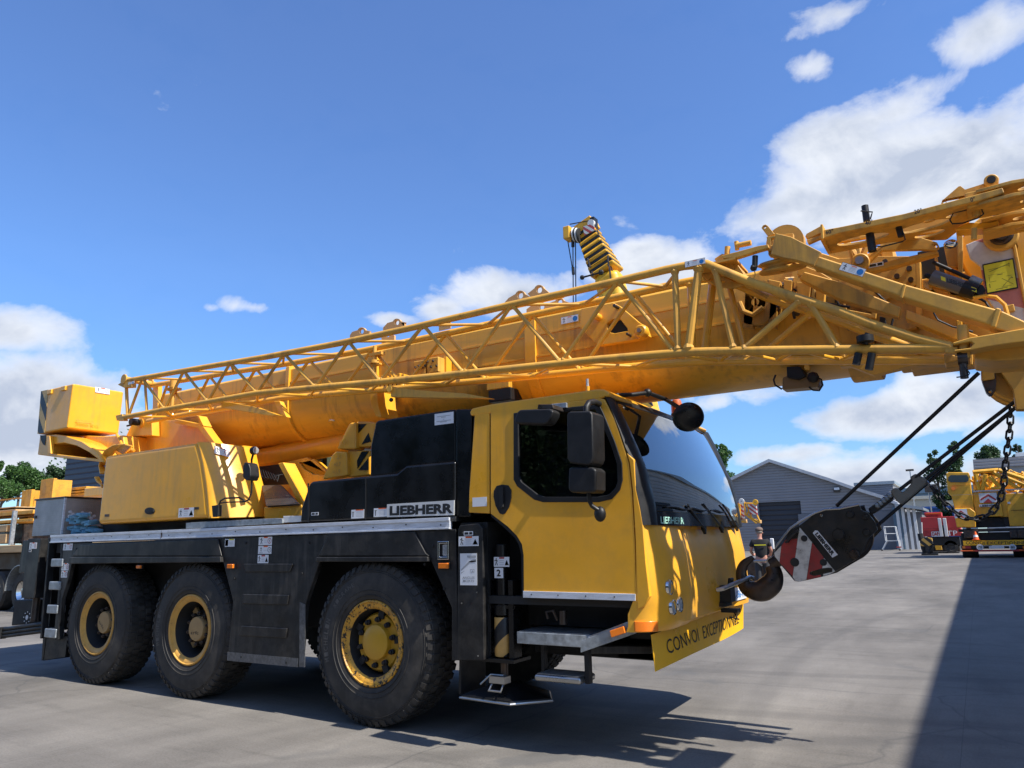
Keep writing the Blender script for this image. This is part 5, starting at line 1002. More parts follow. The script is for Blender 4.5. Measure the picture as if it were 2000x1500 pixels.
M().path([on(x_, y_, y=.3) for x_, y_ in ((1828, 603), (1824, 612), (1832, 625), (1860, 638), (1880, 642), (1900, 648))], .006, 6).path([on(x_, y_, y=.4) for x_, y_ in ((1912, 582), (1925, 590), (1935, 605), (1930, 620))], .008, 6).build('black_hose', 'rope', bh)
hp([(1868, 625), (1879, 625), (1882, 662), (1870, 662)], .3, .36, 'pin_sleeve', 'yellow')

# swing frame with the angle marks (seen from below)
jb = bpy.data.objects.new('jib_base', None); COL.objects.link(jb); jb.parent = crane
def jp(px, y0, y1, name, mt=YO, bev=.006, holes=()): return plate(px, y0, y1, name, mt, jb, bev, holes)
beam = jp([(1606, 449), (1640, 443), (1766, 417), (1883, 386), (1958, 366), (1962, 376), (1917, 391), (1874, 401), (1766, 429), (1640, 455), (1606, 466)], .0, .05, 'angle_beam')
def at_beam(px, py, w_, txt):
    a = np.array(on(px, py, y=-.002)); b = np.array(on(px+w_, py-w_*.245, y=-.002)); m = M(); write(m, txt, a, b-a, (0, 0, .030), .02, .001); m.build('lettering', 'ink', jb, smooth=False, fix=False)
for px, py, t_ in ((1613, 458.5, '60°'), (1690, 440.5, '40°'), (1786, 418.5, '20°'), (1896, 395, '0°')): at_beam(px, py, 15 if len(t_) == 3 else 9, t_)
z_ = on(1766, 424, y=0)[2]
xa, xb, xc_, xd = (on(q, w_, y=0)[0] for q, w_ in ((1606, 460), (1766, 420), (1883, 392), (1955, 372)))
zc = [on(q, w_, y=0)[2] for q, w_ in ((1606, 458), (1766, 423), (1883, 393), (1955, 371))]
def deckplate(pl, z0, name, holes=(), th=.014):
    """a nearly level plate: plan outline with height following the beam"""
    m = M(); m.prism(pl, 0, th, 'z', holes=holes); m.v = [(v[0], v[1], float(np.interp(v[0], [xa, xb, xc_, xd], zc))+z0+v[2]) for v in m.v]; return m.build(name, YO, jb, bevel=.004)
def ell(cx, cy, a, b, n=16): return [(cx+a*math.cos(6.2832*i/n), cy+b*math.sin(6.2832*i/n)) for i in range(n)]
deckplate([(xa-.02, .045), (xd-.1, .045), (xd-.15, .30), (xd-.3, .55), (xb+.2, .55), (xb-.1, .36), (xa-.02, .34)], -.02, 'base_plate', holes=[ell(xa+.22, .19, .16, .07), ell(xa+.58, .2, .15, .07), ell(xb+.13, .13, .035, .03, 10), ell(xb+.25, .14, .03, .02, 10), ell(xb+.12, .36, .09, .05)])
jp([(1630, 468), (1660, 462), (1700, 458), (1700, 463), (1660, 470), (1632, 474)], .3, .34, 'far_beam'); jp([(1668, 448), (1800, 424), (1860, 424), (1872, 440), (1840, 452), (1700, 470)], .52, .56, 'far_beam')
# fork ends
for q, y0 in (([(1958, 366), (1962, 362), (2000, 357), (2030, 350), (2030, 360), (2000, 367), (1980, 374), (1963, 376)], 0), ):
    pass
m = M()
zf = zc[3]
for dz in (.035, -.045): m.prism([(xd-.12, .02), (xd+.06, .0), (xd+.3, .05), (xd+.36, .13), (xd+.3, .2), (xd+.02, .25), (xd-.12, .25)], zf+dz-.011, zf+dz+.011, 'z', holes=[ell(xd+.14, .12, .05, .03, 12)])
m.build('fork_end', YO, jb, bevel=.003); M().box(xd-.18, xd-.06, .03, .25, zf-.055, zf+.045).build('fork_root', YO, jb, bevel=.006)
jp([(1866, 446), (1892, 434), (1932, 434), (1950, 430), (1952, 440), (1930, 446), (1895, 448), (1868, 450)], .3, .42, 'second_beam', 'yellow', .01)
x2, z2 = on(1955, 434, y=.3)[0], on(1955, 434, y=.3)[2]; m = M()
for dz in (.03, -.04): m.prism([(x2-.1, .28), (x2+.05, .26), (x2+.2, .3), (x2+.22, .36), (x2+.16, .42), (x2-.1, .45)], z2+dz-.01, z2+dz+.01, 'z', holes=[ell(x2+.1, .35, .035, .03, 10)])
m.build('fork_end', YO, jb, bevel=.003); M().cyl((x2+.0, .33, 0), .035, z2+.03, z2+.11, 'z', 14).build('fork_pin', 'darksteel', jb)
# lug plate on top of the beam with its round bearing
jp([(1838, 397), (1842, 390), (1872, 364), (1876, 363), (1885, 370), (1932, 355), (1945, 360), (1944, 370), (1880, 386), (1850, 397), (1842, 399)], .2, .24, 'raised_lug', YO, .004, holes=[circ_px(1844, 393, 4.5, 4, 12)])
p = on(1936, 354, y=.18); M().cyl((p[0], .18, p[2]), .04, -.02, .12, 'y', 20, bev=.005).build('bearing', YO, jb); M().cyl((p[0], .18, p[2]), .024, -.03, -.02, 'y', 16).build('bearing_bore', 'dark_and_shade', jb)
for (a, b, r) in (((1689, 402), (1693, 432), .022), ((1697, 446), (1704, 491), .026), ((1755, 443), (1760, 462), .02), ((1905, 402), (1908, 424), .022), ((1903, 446), (1902, 468), .016)):
    M().tube(on(*a, y=.12), on(*b, y=.12), r, 14).build('lock_pin', 'rope' if a[0] < 1800 else YO, jb)
for P_ in (((1681, 412), (1690, 413), (1704, 414), (1702, 420), (1700, 428)), ((1708, 480), (1722, 482), (1762, 472), (1768, 468), (1765, 456), (1760, 448)), ((1855, 430), (1862, 416), (1900, 407), (1916, 405), (1921, 418), (1910, 426), (1880, 436), (1860, 437), (1855, 430)), ((1850, 475), (1846, 480), (1856, 484), (1866, 482), (1868, 474))):
    M().path([on(*q, y=.1) for q in P_], .0045, 6).build('retaining_cable', 'rope', jb)
p = on(1857, 477, y=.3); M().ball(p, .035, 14, (1.2, .8, .9)).build('lamp', 'chrome', jb)
jp([(1712, 484), (1740, 466), (1790, 461), (1830, 473), (1835, 482), (1828, 489), (1800, 487), (1722, 489), (1690, 520), (1684, 512)], .4, .44, 'gusset_plate', YO, .004, holes=[circ_px(1827, 480, 4, 4, 10)])
for a, b in (((1681, 510), (1700, 462)), ((1676, 508), (1652, 470)), ((1690, 508), (1730, 478)), ((1668, 506), (1660, 480))): M().tube(on(*a, y=.42), on(*b, y=.42), .022, 8).build('web_strut', YO, jb)
p = on(1680, 512, y=.38); M().cyl((p[0], .38, p[2]), .06, -.02, .06, 'y', 20, bev=.008).build('hub', YO, jb); M().cyl((p[0], .38, p[2]), .028, -.05, -.02, 'y', 14).build('hub_bolt', 'steel', jb)
jp([(1690, 524), (1750, 506), (1830, 488), (1834, 494), (1752, 518), (1694, 532)], .42, .5, 'lower_rail', YO); sticker((1697, 516, 1727, 524), 'small', jb, 'serial_plate', y=.415)
# sloping box beam carrying the fall warning label
bm = jp([(1590, 497), (1770, 555.5), (1957, 606.5), (1939, 637.5), (1760, 580), (1586, 518)], -.04, .10, 'box_beam', YO, .012)
jp([(1515, 455), (1545, 462), (1604, 492), (1590, 518), (1560, 509), (1528, 503), (1505, 496)], -.05, .02, 'beam_gusset', YO, .006)
jp([(1764, 554), (1770, 555), (1763, 583), (1757, 580)], -.046, .105, 'weld_band', YO, .006); jp([(1590, 498), (1596, 500), (1591, 520), (1586, 518)], -.046, .105, 'weld_band', YO, .006)
jp([(1955, 606), (2030, 640), (2030, 662), (1990, 655), (1940, 640)], -.045, .105, 'beam_end', YO, .01); jp([(1945, 600), (1956, 603), (1945, 640), (1934, 637)], -.052, .11, 'weld_band', YO, .008)
a, b = np.array(on(1638, 527, y=-.044)), np.array(on(1684.5, 541.5, y=-.044)); c = np.array(on(1646, 511.5, y=-.044)); sticker(None, 'fall', jb, pts=(a, b, c))
# second sloping beam behind it
jp([(1570, 530), (1640, 550), (1760, 600), (1755, 620), (1640, 585), (1560, 545)], .36, .46, 'inner_beam', YO, .01)
# tip fork taking the lattice jib
jp([(1860, 669), (1894, 659), (1932, 653), (2030, 636), (2030, 664), (1976, 670), (1930, 677), (1895, 684), (1863, 687), (1863, 683), (1895, 679), (1902, 671), (1896, 667), (1863, 673)], -.06, .08, 'tip_fork', YO, .008)
jp([(1900, 684), (1980, 668), (2020, 664), (2020, 700), (1945, 705), (1905, 700)], .1, .5, 'tip_block', YO, .01)
M().tube(on(1880, 636, y=0), on(1884, 700, y=0), .03, 16).build('hinge_pin', YO, jb); M().tube(on(1881, 710, y=0), on(1884, 739, y=0), .022, 14).tube(on(1870, 701, y=0), on(1890, 699, y=0), .04, 12).build('hinge_pin', 'darksteel', jb)
M().path([on(x_, y_, y=-.02) for x_, y_ in ((1868, 737), (1876, 736), (1892, 732), (1894, 729), (1884, 716))], .004, 6).build('retaining_cable', 'rope', jb)
jp([(1845, 676), (1870, 676), (1872, 690), (1845, 690)], -.03, .03, 'chord_end', YO, .01); jp([(1843, 690), (1870, 694), (1895, 690), (1895, 700), (1845, 710)], .2, .4, 'chord_end', YO, .01)
for p_ in ((1697, 652, 1688, 672), (1677, 690, 1672, 712), (1703, 690, 1697, 722)): M().tube(on(p_[0], p_[1], y=-.02), on(p_[2], p_[3], y=-.02), .024, 12).build('storage_pin', 'plastic', jib)
M().cyl(on(1690, 665, y=-.04), .05, -.01, .03, 'z', 16).build('pin_collar', 'plastic', jib)
# deflection sheave and brackets left of the base
c = np.array(on(1530, 530, y=.18)); tilt = np.array((.0, -.25, 1.)); tilt /= np.linalg.norm(tilt); e1 = np.cross(tilt, (0, 1, 0)); e1 /= np.linalg.norm(e1); e2 = np.cross(tilt, e1)
prof = [(.02, 0), (.15, 0), (.165, .012), (.165, .02), (.14, .035), (.14, .05), (.165, .062), (.165, .07), (.15, .08), (.02, .08)]; n = 36; m = M()
m._add([c+rr*(math.cos(6.2832*j/n)*e1+math.sin(6.2832*j/n)*e2)+h*tilt for rr, h in prof for j in range(n)], [(i*n+j, i*n+(j+1) % n, (i+1)*n+(j+1) % n, (i+1)*n+j) for i in range(len(prof)-1) for j in range(n)]); m.build('deflection_sheave', YO, jb)
p = on(1535, 476, y=.3); M().lathe([(.02, -.04), (.13, -.04), (.13, .04), (.02, .04)], p, 'y', 28).build('deflection_sheave', YO, jb)
jp([(1487, 445), (1490, 440), (1495, 438), (1500, 441), (1513, 457), (1500, 462)], .1, .13, 'lug', YO, .003, holes=[circ_px(1493.5, 443.5, 2.8, 2.8, 10)])
jp([(1497, 462), (1549, 455), (1550, 478), (1540, 486), (1500, 490)], .02, .06, 'square_bracket', YO, .005, holes=[[(1506, 465), (1524, 463), (1524, 476), (1506, 479)], [(1529, 463), (1534, 462), (1534, 475), (1529, 476)]])
jp([(1408, 499), (1440, 491), (1480, 480), (1500, 477), (1502, 484), (1480, 490), (1440, 503), (1412, 505)], -.0, .05, 'flat_arm', YO, .005)
jp([(1395, 505), (1410, 495), (1425, 500), (1440, 515), (1460, 545), (1450, 548), (1425, 520), (1400, 515)], .1, .3, 'flat_arm', YO, .005); jp([(1500, 484), (1530, 480), (1536, 492), (1520, 500), (1500, 498)], .05, .12, 'bearing_block', YO, .008)
for a, b, r in (((1420, 497), (1421, 482), .02), ((1440, 488), (1438, 472), .016), ((1438, 480), (1467, 474), .02), ((1424, 512), (1430, 532), .018)): M().tube(on(*a, y=.1), on(*b, y=.1), r, 12).build('peg', YO, jb)
p = on(1474, 515, y=.02); M().tube(on(1475, 500, y=.02), on(1474, 522, y=.02), .02, 12).ball(on(1472, 523, y=.02), .026, 8).build('switch', 'plastic', jb)
M().path([on(x_, y_, y=.02) for x_, y_ in ((1473, 526), (1475, 535), (1472, 546))], .004, 5).build('cable', YO, jb)
hp([(1560, 515), (1600, 530), (1625, 545), (1620, 560), (1580, 548), (1556, 535)], .5, .6, 'bracket')
hp([(1604, 455), (1604, 440), (1575, 456), (1572, 462), (1580, 466)], .1, .2, 'flat_link', YO) ; hp([(1575, 468), (1605, 458), (1605, 464), (1578, 476)], .02, .06, 'flat_link', YO)
for x_, y_ in ((1604, 437),): jp([(1602, 438), (1607, 437), (1609, 466), (1603, 467)], -.01, .3, 'end_plate', YO, .005)
# limit switch box under the boom
lb2 = part(M().prism(XZ(.9, [(1528, 737), (1540, 733), (1592, 729), (1600, 745), (1598, 755), (1527, 761)]), .9, 1.05), 'sensor_box', mat('brown painted steel', (.22, .13, .05), .5, chips=(.5, .3, .05), chip_lo=.7), bevel=.012)
M().prism(XZ(.88, [(1537, 717), (1563, 716), (1575, 735), (1560, 742), (1538, 738)]), .86, 1.1).build('sensor_bracket', 'plastic', lb2, bevel=.006); M().path([on(x_, y_, y=.9) for x_, y_ in ((1515, 732), (1511, 742), (1514, 752), (1527, 760))], .008, 6).build('sensor_cable', 'rope', lb2); M().path([on(x_, y_, y=.9) for x_, y_ in ((1592, 735), (1604, 741), (1607, 752), (1600, 763), (1588, 762), (1580, 756))], .007, 6).build('sensor_cable', 'rope', lb2)
M().ball(on(1588, 737, y=.88), .045, 8).build('connector', 'plastic', lb2)
hp([(1570, 712), (1580, 712), (1581, 722), (1571, 722)], .8, .85, 'lug')
# lower head with the rope anchor and hanging weight
hp([(1935, 700), (2020, 688), (2020, 800), (1985, 800), (1978, 760), (1950, 720)], .9, 1.0, 'lower_cheek')
p = on(1985, 725, y=.95)
for k in range(3): M().lathe([(.05, 0), (.24, 0), (.245, .01), (.22, .03), (.245, .05), (.24, .06), (.05, .06)], (p[0]+.05, 1.0+k*.18, p[2]+.05), 'y', 32).build('hoist_sheave', YO, bh)
hp([(1955, 690), (2005, 678), (2010, 700), (1985, 702), (1940, 702)], .86, .96, 'cross_bar', 'yellow')
wt = hp([(1913, 700), (1925, 684), (1938, 688), (1942, 712), (1946, 745), (1945, 760), (1938, 771), (1932, 772), (1926, 766), (1919, 748), (1916, 722)], .92, .99, 'rope_wedge_socket', 'darksteel', .02, holes=[circ_px(1934, 764, 3.8, 3.6, 12)])
hp([(1916, 690), (1940, 690), (1943, 740), (1918, 744)], .90, .92, 'socket_cover', YO, .008)

# ================================================================ hook block
hb = empty('hook_block', on(1600, 1100, y=1.27), 'black hook block with red and white stripes held by ropes off the crane nose', 'hook block')
HB = [(455, 1000), (480, 960), (530, 925), (560, 880), (610, 780), (700, 735), (850, 625), (960, 580), (1100, 570), (1290, 530), (1310, 580), (1370, 605), (1440, 690), (1470, 770), (1390, 850), (1350, 930), (1330, 990), (1270, 1050), (1230, 1080), (1060, 1180), (1010, 1210), (920, 1235), (800, 1262), (700, 1280), (660, 1275), (630, 1240), (510, 1100), (462, 1040)]
Z = lambda L_: [(1420+a/5, 880+b/5) for a, b in L_]
yb = 1.12
ho = [Z(circ_px(1360, 800, 30, 30, 12)), Z([(815, 1190), (830, 1178), (1000, 1152), (1020, 1162), (1018, 1178), (995, 1185), (940, 1192), (935, 1200), (920, 1204), (850, 1218), (818, 1208)])]
cheek = M().prism(XZ(yb, Z(HB)), yb, yb+.03, holes=[XZ(yb, h) for h in ho]).build('cheek_plate', 'scuffblack', hb, bevel=.006)
fk = M().prism([(a, b+.0) for a, b in XZ(yb, Z(HB))], yb+.30, yb+.33).build('cheek_plate', 'scuffblack', hb, bevel=.006)
def face(px, mt, name, d=.003, parent=cheek, holes=()): return M().prism(XZ(yb, Z(px)), yb-d, yb-.0003, holes=[XZ(yb, Z(h)) for h in holes]).build(name, mt, parent, smooth=False)
face([(462, 1000), (530, 930), (512, 1090), (468, 1035)], 'scuffwhite', 'white_stripe'); face([(532, 930), (575, 870), (690, 860), (640, 1225), (515, 1095)], 'scuffred', 'red_stripe')
face([(692, 858), (710, 750), (830, 895), (775, 1262), (705, 1276), (665, 1272), (642, 1232)], 'scuffwhite', 'white_stripe'); face([(832, 898), (945, 1045), (925, 1150), (810, 1185), (806, 1210), (850, 1225), (915, 1212), (918, 1232), (800, 1258), (778, 1262)], 'scuffred', 'red_stripe')
face([(947, 1048), (1055, 1178), (1010, 1205), (940, 1225), (938, 1205), (1030, 1185), (1030, 1150), (990, 1142), (930, 1150)], 'scuffwhite', 'white_stripe')
nb_ = face([(860, 780), (885, 782), (1083, 1018), (1030, 1046), (838, 805)], 'white', 'name_plate', .005)
a = np.array(on(*Z([(850, 812)])[0], y=yb-.006)); b = np.array(on(*Z([(1030, 1035)])[0], y=yb-.006)); c = np.array(on(*Z([(880, 790)])[0], y=yb-.006)); m = M(); write(m, 'LIEBHERR', a+(b-a)*.03, (b-a)*.94, (c-a)*1.0, .06, .001); m.build('lettering', 'ink', cheek, smooth=False, fix=False)
for cx, cy, r in ((755, 858, 32), (662, 1090, 44), (942, 1092, 34)): p = on(*Z([(cx, cy)])[0], y=yb); M().cyl((p[0], yb, p[2]), r/5/265, -.006, -.002, 'y', 20).build('bolt_hole', 'ink', cheek)
for cx, cy, r in ((1205, 625, 34), (1350, 650, 26), (1090, 820, 55), (1360, 800, 32), (925, 635, 16)): p = on(*Z([(cx, cy)])[0], y=yb); M().cyl((p[0], yb, p[2]), r/5/265, -.02, 0, 'y', 20, bev=.004).build('pin', 'scuffblack' if r > 20 else 'steel', hb)
p = on(*Z([(1245, 1015)])[0], y=yb); M().cyl((p[0], yb, p[2]), .035, -.025, 0, 'y', 20, bev=.006).cyl((p[0], yb, p[2]), .018, -.04, -.02, 'y', 6).build('pin', 'darksteel', hb)
for e, y0 in ((0, yb-.012), (1, yb+.31)):
    q = XZ(yb, Z([(470, 950), (570, 820), (620, 760), (720, 690), (860, 610), (960, 575), (1100, 568), (1290, 528)])); M().path([(a, y0+.01, b) for a, b in q], .010, 8).build('edge_rim', 'scuffblack' if e else 'steel', hb)
sh = XZ(yb, Z([(1100, 820)]))[0]
for k in range(2): M().lathe([(.03, 0), (.2, 0), (.21, .015), (.185, .04), (.21, .065), (.2, .08), (.03, .08)], (sh[0], yb+.06+k*.11, sh[1]), 'y', 32).build('sheave', 'darksteel', hb)
M().prism(XZ(yb, Z([(600, 870), (760, 790), (900, 900), (900, 1050), (700, 1150), (560, 1000)])), yb+.09, yb+.24).build('crosshead', 'dark_and_shade', hb, bevel=.02)
for q in ([(575, 900), (610, 850), (700, 770), (712, 785), (620, 880), (600, 905)], [(470, 930), (500, 880), (600, 745), (620, 745), (612, 765), (530, 880), (490, 935)]): M().prism(XZ(yb, Z(q)), yb-.06 if q[0][0] > 500 else yb+.3, yb if q[0][0] > 500 else yb+.36).build('rope_guard', 'scuffblack', hb, bevel=.006)
# hook
hk = [(1.0, (520, 1110)), (1., (500, 1200)), (1., (450, 1330)), (1., (360, 1395)), (1., (260, 1390)), (1., (180, 1330)), (1., (130, 1240)), (1., (130, 1160)), (1., (170, 1100)), (1., (230, 1060)), (1., (258, 1038))]
hr = [.050, .066, .085, .088, .078, .062, .050, .044, .038, .028, .014]
cl = [(430, 1120), (462, 1200), (440, 1290), (360, 1360), (275, 1372), (190, 1335), (150, 1260), (140, 1180), (165, 1115), (215, 1070), (255, 1038)]
yh = 1.27; C3 = [np.array(on(*Z([q])[0], y=yh)) for q in cl]
def spline(P, R_, k=4):
    O, Q = [], []
    for i in range(len(P)-1):
        p0, p1, p2, p3 = P[max(i-1, 0)], P[i], P[i+1], P[min(i+2, len(P)-1)]
        for j in range(k):
            t_ = j/k; O.append(.5*((2*p1)+(-p0+p2)*t_+(2*p0-5*p1+4*p2-p3)*t_**2+(-p0+3*p1-3*p2+p3)*t_**3)); Q.append(R_[i]*(1-t_)+R_[i+1]*t_)
    return O+[P[-1]], Q+[R_[-1]]
def tapered(P, rad, sy=.75, n=14):
    m = M(); rings = []
    for i, p in enumerate(P):
        t_ = P[min(i+1, len(P)-1)]-P[max(i-1, 0)]; t_ /= np.linalg.norm(t_); s_ = np.cross(t_, (0, 1, 0)); s_ /= np.linalg.norm(s_)
        rings.append([p+rad[i]*(math.cos(6.2832*j/n)*s_+sy*math.sin(6.2832*j/n)*np.array((0, 1., 0))) for j in range(n)])
    k = len(rings); m._add([v for r_ in rings for v in r_], [(i*n+j, i*n+(j+1) % n, (i+1)*n+(j+1) % n, (i+1)*n+j) for i in range(k-1) for j in range(n)]+[tuple(reversed(range(n))), tuple((k-1)*n+j for j in range(n))]); return m
Ps, Rs = spline(C3, hr); tapered(Ps, Rs, .7).build('hook', 'darksteel', hb, angle=60)
M().cyl((0, 0, 0), .01, 0, .01) if False else None
q0 = np.array(on(*Z([(430, 1110)])[0], y=yh)); q1 = np.array(on(*Z([(620, 1000)])[0], y=yh)); M().tube(q0, q1, .05, 18).build('hook_shank', 'darksteel', hb)
l0, l1 = np.array(on(*Z([(262, 1080)])[0], y=yh)), np.array(on(*Z([(430, 1072)])[0], y=yh)); M().tube(l0, l1, .010, 8).tube(l1+np.array((0, -.03, 0)), l1+np.array((0, .03, 0)), .03, 12).build('safety_latch', 'steel', hb)
# rope clevis arm on the upper end and the weight lug
def hz2(px, y0, y1, name, mt, bev=.006): return M().prism(XZ(y0, Z(px)), y0, y1).build(name, mt, hb, bevel=bev)
hz2([(1375, 565), (1470, 500), (1580, 405), (1620, 440), (1620, 480), (1500, 570), (1440, 610), (1400, 625)], 1.22, 1.3, 'wedge_socket', 'scuffblack', .01)
hz2([(1590, 395), (1630, 362), (1660, 365), (1715, 410), (1790, 330), (1800, 290), (1780, 260), (1840, 222), (1955, 280), (1955, 320), (1700, 530), (1650, 490)], 1.19, 1.25, 'limit_weight', mat('bare grey cast weight', (.16, .16, .14), .6, chips=(.05, .05, .05), chip_lo=.66), .014)
m = M()
for k in range(5): a = np.array(on(*Z([(1470+k*30, 540-k*25)])[0], y=1.2)); m.ball(a, .02, 6)
m.build('rope_clip', 'galv', hb)

# ropes and chain
rp_ = empty('hoist_ropes', on(1700, 990, y=1.27), 'taut black hoist ropes running from the boom head down to the hook block', 'wire rope')
for (a, b, ya, yb2, r) in (((1912, 728), (1634, 988), .95, 1.2, .0135), ((1990, 778), (1700, 1000), 1.1, 1.25, .013), ((2000, 782), (1713, 1027), 1.25, 1.3, .013), ((1985, 795), (1790, 950), 1.12, 1.22, .012)): M().tube(on(*a, y=ya), on(*b, y=yb2), r, 10).build('rope', 'rope', rp_)
ch = empty('hanging_chain', on(1900, 1015, y=1.3), 'dark steel chain looping down from the boom head to the clamp on the ropes', 'chain')
cp = [(1974, 795), (1973, 830), (1970, 860), (1966, 890), (1963, 920), (1960, 950), (1952, 980), (1935, 1003), (1912, 1014), (1888, 1012), (1866, 1002), (1848, 985), (1832, 965), (1818, 950)]
Pc, _ = spline([np.array(on(*q, y=1.15)) for q in cp], [1]*len(cp), 8)
cum = [0.]
for i in range(len(Pc)-1): cum.append(cum[-1]+np.linalg.norm(Pc[i+1]-Pc[i]))
nl = int(cum[-1]/.052); pr_ = None
for k in range(nl):
    s0 = cum[-1]*k/nl; s1 = cum[-1]*(k+1.35)/nl
    def ats(s_): i = min(len(Pc)-2, max(0, int(np.searchsorted(cum, s_))-1)); return Pc[i]+(Pc[i+1]-Pc[i])*((s_-cum[i])/(cum[i+1]-cum[i]))
    p, q = ats(s0), ats(min(s1, cum[-1])); d = q-p; ln_ = np.linalg.norm(d); d /= ln_; s_ = np.cross(d, (0, 1, 0)); s_ /= np.linalg.norm(s_); s2 = np.cross(d, s_); w_ = (s_ if k % 2 else s2)*.017; w_ = w_+(s2 if k % 2 else s_)*.006
    pts = [p+w_+d*.012, p+w_*.6, p-w_*.6, p-w_+d*.012, q-w_-d*.012, q-w_*.6, q+w_*.6, q+w_-d*.012]; M().path(pts, .0068, 6, closed=True).build('link', 'rope', ch)
s0 = np.array(on(1818, 950, y=1.15)); s1_ = np.array(on(1810, 940, y=1.2)); M().tube(s0, s1_, .008, 8).build('shackle', 'steel', ch)
# toolbox and slings on the deck
bx_ = empty('deck_toolbox', (-6, 1.2, 1.75), 'dimpled aluminium toolbox standing on the tail deck of the crane behind its yellow cover', 'toolbox')
# ================================================================ loads on the deck
ya = .14
P = [on(a, b, y=ya) for a, b in ((70, 979), (128, 971), (121, 1040), (62, 1041))]
X0, X1 = P[0][0], P[1][0]; zt_, zb_ = (P[0][2]+P[1][2])/2, 1.735
M().box(X0, X1, ya, 1.3, zb_, zt_).build('box_body', 'quilt', bx_, bevel=.006)
M().box(X0-.015, X1+.015, ya-.015, 1.31, zt_, zt_+.02).build('lid', 'darksteel', bx_, bevel=.004); M().box(X1-.01, X1+.012, ya-.012, ya+.012, zb_, zt_).build('corner_strip', 'alu', bx_)
m = M()
for k, (u, v, w__) in enumerate(((.42, .62, .05), (.42, .5, .06), (.46, .56, .05), (.58, .62, .04), (.58, .48, .04), (.68, .6, .05), (.74, .52, .05), (.7, .46, .05))): m.ball((X1+.004, ya+.08+(u-.42)*1.0, zb_+(zt_-zb_)*v), w__*.55, 8, (.12, 1, .8))
m.build('spray_marks', 'white', bx_)
p = on(70, 1010, y=ya); M().box(p[0]-.02, p[0]+.03, ya-.02, ya, p[2]-.02, p[2]+.02).build('lock', 'darksteel', bx_)
tag(part(M(), 'x', B)) if False else None
# blue webbing slings folded in a heap
sl = empty('lifting_slings', (-5.2, .3, 1.74), 'heap of folded blue webbing slings on the crane deck beside the toolbox', 'slings')
rs = random.Random(3)
for k, (px, py, ln_) in enumerate(((150, 1010, .17), (146, 1021, .2), (142, 1034, .22), (168, 1024, .18), (166, 1036, .2), (150, 1042, .3), (172, 1041, .25), (136, 1015, .12))):
    c = np.array(on(px, py, y=.12+.03*(k % 3))); th = rs.uniform(-.25, .35); m = M(); rows = []
    w1 = .035; pts = []
    for s_ in np.linspace(0, 1, 15):
        a = s_*2*math.pi*.93+.3; pts.append(c+np.array((ln_*.55*math.cos(a), .02*math.sin(3*a+k), .020*math.sin(a)+.05*math.cos(a)*th)))
    m.slab([[tuple(p_) for p_ in pts], [tuple(p_+np.array((.01, .10, .012))) for p_ in pts]], (0, 0, .03)); m.build('sling', 'bluestrap', sl, angle=70)
wb = tag(M().box(-5.1, -4.2, .35, .55, 1.84, 1.98).box(-5.15, -4.3, .3, .6, 1.737, 1.83).build('timber_blocks', 'wood', bevel=.008), 'two worn timber packing blocks on the crane deck under the yellow cover', 'timber')
wb.data.materials[0] = mat('grubby timber', (.16, .11, .07), .8, var=.3, stretch=(.3, 3, 3))

def bxp(m, px0, py0, px1, py1, y0, y1):
    a, b = on(px0, py1, y=y0), on(px1, py0, y=y0); return m.box(a[0], b[0], y0, y1, a[2], b[2])
def thingpart(m, name, mt, parent, **k): return m.build(name, mt, parent, **k)
# ================================================================ grey workshop across the yard
YW = 88.
wh = empty('workshop', on(1560, 1072, y=YW), 'grey clad workshop with low gable and dark sectional door behind the hook block', 'building')
base_z = 0
G = XZ(YW, [(1428, 940), (1504, 903), (1620, 940), (1668, 957), (1720, 973), (1755, 988)]); G = [(G[0][0]-4, 5.2)]+[(G[0][0], G[0][1])]+G[1:]
xl, xr_ = G[0][0], G[-1][0]
dl, dr, dt = on(1480, 980, y=YW)[0], on(1563, 980, y=YW)[0], on(1520, 980, y=YW)[2]
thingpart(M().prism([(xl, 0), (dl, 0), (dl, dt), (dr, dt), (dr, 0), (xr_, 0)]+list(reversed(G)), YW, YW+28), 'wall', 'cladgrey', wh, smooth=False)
thingpart(bxp(M(), 1566, 997, 1752, 1078, YW-.12, YW-.02), 'plinth_wall', 'concretewall', wh)
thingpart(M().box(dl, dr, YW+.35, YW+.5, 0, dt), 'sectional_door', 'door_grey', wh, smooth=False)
m = M()
for (a, b) in zip(G, G[1:]):
    m._add([(a[0], YW-.6, a[1]), (b[0], YW-.6, b[1]), (b[0], YW-.6, b[1]+.38), (a[0], YW-.6, a[1]+.38), (a[0], YW+28.4, a[1]), (b[0], YW+28.4, b[1]), (b[0], YW+28.4, b[1]+.38), (a[0], YW+28.4, a[1]+.38)], [(0, 1, 2, 3), (7, 6, 5, 4), (0, 4, 5, 1), (3, 2, 6, 7), (0, 3, 7, 4), (1, 5, 6, 2)])
thingpart(m, 'roof', mat('pale roof flashing', (.42, .43, .45), .5, metal=.2), wh, smooth=False)
l_ = thingpart(bxp(M(), 1628, 952, 1640, 961, YW-.3, YW-.02), 'wall_lamp', 'darksteel', wh); thingpart(bxp(M(), 1629, 952, 1639, 957, YW-.36, YW-.31), 'lamp_glass', 'white', l_)
for px in (1758, 1769, 1780, 1791):
    a, b = on(px, 986+(px-1758)*.15, y=YW-1), on(px+9, 1077, y=YW-1); thingpart(M().box(b[0]-.28, b[0]+.0, YW-2.2, YW-1.9, 0, a[2]), 'canopy_post', 'palewhite', wh)
thingpart(M().box(on(1752, 1000, y=YW)[0], on(1800, 1000, y=YW)[0], YW-.2, YW+8, 0, on(1780, 1000, y=YW)[2]), 'annex_wall', 'concretewall', wh)
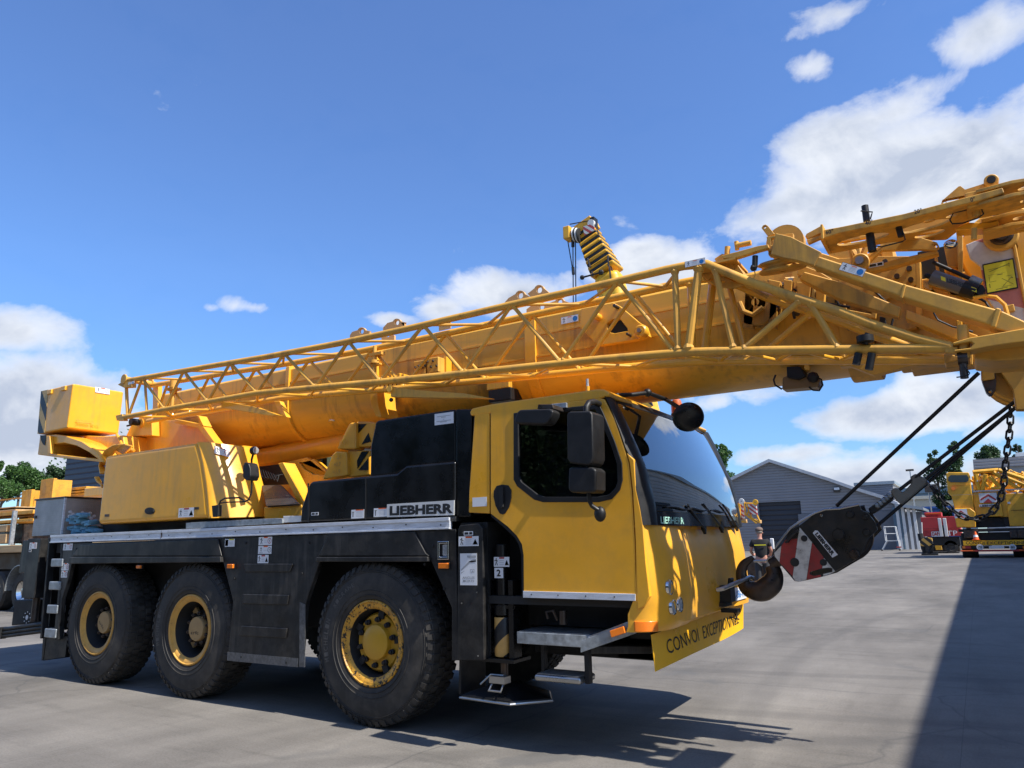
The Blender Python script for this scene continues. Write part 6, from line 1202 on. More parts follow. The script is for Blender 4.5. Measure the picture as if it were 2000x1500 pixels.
a = on(1752, 985, y=YW); b = on(1806, 992, y=YW); thingpart(M().prism([(a[0], a[2]), (b[0], b[2]), (b[0], b[2]-.3), (a[0], a[2]-.3)], YW-3, YW+8), 'canopy', 'galv', wh)
thingpart(bxp(M(), 1753, 990, 1758, 1077, YW-.4, YW-.1), 'downpipe', 'roofblue', wh)
# box-like block behind it
bb = empty('rear_block', on(1700, 960, y=YW+40), 'flat roofed grey block showing above the right slope of the workshop roof', 'building')
q = on(1672, 949, y=YW+40); q2 = on(1744, 949, y=YW+40); thingpart(M().box(q[0], q2[0], YW+40, YW+55, 0, q[2]), 'wall', 'cladgrey', bb, smooth=False); thingpart(M().box(q[0]-.3, q2[0]+.3, YW+39.7, YW+55.3, q[2], q[2]+.5), 'parapet', 'galv', bb)
# low cream, blue and slate roofed sheds further off
def shed(px0, px1, py, y, label, mt, roofmt, rh=.8, name='storage_shed', depth=14):
    s = empty(name, on((px0+px1)/2, py, y=y), label, 'building'); a, b = on(px0, py, y=y), on(px1, py, y=y)
    thingpart(M().box(a[0], b[0], y, y+depth, 0, a[2]), 'wall', mt, s, smooth=False); thingpart(M().box(a[0]-.3, b[0]+.3, y-.4, y+depth+.3, a[2], a[2]+rh), 'roof', roofmt, s, smooth=False); return s
shed(1750, 1868, 977, 130, 'long low shed with cream wall band beyond the red truck', 'cream', 'cream', .5)
shed(1745, 1900, 966, 170, 'long shed with slate blue roof far behind the cream shed', 'roofblue', 'roofblue', 1.2)
shed(1798, 1870, 994, 118, 'low royal blue shed wall just above the red truck', 'bluewall', 'bluewall', .3, depth=6)
of = empty('office_block', on(1960, 930, y=92), 'pale grey flat roofed office block with windows behind the second crane', 'building')
a, b = on(1913, 915, y=92), on(2075, 915, y=92); thingpart(M().box(a[0], b[0], 92, 110, 0, a[2]), 'wall', mat('light grey panels', (.33, .34, .36), .6), of, smooth=False); thingpart(M().box(a[0]-.5, b[0]+.5, 91.4, 110.5, a[2], a[2]+1.0), 'parapet', 'cladgrey', of, smooth=False)
for px in (1955, 1975, 1995): thingpart(bxp(M(), px, 922, px+14, 937, 91.9, 91.99), 'window', 'pane', of)
q = on(1990, 884, y=100); thingpart(M().box(q[0]-.3, q[0]+4, 100, 103, a[2]+.9, q[2]), 'roof_plant', 'palewhite', of); thingpart(M().tube((q[0]+.0, 101, a[2]), (q[0]+.0, 101, q[2]+1.2), .05, 6), 'mast', 'darksteel', of)
# street lamp and mast seen above the roofs
for px, top_, y_, lab in ((1777, 920, 112, 'slim lamp post with double head rising above the workshop annex'), (1812, 948, 104, 'floodlight pole beside the left poplar')):
    q = on(px, top_, y=y_); s = empty('lamp_post', (q[0], y_, 0), lab, 'lamp post'); thingpart(M().tube((q[0], y_, 0), (q[0], y_, q[2]), .11, 8, .06), 'pole', 'galv', s); thingpart(M().box(q[0]-.5, q[0]+.5, y_-.2, y_+.2, q[2], q[2]+.25) if top_ < 930 else M().box(q[0]-.4, q[0]+1., y_-.4, y_+.2, q[2]-.9, q[2]+.1), 'lamp_head', 'darksteel', s)
# white access platform by the workshop wall
ap = empty('access_platform', on(1738, 1077, y=80), 'small white wheeled access platform with ladder in front of the grey wall', 'platform')
a, b, c, d = on(1723, 1078, y=80), on(1758, 1078, y=80), on(1726, 1029, y=80), on(1748, 1029, y=80); zt = c[2]; zm_ = on(1730, 1056, y=80)[2]
for yy in (80, 81.2):
    thingpart(M().tube((a[0], yy, .1), (c[0]+.1, yy, zm_), .05, 6).tube((c[0], yy, zm_), (c[0], yy, zt), .04, 6), 'post', 'palewhite', ap); thingpart(M().tube((b[0], yy, .1), (d[0]+.15, yy, zm_), .05, 6).tube((d[0]+.1, yy, zm_), (d[0], yy, zt), .04, 6), 'post', 'palewhite', ap)
    for z in (zt, (zt+zm_)/2): thingpart(M().tube((c[0], yy, z), (d[0], yy, z), .04, 6), 'rail', 'palewhite', ap)
thingpart(M().box(c[0], d[0]+.1, 80, 81.2, zm_-.06, zm_), 'platform_deck', 'palewhite', ap)
thingpart(M().box(d[0]-.1, d[0]+.35, 79.9, 80, .3, zm_-.6), 'red_panel', 'red', ap)
for x_ in (a[0], b[0]): thingpart(M().cyl((x_, 80.0, .1), .1, -.04, .04, 'y', 10), 'castor', 'rubber', ap)

# ================================================================ the other vehicles in the yard
# red truck
YR = 66.
rt = empty('red_truck', on(1840, 1080, y=YR), 'red works truck with a white lettered plate left of the second crane', 'truck')
def rp_(a, b, c, d, y0, y1, nm, mt, par=None, bev=.03): return thingpart(bxp(M(), a, b, c, d, y0, y1), nm, mt, par or rt, bevel=bev)
rb = rp_(1803, 1008, 1872, 1048, YR, YR+6, 'body', 'red'); rp_(1806, 1000, 1838, 1009, YR+.3, YR+2.5, 'cab_roof', 'red'); rp_(1808, 1002, 1836, 1004, YR+.1, YR+.29, 'light_bar', 'orange', None, 0)
rp_(1803, 1031, 1872, 1033, YR-.04, YR-.01, 'body_seam', 'ink', rb, 0); rp_(1836, 1012, 1837.5, 1048, YR-.2, YR-.1, 'handrail', 'palewhite'); rp_(1846, 1012, 1847.5, 1048, YR-.2, YR-.1, 'handrail', 'palewhite'); rp_(1837, 1026, 1846, 1047, YR-.1, YR-.02, 'ladder_recess', 'ink', rb, 0)
rp_(1800, 1048, 1874, 1066, YR+.1, YR+6, 'chassis', 'dark_and_shade'); rp_(1806, 1066, 1874, 1078, YR+.6, YR+5.5, 'underbody', 'darksteel')
q = on(1820, 1048, y=YR-.06); q2 = on(1838, 1038, y=YR-.06); p_ = thingpart(bxp(M(), 1820, 1038, 1838, 1048, YR-.06, YR-.01), 'white_plate', 'white', rt); m = M(); write(m, 'DAPA', (q[0]+.05, YR-.065, q[2]+.06), ((q2[0]-q[0])*.9, 0, 0), (0, 0, (q2[2]-q[2])*.75), .04, .01); m.build('lettering', 'red', p_, smooth=False, fix=False)
q = on(1850, 1046, y=YR-.03); m = M(); write(m, 'TP', q, (.75, 0, 0), (0, 0, .38), .0, .01); m.build('lettering', 'white', rb, smooth=False, fix=False)
for px in (1812, 1858):
    q = on(px, 1072, y=YR); wq = bpy.data.objects.new('wheel', None); COL.objects.link(wq); wq.parent = rt
    thingpart(M().lathe([(.0005, .05), (.25, .05), (.3, 0), (.5, .0), (.52, .04), (.52, .3), (.3, .32)], (q[0], YR+.1, .52), 'y', 28), 'tyre', 'rubber', wq)
# orange jack stands with hazard stripes at its left end
jk = empty('stabiliser_jack', on(1812, 1082, y=60), 'yellow and black striped stabiliser jack standing left of the second crane', 'stabiliser'); 
thingpart(M().prism(XZ(60, [(1797, 1056), (1806, 1049), (1820, 1051), (1822, 1062), (1812, 1068), (1797, 1066)]), 60, 60.5), 'striped_arm', hazard_mat('jack stripes', (.6, .36, .08), (.02, .02, .02), R(45), .45), jk, bevel=.02); thingpart(M().prism(XZ(60, [(1826, 1066), (1838, 1066), (1840, 1074), (1828, 1074)]), 60, 60.4), 'foot_plate', 'yellow_far', jk); 
thingpart(M().tube(on(1800, 1048, y=60.2), on(1806, 1083, y=60.2), .14, 8).tube(on(1822, 1066, y=60.2), on(1814, 1083, y=60.2), .12, 8).box(on(1800, 1083, y=60)[0], on(1832, 1083, y=60)[0], 59.8, 60.8, 0, .12).tube(on(1797, 1042, y=60.2), on(1800, 1056, y=60.2), .2, 8), 'jack_leg', 'dark_and_shade', jk); thingpart(M().tube(on(1800, 1020, y=60.2), on(1801, 1042, y=60.2), .05, 6), 'hose', 'palewhite', jk)

# second mobile crane, seen head on
YC = 51.5
c2_ = empty('second_crane', on(1945, 1090, y=YC), 'yellow mobile crane seen end on at the right edge with chevron boards', 'crane')
def cq(a, b, c, d, y0, y1, nm, mt='yellow_far', par=None, bev=.03): return thingpart(bxp(M(), a, b, c, d, YC+y0, YC+y1), nm, mt, par or c2_, bevel=bev)
bdq = cq(1882, 1054, 2014, 1065.5, -.06, 0, 'warning_board', 'board', None, 0)
for tx, a, b in (('CONVOI', 1887, 1922), ('EXCEPTIONNEL', 1928, 2009)):
    q, q2 = on(a, 1063.5, y=YC-.065), on(b, 1056.5, y=YC-.065); m = M(); write(m, tx, q, (q2[0]-q[0], 0, 0), (0, 0, q2[2]-q[2]), .01, .005); m.build('lettering', 'ink', bdq, smooth=False, fix=False)
cq(1878, 1066, 2018, 1072.5, 0, .5, 'bumper', 'dark_and_shade'); cq(1876, 1073, 2020, 1077.5, -.05, .4, 'bumper_stripe', 'orangered'); cq(1905, 1073, 1990, 1077.5, -.07, -.055, 'reflective_band', 'red', None, 0)
for a in (1880, 1998): cq(a, 1066.5, a+5, 1071.5, -.04, -.01, 'lamp', 'orange', None, 0); cq(a+6, 1066.5, a+16, 1071.5, -.04, -.01, 'tail_lamp', 'red', None, 0)
for px, tx in ((1914, '70'), (1978, '80')):
    q = on(px, 1068.7, y=YC-.05); g_ = thingpart(M().cyl(q, .19, -.02, .02, 'y', 20), 'speed_disc', 'white', c2_); m = M(); write(m, tx, (q[0]-.11, q[1]-.022, q[2]-.08), (.22, 0, 0), (0, 0, .16), .02, .004); m.build('lettering', 'ink', g_, smooth=False, fix=False)
cq(1932, 1066.5, 1961, 1071.5, -.04, -.01, 'number_plate', 'white', None, 0)
for px in (1881, 1982):
    q = on(px, 1090, y=YC+.4); q2 = on(px+32, 1090, y=YC+.4); wq = bpy.data.objects.new('wheel', None); COL.objects.link(wq); wq.parent = c2_; r_ = .72
    thingpart(M().lathe([(.3, 0), (r_-.04, 0), (r_, .06), (r_, (q2[0]-q[0])-.06), (r_-.04, (q2[0]-q[0])), (.3, (q2[0]-q[0]))], (q[0], YC+1.2, r_), 'x', 28), 'tyre', 'rubber', wq)
cq(1880, 1038, 2016, 1066, .5, 8, 'carrier_body', 'dark_and_shade'); cq(1872, 1030, 2022, 1039, .2, 8, 'carrier_deck', 'dark_and_shade')
for a in (1884, 1898, 1974, 1989): cq(a, 1035, a+12, 1051, .1, .5, 'storage_box', 'darksteel')
for a, b, c, d in ((1869, 1000, 1902, 1030),): 
    m = M().prism(XZ(YC, [(1861, 993), (1894, 992), (1905, 1000), (1906, 1030), (1869, 1030)]), YC, YC+3); thingpart(m, 'engine_cover', 'yellow_far', c2_, bevel=.05)
m = M().prism(XZ(YC, [(1847, 925), (1852, 922), (1892, 922), (1895, 930), (1898, 962), (1904, 1000), (1866, 1000), (1858, 968), (1851, 962)]), YC+.2, YC+2.4); cb = thingpart(m, 'crane_cab', 'yellow_far', c2_, bevel=.06)
thingpart(M().prism(XZ(YC+.2, [(1852, 932), (1857, 928), (1888, 928), (1892, 933), (1891, 940), (1886, 942), (1857, 942), (1852, 939)]), YC+.14, YC+.19), 'cab_window', 'pane', cb)
thingpart(M().cyl(on(1862, 954, y=YC+.1), .13, -.05, .08, 'y', 14), 'work_lamp', 'orange', cb); cq(1858, 946, 1896, 948, .13, .19, 'cab_trim', 'tan', cb, 0)
cq(1860, 965, 1912, 967, -.4, -.3, 'handrail', 'galv', None, 0)
def chev(a, b, c, d, y0):
    g_ = cq(a, b, c, d, y0, y0+.04, 'chevron_board', 'white', None, 0); cx = (a+c)/2; w_ = (c-a)/2; h_ = d-b
    for k in (0, 1): thingpart(M().prism(XZ(YC+y0, [(cx-w_*.95, b+h_*(.62+k*.42)), (cx, b+h_*(.15+k*.42)), (cx+w_*.95, b+h_*(.62+k*.42)), (cx+w_*.95, min(d, b+h_*(.80+k*.42))), (cx, b+h_*(.36+k*.42)), (cx-w_*.95, min(d, b+h_*(.8+k*.42)))]), YC+y0-.02, YC+y0-.003), 'chevron', 'red', g_, smooth=False) if k == 0 else thingpart(M().prism(XZ(YC+y0, [(cx-w_*.6, d), (cx, b+h_*.58), (cx+w_*.6, d)]), YC+y0-.02, YC+y0-.003), 'chevron', 'red', g_, smooth=False)
chev(1865, 994, 1888, 1012, -.1); chev(1914, 962, 1946, 982, .3)
cq(1906, 960, 1952, 1010, .4, 4, 'turntable_front'); lb3 = cq(1913, 984, 1950, 990.5, .3, .36, 'name_plate', 'white', None, 0); q, q2 = on(1914, 990, y=YC+.29), on(1949, 985, y=YC+.29); m = M(); write(m, 'LIEBHERR', q, (q2[0]-q[0], 0, 0), (0, 0, q2[2]-q[2]), .035, .005); m.build('lettering', 'ink', lb3, smooth=False, fix=False)
cq(1906, 1010, 1964, 1030, .8, 4, 'recess', 'dark_and_shade'); cq(1973, 962, 2020, 1028, .3, 4, 'machinery_house'); cq(1963, 968, 1973, 1028, .6, 4, 'gap_shade', 'dark_and_shade'); cq(1955, 962, 1964, 1010, .5, 4, 'side_frame'); cq(1886, 968, 1906, 1020, .5, 3, 'hose_bay', 'darksteel')  # dark boxes painted as the shade of the recess and the gap
cq(1975, 995, 2018, 997, .26, .3, 'panel_seam', 'ink', None, 0); cq(1968, 980, 1973, 984, .25, .3, 'warning_sticker', 'white', None, 0)
cq(1900, 955, 2025, 958.5, .1, .2, 'front_rail', 'galv', None, 0)
rs = random.Random(11); jbq = bpy.data.objects.new('folded_jib', None); COL.objects.link(jbq); jbq.parent = c2_
for k in range(44):
    a = (rs.uniform(1900, 2015), rs.uniform(922, 960)); b = (a[0]+rs.uniform(-28, 28), min(962, max(918, a[1]+rs.uniform(-26, 26)))); thingpart(M().tube(on(*a, y=YC+rs.uniform(.2, 3)), on(*b, y=YC+rs.uniform(.2, 3)), rs.uniform(.05, .1), 6), 'lattice_bar', 'yellow_far' if k % 5 else 'galv', jbq)
for a, b in (((1900, 922), (1950, 918)), ((1950, 918), (2015, 940)), ((1905, 925), (1912, 960)), ((1925, 926), (1918, 960)), ((1940, 922), (1990, 955)), ((1960, 930), (2010, 950)), ((1932, 930), (1960, 958))): thingpart(M().tube(on(*a, y=YC+.3), on(*b, y=YC+.5), .13, 8), 'lattice_chord', 'yellow_far', jbq)
cq(1902, 924, 2010, 960, 3.2, 7, 'boom_section'); cq(1915, 920, 1945, 926, .5, 2, 'jib_head', 'darksteel')
q = on(1906, 1050, y=YC-.3); cn = empty('traffic_cone', (q[0], YC-.3, 0), 'orange and white traffic cone carried on the front ledge of the second crane', 'traffic cone')
z0_ = on(1906, 1053.5, y=YC-.3)[2]; z1_ = on(1906, 1038, y=YC-.3)[2]; hh = z1_-z0_
thingpart(M().lathe([(.17, 0), (.13, .3*hh), (.045, hh), (.0005, hh)], (q[0], YC-.3, z0_), 'z', 16), 'cone_body', 'cone', cn); thingpart(M().lathe([(.145, .28*hh), (.1, .55*hh)], (q[0], YC-.302, z0_+.01), 'z', 16), 'cone_band', 'white', cn); thingpart(M().box(q[0]-.22, q[0]+.22, YC-.5, YC-.1, z0_-.04, z0_), 'cone_foot', 'cone', cn)

# crane nose showing between cab and workshop door
YN = 58.
nz = empty('yellow_crane_nose', on(1466, 1030, y=YN), 'yellow boom head with red and white stripes just past the cab pillar', 'crane')
def nq(px, y0, y1, nm, mt): return thingpart(M().prism(XZ(YN, px), YN+y0, YN+y1), nm, mt, nz, bevel=.02)
hz_ = hazard_mat('nose stripes', (.62, .6, .55), (.45, .06, .05), R(50), .28)
nq([(1441, 982), (1450, 984), (1453, 1012), (1446, 1018), (1440, 1010)], 0, .2, 'striped_cheek', hz_); nq([(1462, 986), (1478, 984), (1480, 1006), (1466, 1004)], -.2, 0, 'striped_cheek', hz_)
for (x_, y_) in ((1448, 979), (1475, 981)): thingpart(M().lathe([(.05, 0), (.22, 0), (.24, .04), (.22, .12), (.05, .12)], on(x_, y_, y=YN-.3), 'y', 20), 'sheave', 'palewhite' if x_ < 1460 else 'yellow_far', nz)
for a, b in (((1454, 980), (1456, 1005)), ((1456, 983), (1470, 983)), ((1458, 985), (1468, 1010)), ((1468, 985), (1458, 1008)), ((1454, 1004), (1484, 1020)), ((1478, 1005), (1484, 1018)), ((1460, 1008), (1478, 1022)), ((1445, 1018), (1458, 1020))): thingpart(M().tube(on(*a, y=YN), on(*b, y=YN), .07, 6), 'lattice_bar', 'yellow_far', nz)
nq([(1440, 1012), (1456, 1014), (1457, 1021), (1441, 1021)], .0, .5, 'lower_block', 'tan'); nq([(1472, 1013), (1485, 1016), (1485, 1022), (1474, 1022)], .0, .5, 'lower_block', 'tan')
q = on(1440, 1000, y=YN); thingpart(M().box(q[0]-9, q[0]+.3, YN-.3, YN+.9, q[2]-.5, q[2]+.7), 'boom', 'yellow_far', nz); thingpart(M().box(q[0]-11, q[0]-1.5, YN-.9, YN+1.5, .9, 2.0), 'carrier', 'dark_and_shade', nz)
for k in range(4): thingpart(M().cyl((q[0]-10+k*2.4, YN-.9, .68), .68, 0, .4, 'y', 24, bev=.05), 'wheel', 'rubber', nz)
thingpart(M().box(q[0]-3.4, q[0]-1.3, YN-.9, YN+1.5, .9, 2.9), 'cab', 'yellow_far', nz, bevel=.1)
# crane far behind with its telescopic boom raised
YT = 30.
tw = empty('raised_boom_crane', (on(1240, 790, y=YT)[0]+1.5, YT, 0), 'distant yellow crane with its telescopic boom raised above the lattice jib', 'crane')
top = np.array(on(1147, 452, y=YT)); low = np.array(on(1187, 535, y=YT)); mid = np.array(on(1256, 800, y=YT)); dirn = (top-low)/np.linalg.norm(top-low); dd = (low-mid)/np.linalg.norm(low-mid)
def boxseg(p, d, l, w_, h_, nm, mt, bev=.03, par=None):
    d = d/np.linalg.norm(d); s_ = np.array((0, 1, 0.)); t_ = np.cross(d, s_); t_ /= np.linalg.norm(t_); return thingpart(M().obox(p+d*l/2, d*l/2, s_*w_/2, t_*h_/2), nm, mt, par or tw, bevel=bev)
base = np.array((mid[0]-dd[0]*mid[2]/dd[2]*.72, YT, mid[2]-mid[2]*.72)); L0 = np.linalg.norm(low-base); dm = (low-base)/L0
bs = boxseg(base, dm, L0, 1.35, 1.55, 'boom_base', mat('raised boom paint', (.76, .42, .02), .45, var=.15, dirt=(.25, .13, .02), dirt_amt=.6, dirt_scale=2), .45)  # the boom's own yellow, patchy with dirt
n_ = 7; ln_ = np.linalg.norm(top-low)/n_*.98
for k in range(n_):
    w_ = 1.45-.06*k; p = low+dirn*(ln_*k); boxseg(p, dirn, ln_*.62, w_, w_+.12, 'telescope_collar', 'yellow_far', .3); boxseg(p+dirn*ln_*.62, dirn, ln_*.38, w_-.12, w_-.02, 'telescope_gap', 'dark_and_shade', 0)
hd_ = low+dirn*(ln_*n_); sx = np.array((-1., 0, .22)); sx /= np.linalg.norm(sx); 
boxseg(hd_, dirn, .55, 1.0, 1.3, 'head_frame', 'yellow_far', .05)
for k in range(4): c = np.array(on(1131-k*3.4, 461-k*.7, y=YT-.5)); thingpart(M().lathe([(.1, 0), (.42, 0), (.45, .03), (.42, .1), (.1, .1)], (c[0], c[1]+k*.02, c[2]), 'x', 24), 'head_sheave', 'palewhite' if k % 2 else 'dark_and_shade', tw)
c = on(1110, 456, y=YT-.5); thingpart(M().box(c[0]-.15, c[0]+.25, YT-.9, YT-.2, c[2]-.45, c[2]+.3), 'head_plate', 'yellow_far', tw, bevel=.05)
thingpart(M().prism(XZ(YT-.8, [(1139, 443), (1160, 437), (1162, 450), (1142, 460)]), YT-.85, YT-.8), 'striped_plate', hz_, tw); thingpart(M().cyl(on(1155, 436, y=YT-.5), .2, -.1, .1, 'y', 18), 'top_sheave', 'palewhite', tw)
thingpart(M().box(on(1163, 440, y=YT)[0]-.1, on(1163, 440, y=YT)[0]+.15, YT-.5, YT, on(1163, 440, y=YT)[2]-.4, on(1163, 430, y=YT)[2]), 'wind_sensor', 'plastic', tw)
ms = [c, on(1150, 430, y=YT-.5)]
for a, b in (((1113, 438), (1150, 431)), ((1108, 465), (1118, 524)), ((1119, 480), (1121, 800)), ((1124, 466), (1126, 800)), ((1163, 440), (1208, 560))): thingpart(M().tube(on(*a, y=YT-.5), on(*b, y=YT-.5), .03, 6), 'wire', 'dark_and_shade', tw)
a_, b_ = on(1119, 466, y=YT-.5), on(1119, 482, y=YT-.5); thingpart(M().tube(a_, b_, .1, 8).tube(on(1119, 522, y=YT-.5), on(1120, 536, y=YT-.5), .09, 8), 'hook_weight', 'plastic', tw)
thingpart(M().tube(on(1137, 542, y=YT-1), on(1178, 531, y=YT-1), .05, 6).ball(on(1137, 542, y=YT-1), .14, 8).ball(on(1174, 532, y=YT-1), .16, 8), 'anemometer_arm', 'plastic', tw)
for a, b in (((1148, 505), (1153, 522)), ((1156, 530), (1158, 540)), ((1187, 500), (1189, 520)), ((1190, 520), (1193, 545))): thingpart(M().tube(on(*a, y=YT-.8), on(*b, y=YT-.8), .05, 6), 'boom_fitting', 'darksteel', tw)
q = on(1265, 790, y=YT-.8); thingpart(M().prism(XZ(YT-.8, [(1255, 772), (1268, 774), (1275, 792), (1262, 800), (1252, 788)]), YT-.85, YT-.7), 'striped_bracket', hazard_mat('bracket stripes', (.7, .4, .05), (.02, .02, .02), R(45), .5), tw)
bx0 = base[0]; thingpart(M().box(bx0-9.5, bx0+1.2, YT-1.4, YT+1.4, .8, 1.8), 'carrier', 'dark_and_shade', tw, bevel=.05); thingpart(M().box(bx0-4.2, bx0+.8, YT-1.3, YT+1.3, 1.8, 3.2), 'superstructure', 'yellow_far', tw, bevel=.1)
thingpart(M().box(bx0-10.5, bx0-8.5, YT-1.4, YT+1.4, .9, 3.0), 'driver_cab', 'yellow_far', tw, bevel=.1); boxseg(np.array((bx0+2.6, YT, 2.6)), np.array(low-base)+0, 6, .5, .5, 'lift_cylinder', 'yellow_far') if False else None
for k in range(5):
    for yy in (YT-1.45, YT+.95): thingpart(M().cyl((bx0-8.6+k*2.2, yy, .72), .72, 0, .5, 'y', 24, bev=.06), 'wheel', 'rubber', tw)

# ================================================================ left: trailer of steel and timber, building
YL = 4.9
tl = empty('flatbed_trailer', on(35, 1195, y=YL), 'timber decked flatbed trailer with grey wheel arch behind the tail of the crane', 'trailer')
q = on(42, 1064, y=YL); x1 = q[0]; zt = q[2]; zb = on(42, 1079, y=YL)[2]
thingpart(M().box(-30, x1+6, YL, YL+2.5, zb, zt), 'deck_boards', 'wood', tl, bevel=.02); thingpart(M().box(-30, x1+6, YL+.4, YL+2.1, zb-.45, zb-.02), 'chassis', mat('brown steel', (.07, .045, .02), .6), tl)
for dx in (0, -1.4):
    q = on(37, 1145, y=YL); wq = bpy.data.objects.new('wheel', None); COL.objects.link(wq); wq.parent = tl
    thingpart(M().lathe([(.27, .06), (.29, 0), (.46, 0), (.52, .06), (.52, .35), (.27, .35)], (q[0]+dx, YL+.05, .52), 'y', 36), 'tyre', 'rubber', wq); thingpart(M().lathe([(.28, .03), (.27, .02), (.22, .12), (.1, .14), (.1, .06), (.0005, .05)], (q[0]+dx, YL+.05, .52), 'y', 30), 'rim', 'chrome', wq)
m = M(); rows = [[(on(37, 1145, y=YL)[0]+.66*math.cos(a), YL-.05+k*.5, .54+.66*math.sin(a)) for a in np.linspace(.1, math.pi, 14)] for k in (0, 1)]; m.slab(rows, (0, 0, .02)); thingpart(m, 'mudguard', 'galv', tl)
thingpart(M().box(-22, -21, YL, YL+2.5, .6, zb), 'tool_locker', 'dark_and_shade', tl)
thingpart(bxp(M(), 16, 997, 27, 1064, YL+.05, YL+.15), 'stake_post', 'galv', tl)
def stuff_(nm, lab, cat, mt, boxes, group=None, bev=.01):
    m = M()
    for bq in boxes: bxp(m, *bq)
    o = m.build(nm, mt, bevel=bev); tag(o, lab, cat, group); return o
stuff_('steel_beam', 'long yellow steel beam lying on the trailer above the timber planks', 'beam', 'rustyellow', [(-60, 1003, 64, 1006, YL+.3, YL+.9), (-60, 1006, 64, 1018, YL+.5, YL+.6), (-60, 1018, 64, 1021, YL+.3, YL+.9)])
stuff_('timber_planks', 'pale timber planks stacked on the trailer deck behind the grey stake', 'timber', 'wood', [(-60, 1025, 14, 1042, YL+.3, YL+.5), (-60, 1043, 12, 1063, YL+.3, YL+.5)])
stuff_('timber_planks', 'pale timber boards on top of the long steel beam at the left edge', 'timber', 'wood', [(-60, 991, 30, 997, YL+.5, YL+1.6), (-60, 998, 30, 1002, YL+.5, YL+1.6)])
for nm, lab, q in (('steel_post', 'short chipped yellow steel post standing nearest the left edge', (38, 959, 60, 1003)), ('steel_post', 'taller chipped yellow steel post behind the aluminium toolbox', (76, 938, 104, 975))):
    pp = on(q[0], q[3], y=YL+1.2); w_ = on(q[2], q[3], y=YL+1.2)[0]-pp[0]; zt_ = on(q[0], q[1], y=YL+1.2)[2]
    o = M().box(pp[0], pp[0]+w_*.38, YL+1.2, YL+1.3, pp[2]-.6, zt_).box(pp[0]+w_*.38, pp[0]+w_*.5, YL+1.2, YL+1.9, pp[2]-.6, zt_).box(pp[0]+w_*.5, pp[0]+w_, YL+1.15, YL+1.25, pp[2]-.6, zt_).build(nm, 'rustyellow', bevel=.01); tag(o, lab, 'steel post')
stuff_('steel_beam', 'rusty edged yellow channel reaching in from the left edge below the trees', 'beam', 'rustyellow', [(-60, 971, 44, 982, YL+1.6, YL+1.9)])
stuff_('steel_beam', 'slim yellow steel beam between the taller post and the yellow box', 'beam', 'rustyellow', [(100, 955, 168, 957, YL+2, YL+2.5), (100, 957, 168, 961, YL+2.2, YL+2.3), (100, 961, 168, 964, YL+2, YL+2.5), (100, 966, 168, 969, YL+2, YL+2.5)])
stuff_('steel_box', 'clean yellow steel box behind the dimpled toolbox', 'steel box', 'yellow', [(163, 949, 210, 971, YL+1, YL+1.8)], bev=.02)
stuff_('filler_box', 'dark filler box on the trailer deck behind the pale planks', 'filler box', 'darksteel', [(-60, 1023, 46, 1063, YL+.9, YL+2.)])  # dark box added to block the sky showing behind the planks
q0, q1 = on(129, 889, y=26), on(300, 889, y=26)
nv = empty('navy_building', (q0[0]+6, 26, 0), 'dark navy clad building between the trees and the crane tail', 'building'); xa_ = on(127, 925, y=26)[0]
thingpart(M().box(xa_, xa_+34, 26, 44, 0, q0[2]+.2), 'wall', 'cladnavy', nv, smooth=False); thingpart(M().box(xa_-.2, xa_+34.2, 25.8, 44.2, q0[2]+.2, q0[2]+.5), 'roof_edge', 'palewhite', nv)

# ================================================================ man in the yard
mx, my = on(1494, 1163, z=0)[0], on(1494, 1163, z=0)[1]
mp_ = np.array((mx, my, 0.)); fw = np.array((-.2, 1., 0)); fw /= np.linalg.norm(fw); sd_ = np.array((fw[1], -fw[0], 0))       # he faces away
def W3(s_, f_, z_): return tuple(mp_+sd_*s_+fw*f_+np.array((0, 0, z_)))
man = empty('person', tuple(mp_), 'person in black t-shirt, charcoal trousers and brown cap seen from behind near the hook', 'person')
def skin(nm, nodes, edges, mt, par, lv=2, root=0):
    me = bpy.data.meshes.new(nm); me.from_pydata([W3(*n[:3]) for n in nodes], edges, []); o = bpy.data.objects.new(nm, me); COL.objects.link(o); o.parent = par
    sk_ = o.modifiers.new('skin', 'SKIN'); 
    for i, n in enumerate(nodes): v = me.skin_vertices[0].data[i]; v.radius = (n[3], n[4] if len(n) > 4 else n[3]); v.use_root = (i == root)
    sk_.use_smooth_shade = True; sb = o.modifiers.new('sub', 'SUBSURF'); sb.levels = lv; sb.render_levels = lv
    me.materials.append(MAT[mt]); return o
body = [(0, 0, .95, .13, .10), (0, 0, 1.12, .14, .10), (0, .02, 1.32, .17, .11), (0, .02, 1.45, .09, .07), (0, .03, 1.54, .055), (0, .04, 1.62, .075, .08), (0, .05, 1.72, .07, .085),
        (.18, .02, 1.43, .06), (.27, .06, 1.18, .045), (.22, .26, 1.02, .034), (.18, .38, 1.04, .028), (-.18, .02, 1.43, .06), (-.27, .06, 1.18, .045), (-.22, .26, 1.05, .034), (-.15, .38, 1.10, .028),
        (.10, 0, .86, .09), (.13, .02, .48, .062), (.15, 0, .09, .04), (.16, .14, .04, .035), (-.10, 0, .86, .09), (-.11, .0, .48, .062), (-.12, -.02, .09, .04), (-.13, .12, .04, .035)]
skin('body', body, [(0, 1), (1, 2), (2, 3), (3, 4), (4, 5), (5, 6), (2, 7), (7, 8), (8, 9), (9, 10), (2, 11), (11, 12), (12, 13), (13, 14), (0, 15), (15, 16), (16, 17), (17, 18), (0, 19), (19, 20), (20, 21), (21, 22)], 'skin', man)
